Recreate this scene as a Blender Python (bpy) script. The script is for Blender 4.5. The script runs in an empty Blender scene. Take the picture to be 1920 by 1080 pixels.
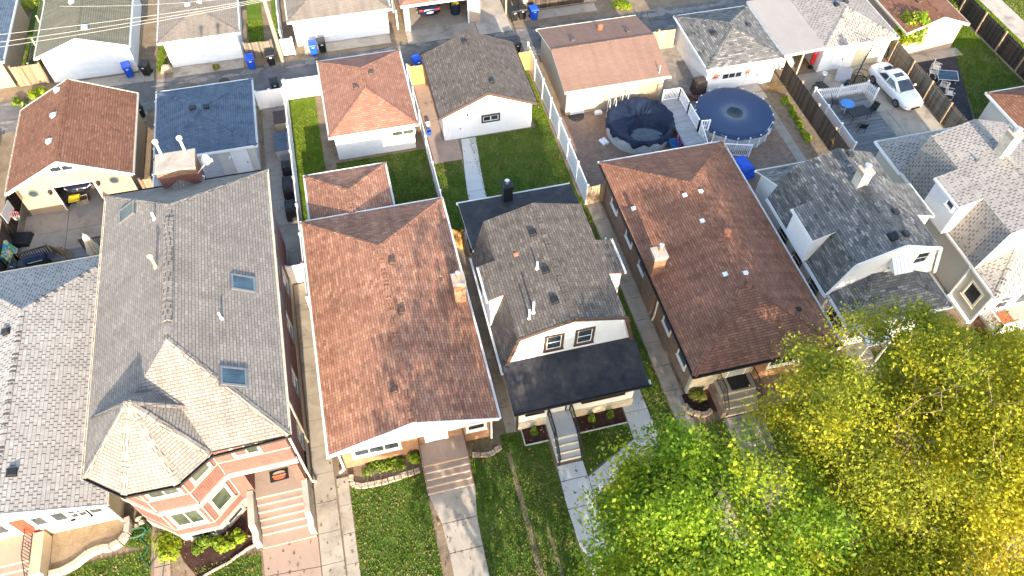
import bpy, math, random
import numpy as np
from mathutils import Vector, Matrix
random.seed(7)
SC = bpy.context.scene
COL = SC.collection
PI = math.pi
# ------------------------------------------------------------------ camera
RC = np.array([[0.97025174, -0.24184068, 0.01116464],
               [-0.18913407, -0.78596972, -0.58862543],
               [0.15112865, 0.56900324, -0.8083288]])     # rows: right, down, forward
CAMZ, FPX = 38.0, 1435.9
cam_d = bpy.data.cameras.new('camera')
cam = bpy.data.objects.new('camera', cam_d)
COL.objects.link(cam)
cam_d.sensor_width = 36.0
cam_d.lens = FPX / 1920 * 36.0
cam_d.clip_start = 0.5
cam_d.clip_end = 1500
cam.matrix_world = Matrix(((RC[0][0], -RC[1][0], -RC[2][0], 0),
                           (RC[0][1], -RC[1][1], -RC[2][1], 0),
                           (RC[0][2], -RC[1][2], -RC[2][2], CAMZ), (0, 0, 0, 1)))
SC.camera = cam
# ------------------------------------------------------------------ sky, sun, exposure
SUN_EL, SUN_AZ = math.radians(19.0), math.radians(1.2)   # azimuth of the light's travel from +Y towards +X
w = bpy.data.worlds.new('World')
SC.world = w
w.use_nodes = True
nt = w.node_tree
sky = nt.nodes.new('ShaderNodeTexSky')
sky.sky_type = 'NISHITA'
sky.sun_disc = False
sky.sun_elevation = SUN_EL
sky.sun_rotation = math.radians(180) + SUN_AZ
sky.air_density = 1.0
sky.dust_density = 1.6
sky.ozone_density = 0.75
nt.links.new(sky.outputs[0], nt.nodes['Background'].inputs[0])
nt.nodes['Background'].inputs[1].default_value = 0.142
sd = bpy.data.lights.new('sun', 'SUN')
sd.energy = 3.2
sd.angle = math.radians(0.5)
sd.color = (1.0, 0.86, 0.68)
sun = bpy.data.objects.new('sun', sd)
COL.objects.link(sun)
sun.rotation_euler = Vector((math.sin(SUN_AZ) * math.cos(SUN_EL), math.cos(SUN_AZ) * math.cos(SUN_EL),
                             -math.sin(SUN_EL))).to_track_quat('-Z', 'Y').to_euler()
sun.location = (0, -60, 40)
SC.view_settings.view_transform = 'Standard'
SC.view_settings.look = 'None'
SC.view_settings.gamma = 1.0
SC.view_settings.exposure = 2.1


def G(px, py, z=0.0):
    """point at height z seen at this place of the photograph (a survey helper)"""
    d = RC.T @ np.array([(px - 960) / FPX, (py - 540) / FPX, 1.0])
    t = (z - CAMZ) / d[2]
    return Vector((d[0] * t, d[1] * t, z))


def on_roof(px, py, polys):
    """first roof plane met by the line of sight"""
    d = Vector(RC.T @ np.array([(px - 960) / FPX, (py - 540) / FPX, 1.0]))
    o = Vector((0, 0, CAMZ))
    best = None
    for p in polys:
        p = [Vector(q) for q in p]
        n = (p[1] - p[0]).cross(p[2] - p[0])
        if abs(n.dot(d)) < 1e-9:
            continue
        t = n.dot(p[0] - o) / n.dot(d)
        h = o + d * t
        ins = True
        for i in range(len(p)):
            a, b = p[i], p[(i + 1) % len(p)]
            if ((b.x - a.x) * (h.y - a.y) - (b.y - a.y) * (h.x - a.x)) * (1 if n.z > 0 else -1) < -1e-6:
                ins = False
                break
        if ins and (best is None or t < best[0]):
            best = (t, h, n.normalized() if n.z > 0 else -n.normalized())
    if best is None:
        h = G(px, py, 3.5)
        return h, Vector((0, 0, 1))
    return best[1], best[2]


# ------------------------------------------------------------------ mesh builder
class MB:
    def __init__(s):
        s.v, s.f, s.m, s.uv = [], [], [], {}

    def poly(s, pts, mi=0, uv=None):
        b = len(s.v)
        s.v += [tuple(p) for p in pts]
        if uv:
            s.uv[len(s.f)] = uv
        s.f.append(tuple(range(b, b + len(pts))))
        s.m.append(mi)

    def box(s, x0, x1, y0, y1, z0, z1, mi=0):
        s.fbox((0, 0, 0), (1, 0, 0), (0, 1, 0), (0, 0, 1), x0, x1, y0, y1, z0, z1, mi)

    def fbox(s, o, u, v, w, u0, u1, v0, v1, w0, w1, mi=0):
        o, u, v, w = Vector(o), Vector(u), Vector(v), Vector(w)
        c = [o + u * a + v * b + w * d for d in (w0, w1) for b in (v0, v1) for a in (u0, u1)]
        flip = u.cross(v).dot(w) < 0
        for q in ((0, 2, 3, 1), (4, 5, 7, 6), (0, 1, 5, 4), (2, 6, 7, 3), (0, 4, 6, 2), (1, 3, 7, 5)):
            q = q[::-1] if flip else q
            s.poly([c[i] for i in q], mi)

    def bar(s, p, q, w=.05, h=.05, mi=0, up=(0, 0, 1)):
        p, q = Vector(p), Vector(q)
        d = q - p
        L = d.length
        if L < 1e-5:
            return
        d.normalize()
        up = Vector(up)
        if abs(d.dot(up)) > .98:
            up = Vector((0, 1, 0))
        a = d.cross(up).normalized()
        b = a.cross(d)
        s.fbox(p, a, d, b, -w / 2, w / 2, 0, L, -h / 2, h / 2, mi)

    def tube(s, pts, r, n=8, mi=0, caps=True):
        pts = [Vector(p) for p in pts]
        rs = r if isinstance(r, (list, tuple)) else [r] * len(pts)
        rings = []
        for i, p in enumerate(pts):
            d = (pts[min(i + 1, len(pts) - 1)] - pts[max(i - 1, 0)]).normalized()
            up = Vector((0, 0, 1)) if abs(d.z) < .95 else Vector((1, 0, 0))
            a = d.cross(up).normalized()
            b = a.cross(d)
            rings.append([p + (a * math.cos(2 * PI * k / n) + b * math.sin(2 * PI * k / n)) * rs[i] for k in range(n)])
        s.rings(rings, mi, caps)

    def rings(s, rings, mi=0, caps=True):
        n = len(rings[0])
        base = len(s.v)
        for r in rings:
            s.v += [tuple(p) for p in r]
        for i in range(len(rings) - 1):
            for k in range(n):
                a, b = base + i * n + k, base + i * n + (k + 1) % n
                s.f.append((a, b, b + n, a + n))
                s.m.append(mi)
        if caps:
            s.f.append(tuple(base + k for k in range(n))[::-1])
            s.m.append(mi)
            s.f.append(tuple(base + (len(rings) - 1) * n + k for k in range(n)))
            s.m.append(mi)

    def lathe(s, c, prof, n=16, mi=0, caps=True, axis=(0, 0, 1)):
        c, ax = Vector(c), Vector(axis).normalized()
        up = Vector((0, 0, 1)) if abs(ax.z) < .9 else Vector((1, 0, 0))
        a = ax.cross(up).normalized()
        b = ax.cross(a)
        s.rings([[c + ax * z + (a * math.cos(2 * PI * k / n) + b * math.sin(2 * PI * k / n)) * r for k in range(n)] for r, z in prof], mi, caps)

    def prism(s, pts, z0, z1, mi=0):
        """vertical extrusion of a plan outline (counter-clockwise)"""
        a = [(p[0], p[1], z0) for p in pts]
        b = [(p[0], p[1], z1) for p in pts]
        n = len(pts)
        s.poly(a[::-1], mi)
        s.poly(b, mi)
        for i in range(n):
            j = (i + 1) % n
            s.poly([a[i], a[j], b[j], b[i]], mi)

    def extr(s, pts, d, mi=0):
        """extrusion of any planar outline along d"""
        d = Vector(d)
        a = [Vector(p) for p in pts]
        b = [p + d for p in a]
        n = len(a)
        nn = sum((a[i].cross(a[(i + 1) % n]) for i in range(n)), Vector())
        if nn.dot(d) > 0:
            a, b = a[::-1], b[::-1]
        s.poly(a, mi)
        s.poly(b[::-1], mi)
        for i in range(n):
            j = (i + 1) % n
            s.poly([a[j], a[i], b[i], b[j]], mi)

    def slab(s, polys, t=.12, mi=0, me=None):
        for p in polys:
            p = [Vector(q) for q in p]
            n = (p[1] - p[0]).cross(p[2] - p[0])
            if n.z < 0:
                p = p[::-1]
            lo = [q - Vector((0, 0, t)) for q in p]
            s.poly(p, mi)
            s.poly(lo[::-1], mi if me is None else me)
            for i in range(len(p)):
                j = (i + 1) % len(p)
                s.poly([lo[i], lo[j], p[j], p[i]], mi if me is None else me)

    def cap(s, p, q, w=.15, slope=.4, lift=.03, seg=.26, mi=0):
        """lapped ridge or hip shingles from p to q"""
        p, q = Vector(p), Vector(q)
        d = q - p
        L = d.length
        d.normalize()
        a = Vector((d.y, -d.x, 0))
        a.normalize()
        dr = Vector((0, 0, -w * slope))
        n = max(1, int(L / seg))
        for i in range(n):
            s0, s1 = p + d * (L * i / n), p + d * (L * (i + 1) / n)
            u0, u1 = Vector((0, 0, lift + .006)), Vector((0, 0, lift - .012))
            r = random.random() * 9
            for sg in (1, -1):
                e = a * (w * sg) + dr
                P = [s0 + u0, s1 + u1, s1 + e + u1, s0 + e + u0]
                if sg > 0:
                    P = P[::-1]
                s.poly(P, mi, uv=[(r, r + .02), (r + .1, r + .02), (r + .1, r + .12), (r, r + .12)])
            s.poly([s0 + u0, s0 + u0 + a * w + dr, s0 + a * w + dr - u0, s0 - u0], mi)
            s.poly([s0 + u0, s0 + u0 - a * w + dr, s0 - a * w + dr - u0, s0 - u0][::-1], mi)

    def build(s, name, mats, parent=None, smooth=False, world=True, bevel=0):
        me = bpy.data.meshes.new(name)
        me.from_pydata([tuple(p) for p in s.v], [], s.f)
        if not isinstance(mats, (list, tuple)):
            mats = [mats]
        for m in mats:
            me.materials.append(M[m] if isinstance(m, str) else m)
        if len(mats) > 1:
            me.polygons.foreach_set('material_index', s.m)
        me.update()
        uvl = me.uv_layers.new(name='UVMap')
        co = np.array(s.v, dtype=np.float64)
        out = np.zeros((len(me.loops), 2), dtype=np.float32)
        for p in me.polygons:
            ls = p.loop_start
            if p.index in s.uv:
                for k, t in enumerate(s.uv[p.index]):
                    out[ls + k] = t
                continue
            n = p.normal
            if n.z > .9995 or n.z < -.9995 or (n.x == 0 and n.y == 0):
                ux, uy, uz = 1., 0., 0.
                vx, vy, vz = 0., 1., 0.
            else:
                l = math.hypot(n.x, n.y)
                ux, uy, uz = -n.y / l, n.x / l, 0.
                vx, vy, vz = n.y * uz - n.z * uy, n.z * ux - n.x * uz, n.x * uy - n.y * ux
            for k, vi in enumerate(p.vertices):
                c = co[vi]
                out[ls + k] = (c[0] * ux + c[1] * uy + c[2] * uz, c[0] * vx + c[1] * vy + c[2] * vz)
        uvl.data.foreach_set('uv', out.ravel())
        if smooth:
            me.polygons.foreach_set('use_smooth', [True] * len(me.polygons))
        o = bpy.data.objects.new(name, me)
        COL.objects.link(o)
        if bevel:
            md = o.modifiers.new('bevel', 'BEVEL')
            md.width = bevel
            md.segments = 2
            md.limit_method = 'ANGLE'
        if parent is not None:
            o.parent = parent
            if world and parent.name in LOC:
                o.matrix_parent_inverse = Matrix.Translation(-LOC[parent.name])
        return o


LOC = {}


def tag(o, label, cat, group=None):
    o['label'] = label
    o['category'] = cat
    if group:
        o['group'] = group
    return o


def thing(name, label, cat, loc=(0, 0, 0), group=None, rz=0):
    o = bpy.data.objects.new(name, None)
    o.empty_display_size = .3
    COL.objects.link(o)
    o.location = loc
    o.rotation_euler = (0, 0, rz)
    LOC[o.name] = Vector(loc)
    return tag(o, label, cat, group)


def struct(name, mb, mats, kind='structure', **k):
    o = mb.build(name, mats, **k)
    o['kind'] = kind
    return o


def copy_tree(o, parent=None):
    c = o.copy()
    COL.objects.link(c)
    if parent is not None:
        c.parent = parent
    for ch in [h for h in COL.objects if h.parent is o]:
        copy_tree(ch, c)
    return c


def copy_thing(o, loc, rz=0, label=None, group=None):
    c = copy_tree(o)
    c.location = loc
    c.rotation_euler = (0, 0, rz)
    if label:
        c['label'] = label
    if group:
        c['group'] = group
    return c


# ------------------------------------------------------------------ materials
M = {}


class NT:
    def __init__(s, name):
        s.m = bpy.data.materials.new(name)
        s.m.use_nodes = True
        s.t = s.m.node_tree
        s.b = s.t.nodes['Principled BSDF']
        M[name] = s.m

    def n(s, typ, **kw):
        x = s.t.nodes.new(typ)
        for k, v in kw.items():
            if k.startswith('_'):
                setattr(x, k[1:], v)
            else:
                x.inputs[k].default_value = v
        return x

    def l(s, a, b):
        s.t.links.new(a, b)

    def uv(s, scale=None):
        a = s.n('ShaderNodeUVMap')
        if scale:
            mp = s.n('ShaderNodeMapping')
            mp.inputs['Scale'].default_value = scale
            s.l(a.outputs[0], mp.inputs[0])
            return mp.outputs[0]
        return a.outputs[0]

    def pos(s):
        return s.n('ShaderNodeNewGeometry').outputs['Position']

    def noise(s, vec, scale, detail=4, rough=.6, dist=0):
        x = s.n('ShaderNodeTexNoise', Scale=scale, Detail=detail, Roughness=rough, Distortion=dist)
        s.l(vec, x.inputs['Vector'])
        return x.outputs['Fac']

    def ramp(s, fac, stops):
        x = s.n('ShaderNodeValToRGB')
        e = x.color_ramp.elements
        while len(e) < len(stops):
            e.new(.5)
        for i, (p, c) in enumerate(stops):
            e[i].position = p
            e[i].color = (*c, 1) if len(c) == 3 else c
        s.l(fac, x.inputs[0])
        return x.outputs[0]

    def mix(s, fac, a, b, mode='MIX'):
        x = s.n('ShaderNodeMix')
        x.data_type = 'RGBA'
        x.blend_type = mode
        for i, val in ((0, fac), (6, a), (7, b)):
            if hasattr(val, 'links') or hasattr(val, 'is_output'):
                s.l(val, x.inputs[i])
            elif i == 0:
                x.inputs[0].default_value = val
            else:
                x.inputs[i].default_value = (*val, 1)
        return x.outputs[2]

    def math(s, op, a, b=None):
        x = s.n('ShaderNodeMath')
        x.operation = op
        for i, val in ((0, a), (1, b)):
            if val is None:
                continue
            if hasattr(val, 'links'):
                s.l(val, x.inputs[i])
            else:
                x.inputs[i].default_value = val
        return x.outputs[0]

    def done(s, col, rough=.8, bump=None, bs=.4, bd=.02, spec=.3, metal=0):
        if hasattr(col, 'links'):
            s.l(col, s.b.inputs['Base Color'])
        else:
            s.b.inputs['Base Color'].default_value = (*col, 1)
        s.b.inputs['Roughness'].default_value = rough
        s.b.inputs['Specular IOR Level'].default_value = spec
        s.b.inputs['Metallic'].default_value = metal
        if bump is not None:
            bn = s.n('ShaderNodeBump', Strength=bs, Distance=bd)
            s.l(bump, bn.inputs['Height'])
            s.l(bn.outputs[0], s.b.inputs['Normal'])
        return s.m


def sc3(c, k):
    return tuple(min(1, x * k) for x in c)


def m_plain(name, c, rough=.6, var=.12, scale=3., bump=0, spec=.35, metal=0):
    t = NT(name)
    p = t.pos()
    f = t.noise(p, scale, 5)
    g = t.noise(p, scale * 9, 3)
    col = t.ramp(f, [(.3, sc3(c, 1 - var)), (.7, sc3(c, 1 + var))])
    col = t.mix(t.math('MULTIPLY', g, var), col, sc3(c, .6))
    return t.done(col, rough, g if bump else None, bump, .01, spec, metal)


def m_shingle(name, cols, slot=.35, w=.32, h=.145, mort=.012, var=.25, streak=.2, bs=.6, dash=0):
    t = NT(name)
    uv = t.uv()
    br = t.n('ShaderNodeTexBrick', _offset=.5, _squash=1.0)
    br.inputs['Scale'].default_value = 1
    br.inputs['Brick Width'].default_value = w
    br.inputs['Row Height'].default_value = h
    br.inputs['Mortar Size'].default_value = mort
    br.inputs['Mortar Smooth'].default_value = .3
    br.inputs['Bias'].default_value = 0
    br.inputs['Color1'].default_value = (0, 0, 0, 1)
    br.inputs['Color2'].default_value = (1, 1, 1, 1)
    br.inputs['Mortar'].default_value = (.5, .5, .5, 1)
    t.l(uv, br.inputs['Vector'])
    # the second, half-width course pattern breaks the tabs up
    n = len(cols)
    col = t.ramp(br.outputs['Color'], [(i / (n - 1) if n > 1 else 0, c) for i, c in enumerate(cols)])
    p = t.pos()
    big = t.noise(p, .55, 4)
    col = t.mix(1, col, t.ramp(big, [(.25, (1 - var,) * 3), (.75, (1 + var * .6,) * 3)]), 'MULTIPLY')
    fine = t.noise(uv, 22, 2)
    col = t.mix(1, col, t.ramp(fine, [(.3, (.78,) * 3), (.7, (1.18,) * 3)]), 'MULTIPLY')
    st = t.noise(t.uv((2.2, .16, 1)), 1.0, 3)
    col = t.mix(1, col, t.ramp(st, [(.3, (1 - streak,) * 3), (.62, (1.05,) * 3)]), 'MULTIPLY')
    col = t.mix(br.outputs['Fac'], col, t.mix(1, col, (slot,) * 3, 'MULTIPLY'))
    # each course lies thicker at its lower edge
    sep = t.n('ShaderNodeSeparateXYZ')
    t.l(uv, sep.inputs[0])
    fr = t.math('FRACT', t.math('DIVIDE', sep.outputs[1], h))
    if dash:
        row = t.math('FLOOR', t.math('DIVIDE', sep.outputs[1], h))
        uu = t.math('ADD', t.math('DIVIDE', sep.outputs[0], w), t.math('MULTIPLY', t.math('MODULO', row, 2), .5))
        wn = t.n('ShaderNodeTexWhiteNoise', _noise_dimensions='2D')
        cmb = t.n('ShaderNodeCombineXYZ')
        t.l(t.math('FLOOR', uu), cmb.inputs[0])
        t.l(row, cmb.inputs[1])
        t.l(cmb.outputs[0], wn.inputs['Vector'])
        on = t.math('MULTIPLY', t.math('LESS_THAN', t.math('FRACT', uu), .17), t.math('GREATER_THAN', wn.outputs['Value'], .3))
        on = t.math('MULTIPLY', on, t.math('LESS_THAN', fr, .92))
        col = t.mix(on, col, t.mix(1, col, (dash,) * 3, 'MULTIPLY'))
    col = t.mix(t.math('GREATER_THAN', fr, .84), col, t.mix(1, col, (.80,) * 3, 'MULTIPLY'))
    hgt = t.math('SUBTRACT', t.math('SUBTRACT', t.math('MULTIPLY', br.outputs['Color'], .35), fr), t.math('MULTIPLY', br.outputs['Fac'], .8))
    return t.done(col, .92, hgt, bs, .012, .15)


def m_brick(name, c1, c2, mortar, w=.215, h=.075, mort=.009, bs=.5, var=.2):
    t = NT(name)
    uv = t.uv()
    br = t.n('ShaderNodeTexBrick', _offset=.5)
    br.inputs['Scale'].default_value = 1
    br.inputs['Brick Width'].default_value = w
    br.inputs['Row Height'].default_value = h
    br.inputs['Mortar Size'].default_value = mort
    br.inputs['Mortar Smooth'].default_value = .2
    br.inputs['Color1'].default_value = (*c1, 1)
    br.inputs['Color2'].default_value = (*c2, 1)
    br.inputs['Mortar'].default_value = (*mortar, 1)
    t.l(uv, br.inputs['Vector'])
    f = t.noise(t.pos(), 1.2, 5)
    col = t.mix(1, br.outputs['Color'], t.ramp(f, [(.3, (1 - var,) * 3), (.7, (1 + var * .5,) * 3)]), 'MULTIPLY')
    return t.done(col, .88, t.math('SUBTRACT', 1.0, br.outputs['Fac']), bs, .01, .2)


def m_siding(name, c, h=.13, dark=.72, var=.05, vert=False):
    t = NT(name)
    sep = t.n('ShaderNodeSeparateXYZ')
    t.l(t.uv(), sep.inputs[0])
    fr = t.math('FRACT', t.math('DIVIDE', sep.outputs[0 if vert else 1], h))
    f = t.noise(t.pos(), 1.0, 4)
    col = t.ramp(f, [(.3, sc3(c, 1 - var)), (.7, sc3(c, 1 + var))])
    col = t.mix(t.math('LESS_THAN', fr, .1), col, sc3(c, dark))
    return t.done(col, .55, t.math('SUBTRACT', 1.0, fr), .5, .015, .3)


def m_planks(name, c, w=.14, gap=.06, var=.45, horiz=False, rough=.85, streak=.35):
    t = NT(name)
    sep = t.n('ShaderNodeSeparateXYZ')
    t.l(t.uv(), sep.inputs[0])
    q = t.math('DIVIDE', sep.outputs[1 if horiz else 0], w)
    fr, fl = t.math('FRACT', q), t.math('FLOOR', q)
    wn = t.n('ShaderNodeTexWhiteNoise', _noise_dimensions='1D')
    t.l(fl, wn.inputs['W'])
    col = t.ramp(wn.outputs['Value'], [(0, sc3(c, 1 - var)), (.5, c), (1, sc3(c, 1 + var * .7))])
    g = t.noise(t.uv((1.2, 14, 1) if horiz else (14, 1.2, 1)), 1.2, 4)
    col = t.mix(1, col, t.ramp(g, [(.3, (1 - streak,) * 3), (.7, (1 + streak * .5,) * 3)]), 'MULTIPLY')
    col = t.mix(t.math('LESS_THAN', fr, gap), col, sc3(c, .18))
    return t.done(col, rough, t.math('GREATER_THAN', fr, gap), .5, .012, .2)


def m_ground(name, stops, scale=1.5, fine=14, rough=.95, bs=.6, fmix=.4):
    t = NT(name)
    p = t.pos()
    f = t.noise(p, scale, 6, .65, .4)
    g = t.noise(p, fine, 4)
    mixf = t.math('ADD', t.math('MULTIPLY', f, 1 - fmix), t.math('MULTIPLY', g, fmix))
    col = t.ramp(mixf, stops)
    return t.done(col, rough, g, bs, .03, .15)


def m_concrete(name, c, var=.16, stain=.25, bs=.2):
    t = NT(name)
    p = t.pos()
    f = t.noise(p, .9, 6, .7, .6)
    g = t.noise(p, 30, 3)
    col = t.ramp(f, [(.28, sc3(c, 1 - var - stain)), (.45, sc3(c, 1 - var * .4)), (.72, sc3(c, 1 + var))])
    col = t.mix(1, col, t.ramp(g, [(.3, (.88,) * 3), (.7, (1.08,) * 3)]), 'MULTIPLY')
    return t.done(col, .9, g, bs, .006, .2)


def m_leaf(name, c, trans=.5):
    t = NT(name)
    geo = t.n('ShaderNodeNewGeometry')
    f = t.noise(geo.outputs['Position'], .8, 3)
    r = geo.outputs['Random Per Island']
    k = t.math('ADD', t.math('MULTIPLY', f, .7), t.math('MULTIPLY', r, .3))
    col = t.ramp(k, [(.25, sc3(c, .78)), (.5, c), (.75, (min(1, c[0] * 1.25), min(1, c[1] * 1.15), c[2] * 1.05))])
    t.l(col, t.b.inputs['Base Color'])
    t.b.inputs['Roughness'].default_value = .6
    t.b.inputs['Specular IOR Level'].default_value = .25
    tr = t.n('ShaderNodeBsdfTranslucent')
    t.l(col, tr.inputs[0])
    mx = t.n('ShaderNodeMixShader', Fac=trans)
    t.l(t.b.outputs[0], mx.inputs[1])
    t.l(tr.outputs[0], mx.inputs[2])
    t.l(mx.outputs[0], t.t.nodes['Material Output'].inputs[0])


def m_glass(name, c=(.03, .04, .05), rough=.06):
    t = NT(name)
    f = t.noise(t.pos(), 1.3, 3)
    t.done(t.ramp(f, [(.3, sc3(c, .6)), (.7, sc3(c, 1.6))]), rough, spec=.8)


# roofs
m_shingle('shingle_taupe', [(.205, .182, .162), (.255, .228, .203), (.225, .202, .18), (.29, .262, .235)], .45, .33, .15, var=.14, streak=.12)
m_shingle('shingle_slot', [(0.33, 0.31, 0.28), (0.39, 0.365, 0.335), (0.36, 0.335, 0.305), (0.43, 0.405, 0.37)], .75, .34, .17, .008, .1, .1, dash=.28)
m_shingle('shingle_red', [(0.272, 0.127, 0.085), (0.402, 0.202, 0.131), (0.323, 0.157, 0.105), (0.474, 0.269, 0.17), (0.358, 0.172, 0.113)], .55, .34, .15, var=.25, streak=.22)
m_shingle('shingle_redlight', [(0.281, 0.135, 0.095), (0.335, 0.167, 0.113), (0.308, 0.151, 0.106), (0.389, 0.216, 0.146)], .6, .34, .15, var=.12, streak=.1)
m_shingle('shingle_charcoal', [(0.09, 0.077, 0.066), (0.15, 0.127, 0.108), (0.114, 0.096, 0.084), (0.186, 0.162, 0.138)], .45, .32, .15, var=.12, streak=.15)
m_shingle('shingle_brown', [(0.161, 0.078, 0.052), (0.228, 0.111, 0.07), (0.194, 0.094, 0.062), (0.268, 0.137, 0.086)], .5, .33, .15, var=.16, streak=.15)
m_shingle('shingle_rust', [(0.227, 0.108, 0.068), (0.328, 0.156, 0.097), (0.271, 0.126, 0.08), (0.378, 0.186, 0.114)], .5, .34, .15, var=.2, streak=.25)
m_shingle('shingle_bluetint', [(0.083, 0.116, 0.165), (0.121, 0.16, 0.209), (0.099, 0.138, 0.187)], .6, .34, .15, var=.15)  # grey garage shingles with the sky blue of their shade put into the colour
m_shingle('shingle_mottled', [(0.079, 0.081, 0.082), (0.192, 0.184, 0.169), (0.124, 0.124, 0.121), (0.304, 0.287, 0.266)], .45, .38, .15, var=.15, streak=.12)
m_shingle('shingle_light', [(0.27, 0.248, 0.227), (0.335, 0.308, 0.281), (0.302, 0.281, 0.254)], .75, .36, .17, .008, .08, .08, dash=.28)
m_shingle('shingle_tan', [(0.242, 0.147, 0.11), (0.273, 0.168, 0.126), (0.257, 0.158, 0.121)], .75, .33, .15, var=.1, streak=.1)
m_shingle('shingle_olive', [(.15, .145, .105), (.18, .172, .125), (.165, .158, .115)], .7, .33, .15, var=.12, streak=.2)
m_shingle('shingle_sand', [(.22, .185, .15), (.26, .22, .18), (.24, .20, .165)], .75, .33, .15, var=.12)
m_ground('membrane_black', [(.32, (.020, .021, .027)), (.47, (.034, .034, .040)), (.58, (.050, .047, .047)), (.72, (.078, .070, .063))], .9, 3, .7, .15, .25)
m_plain('membrane_grey', (.30, .275, .25), .8, .06, 1.0, .15)
# walls
m_siding('siding_white', (.80, .80, .78), .13, .80)
m_siding('siding_grey', (.52, .52, .50), .13, .70)
m_siding('siding_greige', (.50, .49, .44), .14, .66)
m_plain('stucco_cream', (.38, .28, .18), .9, .06, 1.4, .2)
m_plain('stucco_tan', (.40, .33, .245), .9, .08, 1.4, .2)
m_plain('stucco_peach', (.46, .34, .25), .9, .06, 1.4, .2)
m_plain('stucco_yellow', (.70, .62, .42), .9, .06, 1.4, .2)
m_brick('brick_red', (.125, .037, .029), (.175, .058, .044), (.27, .19, .16), mort=.011)
m_brick('brick_dark', (.15, .042, .032), (.20, .06, .042), (.28, .2, .17))
m_brick('brick_orange', (.24, .11, .055), (.32, .165, .085), (.30, .23, .17))
m_brick('brick_brown', (.23, .15, .10), (.31, .20, .14), (.32, .27, .22))
m_brick('brick_stone', (.52, .47, .38), (.62, .56, .46), (.42, .38, .32), .45, .2, .014)
m_plain('limestone', (.38, .33, .27), .8, .08, 2)
m_concrete('concrete_parge', (.55, .50, .42), .1, .1)
# trims
m_plain('white_trim', (.82, .82, .80), .45, .03)
m_plain('white_vinyl', (.80, .80, .80), .4, .03)
m_plain('cream_trim', (.74, .66, .52), .5, .04)
m_plain('dark_trim', (.035, .03, .028), .45, .15)
m_plain('brown_trim', (.10, .062, .045), .5, .1)
m_plain('grey_metal', (.24, .24, .23), .4, .1, metal=.6)
m_plain('bright_metal', (.70, .70, .70), .3, .08, metal=.8)
m_plain('black_metal', (.02, .02, .022), .45, .2)
m_plain('clay_flue', (.50, .19, .10), .8, .15)
m_plain('door_white', (.78, .79, .80), .4, .04)
m_plain('door_grey', (.42, .45, .48), .5, .06)
m_plain('door_red', (.40, .06, .035), .5, .08)
m_glass('glass_dark')
m_glass('glass_green', (.05, .065, .045), .1)
m_glass('glass_blue', (.03, .055, .075), .08)
# ground
m_ground('lawn', [(.3, (.030, .058, .010)), (.45, (.055, .100, .014)), (.58, (.085, .130, .022)), (.72, (.17, .15, .075))], .7, 9, bs=1.0)
m_ground('lawn_lush', [(.3, (.055, .10, .010)), (.5, (.09, .145, .014)), (.72, (.13, .18, .022))], .8, 9, bs=1.0)
m_ground('dirt', [(.3, (.14, .10, .065)), (.5, (.22, .165, .11)), (.7, (.30, .24, .17))], 1.2, 10)
m_ground('gravel', [(.3, (.13, .115, .095)), (.5, (.24, .21, .18)), (.7, (.36, .33, .29))], 2, 28)
m_ground('mulch', [(.3, (.022, .012, .010)), (.5, (.05, .026, .02)), (.7, (.10, .05, .04))], 3, 22)
m_ground('mulch_light', [(.3, (.10, .075, .05)), (.5, (.20, .15, .10)), (.7, (.32, .26, .19))], 3, 20)
m_ground('asphalt', [(.3, (.085, .082, .08)), (.5, (.14, .135, .13)), (.7, (.21, .20, .185))], .6, 16, fmix=.25)
m_ground('asphalt_dark', [(.3, (.028, .028, .032)), (.5, (.042, .042, .047)), (.7, (.07, .068, .07))], .9, 20, fmix=.3)
m_concrete('concrete', (.38, .335, .28))
m_concrete('concrete_old', (.36, .315, .255), .2, .3)
m_concrete('concrete_new', (.52, .52, .50), .06, .05)
m_concrete('concrete_brown', (.34, .25, .195), .08, .12)
m_concrete('concrete_dark', (.30, .265, .22), .15, .25)
m_brick('pavers', (.25, .165, .12), (.32, .22, .16), (.14, .10, .08), .24, .12, .012, .6)
m_brick('stone_edging', (.42, .33, .25), (.50, .40, .31), (.2, .16, .12), .30, .2, .02)
# wood, plastics
m_planks('wood_weathered', (.20, .165, .125), .14)
m_planks('wood_dark', (.085, .065, .05), .15)
m_planks('wood_brown', (.30, .20, .125), .14)
m_planks('wood_new', (.60, .36, .12), .14, var=.2)
m_planks('wood_tan', (.46, .36, .24), .14, var=.2)
m_planks('deck_grey', (.20, .20, .20), .14, horiz=True, var=.3)
m_planks('deck_pale', (.36, .36, .36), .14, horiz=True, var=.12)
m_plain('wood_post', (.40, .28, .17), .8, .2)
m_plain('wood_pole', (.33, .25, .18), .85, .2)
m_plain('plastic_blue', (.012, .085, .52), .45, .1)
m_plain('plastic_lightblue', (.06, .24, .55), .45, .1)
m_plain('plastic_black', (.018, .018, .02), .5, .2)
m_plain('plastic_grey', (.30, .31, .33), .5, .15)
m_plain('plastic_red', (.62, .03, .03), .4, .1)
m_plain('plastic_pink', (.60, .12, .28), .5, .1)
m_plain('plastic_mint', (.50, .66, .50), .5, .1)
m_plain('rubber', (.022, .021, .02), .8, .2)
m_plain('cover_black', (.02, .019, .022), .6, .3, 2, .3)
m_plain('cover_navy', (.016, .026, .052), .6, .3, 2, .3, .15)
m_plain('cover_brown', (.07, .05, .042), .6, .2, 2, .3)
m_plain('pool_wall', (.46, .50, .52), .5, .12, 2)
m_plain('car_white', (.78, .78, .77), .22, .02, spec=.6)
m_plain('car_navy', (.012, .016, .035), .2, .1, spec=.6)
m_plain('car_cream', (.70, .66, .56), .3, .05, spec=.6)
m_plain('lamp_red', (.45, .015, .02), .25, .1)
m_plain('lamp_clear', (.55, .57, .6), .15, .1)
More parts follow.
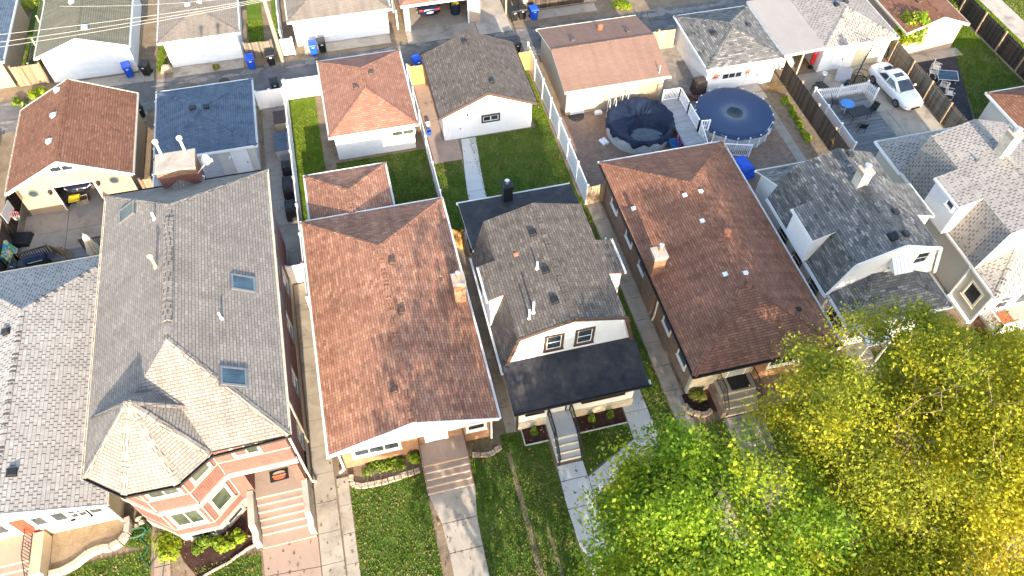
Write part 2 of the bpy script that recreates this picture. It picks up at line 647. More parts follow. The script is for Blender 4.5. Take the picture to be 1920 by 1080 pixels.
m_plain('mat_rust', (.45, .13, .06), .9, .2, 4)
m_plain('fabric_yellow', (.65, .48, .03), .8, .1)
m_plain('hose_green', (.03, .12, .08), .5, .15)
m_plain('bark', (.15, .11, .08), .95, .3, 4, .6)
m_plain('bark_pale', (.30, .235, .165), .95, .2, 4, .5)
m_leaf('leaf_green', (.25, .38, .022))
m_leaf('leaf_green_deep', (.12, .22, .018))
m_leaf('leaf_yellow', (.40, .39, .02))
m_leaf('leaf_gold', (.48, .39, .025))
m_leaf('leaf_olive', (.31, .34, .03))
m_leaf('leaf_shrub', (.12, .17, .03))
m_leaf('leaf_lime', (.36, .42, .025))
m_leaf('leaf_dry', (.36, .25, .10))


def m_turf(name, stops):
    t = NT(name)
    p = t.pos()
    k = t.math('ADD', t.math('MULTIPLY', t.noise(p, .55, 5, .6, .8), .75), t.math('MULTIPLY', t.n('ShaderNodeNewGeometry').outputs['Random Per Island'], .25))
    return t.done(t.ramp(k, stops), .8, spec=.1)


m_turf('leaf_grass', [(.30, (.052, .090, .010)), (.42, (.092, .140, .016)), (.54, (.14, .175, .026)), (.64, (.24, .205, .085))])
m_turf('leaf_grass_lush', [(.28, (.07, .12, .010)), (.5, (.13, .185, .014)), (.7, (.20, .22, .035))])

m_plain('wire_grey', (.42, .40, .37), .6, .1)

t = NT('towel_print')
vo = t.n('ShaderNodeTexVoronoi', Scale=7.0)
t.l(t.pos(), vo.inputs['Vector'])
t.done(t.ramp(vo.outputs['Color'], [(0, (.02, .12, .5)), (.35, (.03, .3, .6)), (.5, (.05, .35, .12)), (.7, (.6, .5, .05)), (1, (.7, .72, .75))]), .9)


# ------------------------------------------------------------------ building helpers
def GX(px, py, x):
    d = RC.T @ np.array([(px - 960) / FPX, (py - 540) / FPX, 1.0])
    t = x / d[0]
    return Vector((x, d[1] * t, CAMZ + d[2] * t))


def GY(px, py, y):
    d = RC.T @ np.array([(px - 960) / FPX, (py - 540) / FPX, 1.0])
    t = y / d[1]
    return Vector((d[0] * t, y, CAMZ + d[2] * t))


Z = Vector((0, 0, 1))


def part(name, mb, mats, parent, label=None, **k):
    o = mb.build(name, mats, parent, **k)
    if label:
        o['label'] = label
    return o


def window(parent, o, u, wd, ht, trim='white_trim', tw=.09, sash='white_trim', cols=1, rows=2, glass='glass_dark', sill=True, name='window'):
    o, u = Vector(o), Vector(u).normalized()
    n = u.cross(Z)
    f = MB()
    d = .05
    for a, b, c, e in ((-tw, wd + tw, -tw, 0), (-tw, wd + tw, ht, ht + tw), (-tw, 0, 0, ht), (wd, wd + tw, 0, ht)):
        f.fbox(o, u, Z, n, a, b, c, e, -.03, d, 0)
    s = .045
    for a, b, c, e in ((0, wd, 0, s), (0, wd, ht - s, ht), (0, s, s, ht - s), (wd - s, wd, s, ht - s)):
        f.fbox(o, u, Z, n, a, b, c, e, -.02, d - .02, 1)
    for i in range(1, cols):
        f.fbox(o, u, Z, n, wd * i / cols - s * .7, wd * i / cols + s * .7, s, ht - s, -.02, d - .022, 1)
    for j in range(1, rows):
        f.fbox(o, u, Z, n, s, wd - s, ht * j / rows - s * .5, ht * j / rows + s * .5, -.02, d - .024, 1)
    if sill:
        f.fbox(o, u, Z, n, -tw - .03, wd + tw + .03, -tw - .06, -tw, -.03, d + .05, 0)
    fo = part(name, f, [trim, sash], parent)
    g = MB()
    g.fbox(o, u, Z, n, .01, wd - .01, .01, ht - .01, -.01, .012)
    p = g.build('pane', glass, fo)
    return fo


def door(parent, o, u, wd, ht, mat='door_white', trim='white_trim', panels=True, name='door', tw=.08, glass=False):
    o, u = Vector(o), Vector(u).normalized()
    n = u.cross(Z)
    f = MB()
    f.fbox(o, u, Z, n, 0, wd, 0, ht, -.02, .03, 0)
    for a, b, c, e in ((-tw, 0, 0, ht + tw), (wd, wd + tw, 0, ht + tw), (0, wd, ht, ht + tw)):
        f.fbox(o, u, Z, n, a, b, c, e, -.02, .055, 1)
    if panels:
        for k in range(3):
            for h in range(2):
                f.fbox(o, u, Z, n, wd * (.12 + .42 * h), wd * (.46 + .42 * h), ht * (.08 + .31 * k), ht * (.32 + .31 * k), .03, .04, 0)
    d = part(name, f, [mat, trim], parent)
    hd = MB()
    hd.tube([o + u * (wd * .88) + Z * (ht * .47) + n * .03, o + u * (wd * .88) + Z * (ht * .47) + n * .09], .035, 8)
    hd.build('handle', 'black_metal', d)
    return d


def garage_door(parent, o, u, wd, ht, mat='door_white', rows=4, cols=4):
    o, u = Vector(o), Vector(u).normalized()
    n = u.cross(Z)
    f = MB()
    for j in range(rows):
        f.fbox(o, u, Z, n, 0, wd, ht * j / rows + .008, ht * (j + 1) / rows - .008, -.03, .015)
        for i in range(cols):
            f.fbox(o, u, Z, n, wd * i / cols + .1, wd * (i + 1) / cols - .1, ht * j / rows + .1, ht * (j + 1) / rows - .1, .015, .028)
    return part('garage_door', f, mat, parent)


def gutter(parent, pts, mat='white_trim', w=.11, h=.10, dz=-.05, close=False):
    g = MB()
    pts = [Vector(p) for p in pts]
    if close:
        pts.append(pts[0])
    for a, b in zip(pts[:-1], pts[1:]):
        d = (b - a).normalized()
        n = Vector((d.y, -d.x, 0)).normalized()
        u = d
        v = n
        k = u.cross(v)
        L = (b - a).length
        # a trough: back, bottom, front
        g.fbox(a, d, n, Z, 0, L + w * .9, .004, .022, dz - h, dz + .02)
        g.fbox(a, d, n, Z, 0, L + w * .9, w - .018, w, dz - h, dz + .045)
        g.fbox(a, d, n, Z, 0, L + w * .9, .022, w - .018, dz - h, dz - h + .02)
        for i in range(max(1, int(L / .9))):
            t = (i + .5) * L / max(1, int(L / .9))
            g.fbox(a, d, n, Z, t - .012, t + .012, .022, w - .018, dz + .01, dz + .03)
    return part('gutter', g, mat, parent)


def downspout(parent, pts, mat='white_trim', r=.045):
    g = MB()
    for a, b in zip(pts[:-1], pts[1:]):
        g.bar(a, b, r * 2, r * 1.6)
    return part('downspout', g, mat, parent)


def hip(x0, x1, y0, y1, z, zr, front='hip', back='hip', run=None):
    """roof planes with the ridge along y"""
    xm = (x0 + x1) / 2
    run = run or (x1 - x0) / 2
    ya = y0 + run if front == 'hip' else y0
    yb = y1 - run if back == 'hip' else y1
    A, B = (xm, ya, zr), (xm, yb, zr)
    P = [[(x0, y1, z), (x0, y0, z), A, B], [(x1, y0, z), (x1, y1, z), B, A]]
    if front == 'hip':
        P.append([(x0, y0, z), (x1, y0, z), A])
    if back == 'hip':
        P.append([(x1, y1, z), (x0, y1, z), B])
    return P, A, B


def roof(parent, polys, mats, t=.13, caps=(), slope=.35, label=None):
    r = MB()
    r.slab(polys, t, 0, 1)
    for a, b, k in caps:
        r.cap(a, b, slope=k, mi=0)
    return part('roof', r, mats, parent, label)


def hip_caps(x0, x1, y0, y1, z, A, B, front=True, back=True, s=.35):
    c = [(A, B, s)]
    if front:
        c += [((x0, y0, z), A, s * .7), ((x1, y0, z), A, s * .7)]
    if back:
        c += [((x0, y1, z), B, s * .7), ((x1, y1, z), B, s * .7)]
    return c


def vent(parent, px, py, polys, mat='black_metal', s=.32, h=.16, name='roof_vent'):
    p, n = on_roof(px, py, polys)
    u = Z.cross(n)
    if u.length < .05:
        u = Vector((1, 0, 0))
    u.normalize()
    v = n.cross(u)
    g = MB()
    g.fbox(p, u, v, n, -s * .62, s * .62, -s * .62, s * .62, -.01, .012)
    a = [(-s / 2, -s / 2, .012), (s / 2, -s / 2, .012), (s / 2, s / 2, .012), (-s / 2, s / 2, .012)]
    b = [(-s / 2, -s / 2 - .03, h), (s / 2, -s / 2 - .03, h), (s * .42, s * .4, h * .75), (-s * .42, s * .4, h * .75)]
    A = [p + u * q[0] + v * q[1] + n * q[2] for q in a]
    B = [p + u * q[0] + v * q[1] + n * q[2] for q in b]
    g.poly(B)
    for i in range(4):
        j = (i + 1) % 4
        g.poly([A[i], A[j], B[j], B[i]])
    return part(name, g, mat, parent)


def pipe(parent, px, py, polys, h=.45, r=.055, mat='white_trim', cap=None, name='vent_pipe'):
    p, n = on_roof(px, py, polys)
    g = MB()
    g.lathe(p - Z * .05, [(r * 2.0, 0), (r * 1.8, .07), (r * 1.1, .1)], 12)
    g.tube([p - Z * .05, p + Z * h], r, 12)
    if cap:
        g.lathe(p + Z * h, [(r, 0), (cap, .04), (cap, .16), (r * .6, .22)], 12)
    return part(name, g, mat, parent)


def turbine(parent, px, py, polys, mat='clay_flue'):
    p, n = on_roof(px, py, polys)
    g = MB()
    g.lathe(p, [(.22, -.03), (.2, .03), (.12, .06), (.12, .16), (.17, .2), (.22, .28), (.2, .36), (.1, .42), (.02, .44)], 14)
    return part('turbine_vent', g, mat, parent)


def skylight(parent, px, py, polys, wd=.95, ln=1.15):
    p, n = on_roof(px, py, polys)
    u = Z.cross(n).normalized()
    v = n.cross(u)
    f = MB()
    for a, b, c, e in ((-wd / 2, wd / 2, -ln / 2, -ln / 2 + .09), (-wd / 2, wd / 2, ln / 2 - .09, ln / 2),
                       (-wd / 2, -wd / 2 + .09, -ln / 2 + .09, ln / 2 - .09), (wd / 2 - .09, wd / 2, -ln / 2 + .09, ln / 2 - .09)):
        f.fbox(p, u, v, n, a, b, c, e, -.02, .1, 0)
    f.fbox(p, u, v, n, -wd / 2 - .08, wd / 2 + .08, -ln / 2 - .1, ln / 2 + .06, -.01, .015, 0)
    fo = part('skylight', f, 'grey_metal', parent)
    g = MB()
    g.fbox(p, u, v, n, -wd / 2 + .09, wd / 2 - .09, -ln / 2 + .09, ln / 2 - .09, .05, .08)
    g.build('pane', 'glass_blue', fo)


def chimney(parent, x, y, z0, z1, sx, sy, mat, cap='limestone', flues=((0, 0),), fl='clay_flue', fh=.3, fr=.11, hood='bright_metal'):
    c = MB()
    c.box(x - sx / 2, x + sx / 2, y - sy / 2, y + sy / 2, z0, z1)
    co = part('chimney', c, mat, parent)
    k = MB()
    k.box(x - sx / 2 - .05, x + sx / 2 + .05, y - sy / 2 - .05, y + sy / 2 + .05, z1, z1 + .09)
    k.box(x - sx / 2 - .03, x + sx / 2 + .03, y - sy / 2 - .03, y + sy / 2 + .03, z1 - .18, z1 - .002)
    k.build('chimney_cap', cap, co)
    for a, b in flues:
        q = MB()
        q.lathe((x + a, y + b, z1 + .09), [(fr, 0), (fr, fh), (fr * .8, fh), (fr * .75, .1)], 14)
        if hood:
            q.lathe((x + a, y + b, z1 + .09 + fh), [(fr * .9, 0), (fr * .9, .14), (fr * 1.3, .15), (fr * 1.25, .2), (fr * .4, .27)], 14, 1)
        q.build('flue', [fl, hood or fl], co)
    return co


def rail(mb, a, b, h=1.0, post=.06, gap=.12, rw=.05, mi=0, ends=True, picket=.022, bot=.1):
    a, b = Vector(a), Vector(b)
    L = (b - a).length
    mb.bar(a + Z * h, b + Z * h, rw, rw * .9, mi)
    mb.bar(a + Z * bot, b + Z * bot, rw * .8, rw * .8, mi)
    n = max(2, int(L / gap))
    for i in range(1, n):
        p = a + (b - a) * (i / n)
        mb.bar(p + Z * bot, p + Z * h, picket, picket, mi)
    if ends:
        for p in (a, b):
            mb.bar(p, p + Z * (h + .06), post, post, mi)


def stairs(mb, x0, x1, y_top, z_top, n, tread=.3, z_bot=0.0, mi=0, nose=None):
    """steps going down towards -y from the edge of a landing"""
    for i in range(1, n):
        z = z_top - (z_top - z_bot) * i / n
        mb.box(x0, x1, y_top - tread * i, y_top - tread * (i - 1), z_bot - .05, z, mi)
        if nose is not None:
            mb.box(x0, x1, y_top - tread * i - .012, y_top - tread * i + .05, z - .06, z + .004, nose)
    return y_top - tread * (n - 1)


# ================================================================== HOUSES
# ---- the tall brick house with the corner turret roof
H = thing('brick_house', 'tall red brick house under a taupe roof with a pointed corner turret', 'house', (-9.9, 24.6, 0))
ze, zr = 7.0, 9.8
x0, x1, y0, y1 = -14.17, -5.63, 16.4, 33.0
P, A, B = hip(x0, x1, y0, y1, ze, zr)
tur = [(-14.15, 16.5), (-12.49, 15.27), (-10.34, 15.22), (-8.96, 16.24), (-8.7, 18.6), (-9.9, 20.4), (-12.6, 20.6), (-14.16, 19.2)]
ap = (-11.42, 17.95, 9.85)
TP = [[(tur[i][0], tur[i][1], ze - .01), (tur[(i + 1) % 8][0], tur[(i + 1) % 8][1], ze - .01), ap] for i in range(8)]
caps = hip_caps(x0, x1, y0, y1, ze, A, B, s=.66)
caps[0] = (A, (A[0], A[1] + 1.0, A[2]), .66)
caps += [((A[0], B[1] - .9, A[2]), B, .66)]
caps = [c for c in caps if not (c[0][0] == x0 and c[0][1] == y0)]
caps += [((tur[i][0], tur[i][1], ze), ap, .4) for i in (0, 1, 2, 3)] + [((-8.75, 18.3, 7.35), ap, .4), ((-13.6, 19.0, 7.6), ap, .4)]
roof(H, P + TP, ['shingle_taupe', 'dark_trim'], caps=caps)
rv = MB()
rv.cap((A[0], A[1] + 1.0, zr + .07), (A[0], B[1] - .9, zr + .07), .21, .6, .03, .3)
rv.box(A[0] - .16, A[0] + .16, A[1] + 1, B[1] - .9, zr - .16, zr - .02)
part('ridge_vent', rv, 'shingle_taupe', H)
PB = P + TP
gutter(H, [(x0, y1, ze), (x0, 16.5, ze)], 'cream_trim')
gutter(H, [(x1, y1, ze), (x1, y0, ze)][::-1], 'cream_trim', dz=-.05)
gutter(H, [(tur[0][0], tur[0][1], ze), (tur[1][0], tur[1][1], ze), (tur[2][0], tur[2][1], ze), (tur[3][0], tur[3][1], ze), (x1, y0, ze)], 'dark_trim', w=.12)
gutter(H, [(x1, y1, ze), (x0, y1, ze)], 'dark_trim')
bay = [(-13.8, 16.75), (-12.25, 15.62), (-10.42, 15.6), (-9.2, 16.72)]
wl = MB()
wl.prism(bay + [(-8.5, 16.73), (-8.5, 19.2), (-6.38, 19.2), (-6.38, 16.75), (-5.98, 16.75), (-5.98, 32.65), (-13.8, 32.65)], .8, 3.5)
wl.prism(bay + [(-5.98, 16.75), (-5.98, 32.65), (-13.8, 32.65)], 3.5, 7.05)
part('wall', wl, 'brick_red', H)
fd = MB()
fd.prism([(-13.84, 16.73), (-12.27, 15.58), (-10.4, 15.56), (-9.18, 16.68), (-8.5, 16.69), (-8.5, 16.9), (-5.94, 16.9), (-5.94, 32.69), (-13.84, 32.69)], -.1, .8)
part('foundation', fd, 'limestone', H)
bd = MB()
fr_ = [(-13.8, 20, 0), (-13.8, 16.75, 0), (-12.25, 15.62, 0), (-10.42, 15.6, 0), (-9.2, 16.74, 0), (-5.96, 16.75, 0)]
for z, h, t in ((1.45, .07, .05), (3.7, .4, .16), (5.12, .07, .06), (6.9, .18, .12)):
    for a, b in zip(fr_[:-1], fr_[1:]):
        if z < 3 and b[0] > -6:
            continue
        a, b = Vector(a), Vector(b)
        d = (b - a).normalized() * (t * .3)
        bd.bar(a - d + Z * z, b + d + Z * z, t, h)
for q in bay[1:] + [(-13.75, 16.75)]:
    for z_0, z_1 in ((1.5, 3.5), (3.9, 5.08), (5.16, 6.8)):
        bd.bar((q[0], q[1], z_0), (q[0], q[1], z_1), .05, .05)
part('stone_band', bd, 'limestone', H)
u3 = (Vector((bay[3][0], bay[3][1], 0)) - Vector((bay[2][0], bay[2][1], 0))).normalized()
o3 = Vector((bay[2][0], bay[2][1], 0))
for z, h in ((5.4, 1.3), (1.85, 1.45)):
    window(H, (-11.95, 15.61, z), (1, 0, 0), 1.25, h, 'limestone', .1, 'cream_trim', 2, 1, 'glass_green')
    window(H, o3 + u3 * .42 + Z * z, u3, .9, h, 'limestone', .1, 'cream_trim', 1, 1, 'glass_green')
window(H, (-8.32, 16.745, 5.4), (1, 0, 0), 1.1, 1.3, 'limestone', .09, 'cream_trim', 2, 1, 'glass_green')
window(H, (-11.9, 15.57, .12), (1, 0, 0), 1.2, .45, 'limestone', .06, 'cream_trim', 2, 1)
window(H, o3 + u3 * .4 + Z * .14 - Vector((-u3.y, u3.x, 0)) * .04, u3, .95, .42, 'limestone', .06, 'cream_trim', 1, 1)
for px, py in ((527.8, 463), (533, 499), (536, 541), (543, 606)):
    q = GX(px, py, -5.98)
    window(H, (-5.98, q.y - .45, 4.35), (0, 1, 0), .95, 1.6, 'grey_metal', .09, 'white_trim', 1, 2)
for yy in (18.4, 21.5, 25.0, 28.2):
    window(H, (-5.98, yy, 1.5), (0, 1, 0), .95, 1.5, 'grey_metal', .09, 'white_trim', 1, 2)
# open entrance porch cut into the ground floor
pf = MB()
pf.box(-8.5, -5.98, 16.36, 19.2, .0, 1.3)
part('porch_floor', pf, 'concrete_brown', H)
door(H, (-7.95, 19.18, 1.3), (1, 0, 0), .95, 2.0, 'door_grey', 'white_trim')
st = MB()
yb = stairs(st, -8.5, -6.15, 16.36, 1.3, 6, .31, .18, 0, 1)
st.box(-8.55, -5.95, 14.22, yb, -.05, .18)
part('front_steps', st, ['concrete_brown', 'concrete'], H)
for xa, xb in ((-8.86, -8.55), (-6.2, -5.92)):
    pw = MB()
    pw.extr([(xa, 16.68, -.05), (xa, 16.68, 1.62), (xa, 14.95, 1.55), (xa, 14.8, .9), (xa, 14.4, .8), (xa, 14.35, -.05)], (xb - xa, 0, 0))
    part('stair_parapet', pw, 'concrete', H)
pil = MB()
pil.box(-6.36, -5.99, 16.6, 16.74, .9, 3.5)
part('porch_pier', pil, 'brick_red', H)
downspout(H, [(-5.75, 17.0, 6.85), (-5.9, 17.05, 6.4), (-5.9, 17.05, .3), (-5.7, 17.05, .1)], 'cream_trim', .05)
downspout(H, [(-5.9, 19.3, 6.9), (-5.9, 19.3, .2)], 'cream_trim', .05)
skylight(H, 455, 532, PB)
skylight(H, 437, 707, PB)
skylight(H, 240, 398, PB)
pipe(H, 290, 410, PB, .42, .06)
pipe(H, 293, 500, PB, .7, .075, 'wood_tan', .14)
pipe(H, 415, 597, PB, .45, .05)
# wide chimney behind the back eave, with a small gable in front of it
cz = 8.55
q0, q1, q2 = G(292.5, 291.7, cz), G(361.7, 279.2, cz), G(365, 311, cz)
cx0, cx1, cy1, cy0 = q0.x, (q1.x + q2.x) / 2, (q0.y + q1.y) / 2, q2.y
c = MB()
c.box(cx0, cx1, cy0, cy1, 0, cz - .12)
co = part('chimney', c, 'brick_dark', H)
k = MB()
k.box(cx0 - .03, cx1 + .03, cy0 - .03, cy1 + .03, cz - .5, cz - .118)
k.build('corbel', 'brick_orange', co)
k = MB()
k.box(cx0 - .06, cx1 + .06, cy0 - .06, cy1 + .06, cz - .117, cz)
k.build('chimney_cap', 'concrete', co)
for px, py in ((304, 293), (348, 286)):
    q = G(px, py, cz)
    f = MB()
    f.tube([q, q + Z * .95], .075, 12)
    f.lathe(q + Z * .95, [(.08, 0), (.15, .03), (.15, .17), (.1, .2)], 12)
    f.build('flue', 'cream_trim', co)
ga, gb = G(305, 355, 7.05), G(382, 341, 7.05)
gx0, gx1, gy = ga.x, gb.x, 33.25
gm = (gx0 + gx1) / 2
GP = [[(gx0, gy, 7.0), (gx0, 30.9, 7.0), (gm, 30.9, 7.8), (gm, gy, 7.8)], [(gx1, 30.9, 7.0), (gx1, gy, 7.0), (gm, gy, 7.8), (gm, 30.9, 7.8)]]
g = MB()
g.slab(GP, .12, 0, 1)
for a, b in (((gx0, gy + .03, 7.0), (gm, gy + .03, 7.8)), ((gm, gy + .03, 7.8), (gx1, gy + .03, 7.0))):
    g.bar(Vector(a) - Z * .06, Vector(b) - Z * .06, .08, .18, 1)
part('gable_hood', g, ['shingle_taupe', 'white_trim'], H)
# satellite dish on the chimney corner
dp = G(385, 300, 8.6)
d = MB()
ax = Vector((.75, -.45, .45)).normalized()
d.lathe(dp, [(.02, -.06), (.17, -.03), (.28, .03), (.3, .05), (.27, .045), (.15, -.01), (.01, -.035)], 20, 0, False, ax)
do = part('satellite_dish', d, 'plastic_grey', H)
d = MB()
d.tube([dp - ax * .05, dp - ax * .2 - Z * .3, (cx1 - .02, dp.y - .2, 7.9)], .025, 8)
d.tube([dp - Z * .3 + ax * .05, dp + ax * .45 - Z * .12], .018, 6)
d.fbox(dp + ax * .47 - Z * .1, (1, 0, 0), (0, 1, 0), Z, -.05, .05, -.05, .05, -.08, .1)
d.build('dish_arm', 'cream_trim', do)

# ---- red bungalow
H = thing('bungalow', 'low bungalow with a mottled brick red shingle roof and a concrete front stoop', 'house', (-.3, 24.6, 0))
x0, x1, y0, y1, ze, zr = -4.52, 3.93, 16.78, 32.0, 3.35, 4.85
P, A, B = hip(x0, x1, y0, y1, ze, zr, 'gable', 'hip', 4.1)
roof(H, P, ['shingle_red', 'white_trim'], caps=hip_caps(x0, x1, y0, y1, ze, A, B, False, True, .33))
rb = MB()
for a, b in (((x0, y0, ze), A), (A, (x1, y0, ze))):
    rb.bar(Vector(a) + Vector((0, -.02, -.12)), Vector(b) + Vector((0, -.02, -.12)), .05, .24)
part('rake_board', rb, 'white_trim', H)
gutter(H, [(x0, y1, ze), (x0, y0, ze)], 'white_trim')
gutter(H, [(x1, y0, ze), (x1, y1, ze)], 'white_trim')
gutter(H, [(x1, y1, ze), (x0, y1, ze)], 'white_trim')
wl = MB()
wl.box(-4.1, 3.55, 17.45, 31.6, 0, 3.15)
part('wall', wl, 'brick_orange', H)
gb = MB()
gb.extr([(-4.4, 17.3, 2.9), (3.85, 17.3, 2.9), (3.85, 17.3, 3.24), (-.29, 17.3, 4.68), (-4.4, 17.3, 3.24)], (0, .12, 0))
gb.box(-4.5, 3.92, 16.8, 17.3, 3.1, 3.2)
part('gable', gb, 'white_trim', H)
window(H, (-3.5, 17.45, 1.2), (1, 0, 0), 2.3, 1.1, 'white_trim', .1, 'white_trim', 3, 1)
window(H, (2.4, 17.45, 1.3), (1, 0, 0), .9, 1.0, 'white_trim', .1)
door(H, (.28, 17.45, 1.02), (1, 0, 0), .9, 1.75, 'door_white', tw=.16)
for yy in (19, 22.5, 26, 29.5):
    window(H, (-4.1, yy + .9, 1.2), (0, -1, 0), .9, 1.1, 'white_trim', .08)
    window(H, (3.55, yy, 1.2), (0, 1, 0), .9, 1.1, 'white_trim', .08)
st = MB()
st.box(-.25, 2.17, 16.18, 17.44, -.05, 1.0)
yb = stairs(st, -.25, 2.17, 16.18, 1.0, 5, .3, 0, 0, 1)
part('front_steps', st, ['concrete_brown', 'concrete'], H)
for x in (-.2, 2.12):
    rl = MB()
    rl.bar((x, 17.4, 1.0), (x, 17.4, 1.9), .04, .04)
    rl.bar((x, 17.4, 1.88), (x, 16.15, 1.88), .045, .045)
    rl.bar((x, 16.15, 1.88), (x, 15.0, 1.0), .045, .045)
    for i in range(5):
        rl.bar((x, 17.4 - .31 * i, 1.0), (x, 17.4 - .31 * i, 1.86), .018, .018)
    for i in range(4):
        y = 15.85 - .28 * i
        rl.bar((x, y, .78 - .22 * i), (x, y, 1.66 - .22 * i), .018, .018)
    part('handrail', rl, 'brown_trim', H)
for px, py in ((734, 491), (752, 584), (740, 731)):
    vent(H, px, py, P, 'brown_trim')
pipe(H, 826, 517, P, .4, .05, 'grey_metal')
q, _ = on_roof(864, 567, P)
chimney(H, q.x, q.y + .3, 2.6, q.z + 1.75, .62, .62, 'brick_orange', 'limestone')
P2, A2, B2 = hip(-4.09, 1.02, 32.05, 36.5, 2.65, 3.4, 'gable', 'hip')
rr = MB()
rr.slab(P2, .13, 0, 1)
for a, b, kk in hip_caps(-4.09, 1.02, 32.05, 36.5, 2.65, A2, B2, False, True, .3):
    rr.cap(a, b, slope=kk)
part('rear_roof', rr, ['shingle_red', 'white_trim'], H)
wl = MB()
wl.box(-3.8, .72, 31.6, 36.2, 0, 2.5)
part('rear_wall', wl, 'brick_orange', H)
gutter(H, [(1.02, 32.05, 2.65), (1.02, 36.5, 2.65), (-4.09, 36.5, 2.65), (-4.09, 32.05, 2.65)])
downspout(H, [(-4.6, 17.1, 2.9), (-4.2, 17.3, 2.6), (-4.2, 17.3, .3), (-4.5, 17.25, .08)])
downspout(H, [(4.0, 17.1, 2.9), (3.62, 17.3, 2.6), (3.62, 17.3, .1)])


# ---- houses with a double-pitched (gambrel) upper floor and shed dormers at both sides
def gambrel(H, xl, xr, ze, zb, inset, zr, yf, yk, dl, dr, dw, mats, wallmat, capslope=.3):
    """lower steep slope from (xl, ze) in by `inset` at zb, shallow slope to zr; returns roof planes"""
    bl, br, xm = xl + inset, xr - inset, (xl + xr) / 2
    s = (zr - zb) / (xm - bl)
    P = [[(bl, yk, zb), (bl, yf, zb), (xm, yf, zr), (xm, yk, zr)], [(br, yf, zb), (br, yk, zb), (xm, yk, zr), (xm, yf, zr)]]
    P += [[(xl, yk, ze), (xl, yf, ze), (bl, yf, zb), (bl, yk, zb)], [(xr, yf, ze), (xr, yk, ze), (br, yk, zb), (br, yf, zb)]]
    zd = zb - s * dw
    D = [[(bl - dw, dl[1], zd), (bl - dw, dl[0], zd), (bl, dl[0], zb), (bl, dl[1], zb)],
         [(br + dw, dr[0], zd), (br + dw, dr[1], zd), (br, dr[1], zb), (br, dr[0], zb)]]
    roof(H, P + D, mats, t=.1, caps=[((xm, yf, zr), (xm, yk, zr), capslope)])
    w_ = MB()
    w_.extr([(xl + .14, yf + .1, ze), (xr - .14, yf + .1, ze), (br - .06, yf + .1, zb - .09), (xm, yf + .1, zr - .11), (bl + .06, yf + .1, zb - .09)], (0, yk - yf - .2, 0))
    part('upper_wall', w_, wallmat, H)
    for a, b, sg in ((bl - dw, dl, 1), (br + dw, dr, -1)):
        d_ = MB()
        e = a + sg * .13
        d_.extr([(e, b[0] + .1, ze + .1), (bl + .3 if sg > 0 else br - .3, b[0] + .1, ze + .1), (bl + .3 if sg > 0 else br - .3, b[0] + .1, zb - .06),
                 (e, b[0] + .1, zd - .07)], (0, b[1] - b[0] - .2, 0))
        part('dormer', d_, wallmat, H)
    gutter(H, [(bl - dw, dl[1], zd), (bl - dw, dl[0], zd)])
    gutter(H, [(br + dw, dr[0], zd), (br + dw, dr[1], zd)])
    gutter(H, [(xl, yk, ze), (xl, yf, ze)])
    gutter(H, [(xr, yf, ze), (xr, yk, ze)])
    return P + D


def rake(H, pts, mat, dy=-.03, h=.2, w=.06):
    rb = MB()
    for a, b in zip(pts[:-1], pts[1:]):
        rb.bar(Vector(a) + Vector((0, dy, -h * .45)), Vector(b) + Vector((0, dy, -h * .45)), w, h)
    part('rake_board', rb, mat, H)


# white house in the middle
H = thing('white_house', 'white house with a charcoal shingle roof and a near-black flat porch roof', 'house', (8.35, 24.3, 0))
PW = gambrel(H, 4.75, 11.97, 3.05, 6.0, .8, 6.8, 19.45, 27.3, (22.25, 24.5), (22.3, 24.6), .92, ['shingle_charcoal', 'brown_trim'], 'siding_white')
rake(H, [(4.8, 19.45, 3.2), (5.55, 19.45, 6.0), (8.36, 19.45, 6.8), (11.17, 19.45, 6.0), (11.92, 19.45, 3.2)], 'brown_trim')
pr = MB()
fp = [[(4.73, 16.95, 3.05), (11.97, 16.95, 3.05), (11.97, 19.56, 3.72), (4.73, 19.56, 3.72)]]
pr.slab(fp, .14, 0, 1)
part('porch_roof', pr, ['membrane_black', 'dark_trim'], H)
br_ = MB()
bp = [[(4.85, 27.2, 3.75), (12.0, 27.2, 3.75), (12.0, 31.5, 3.15), (4.85, 31.5, 3.15)]]
br_.slab(bp, .14, 0, 1)
part('rear_roof', br_, ['membrane_black', 'white_trim'], H)
fs = MB()
fs.extr([(4.9, 17.5, 2.9), (4.9, 19.5, 3.58), (4.9, 19.5, 2.9)], (6.95, 0, 0))
part('side_gusset', fs, 'siding_white', H)
fs = MB()
fs.extr([(4.95, 27.2, 2.9), (4.95, 27.2, 3.6), (4.95, 31.2, 2.98), (4.95, 31.2, 2.9)], (6.9, 0, 0))
part('side_gusset', fs, 'siding_white', H)
gutter(H, [(4.73, 16.95, 3.05), (11.97, 16.95, 3.05)], 'dark_trim', dz=-.03)
gutter(H, [(11.97, 16.95, 3.05), (11.97, 17.1, 3.1)], 'white_trim')
gutter(H, [(12.0, 31.5, 3.15), (4.85, 31.5, 3.15)], 'white_trim')
wl = MB()
wl.box(5.12, 11.55, 17.5, 31.15, .75, 2.95)
part('wall', wl, 'siding_white', H)
fd = MB()
fd.box(5.06, 11.61, 17.44, 31.2, -.05, .76)
part('foundation', fd, 'brick_stone', H)
for px, py in ((1020, 657), (1077, 645)):
    q = GY(px, py, 19.55)
    window(H, (q.x + .1, 19.55, 4.25), (1, 0, 0), .78, 1.15, 'brown_trim', .13, 'white_trim', 1, 2)
window(H, (5.62, 17.5, 1.62), (1, 0, 0), .8, 1.1, 'dark_trim', .1)
door(H, (6.82, 17.5, 1.12), (1, 0, 0), .86, 1.85, 'door_white', 'dark_trim')
window(H, (8.7, 17.5, 1.66), (1, 0, 0), 1.0, 1.1, 'dark_trim', .1)
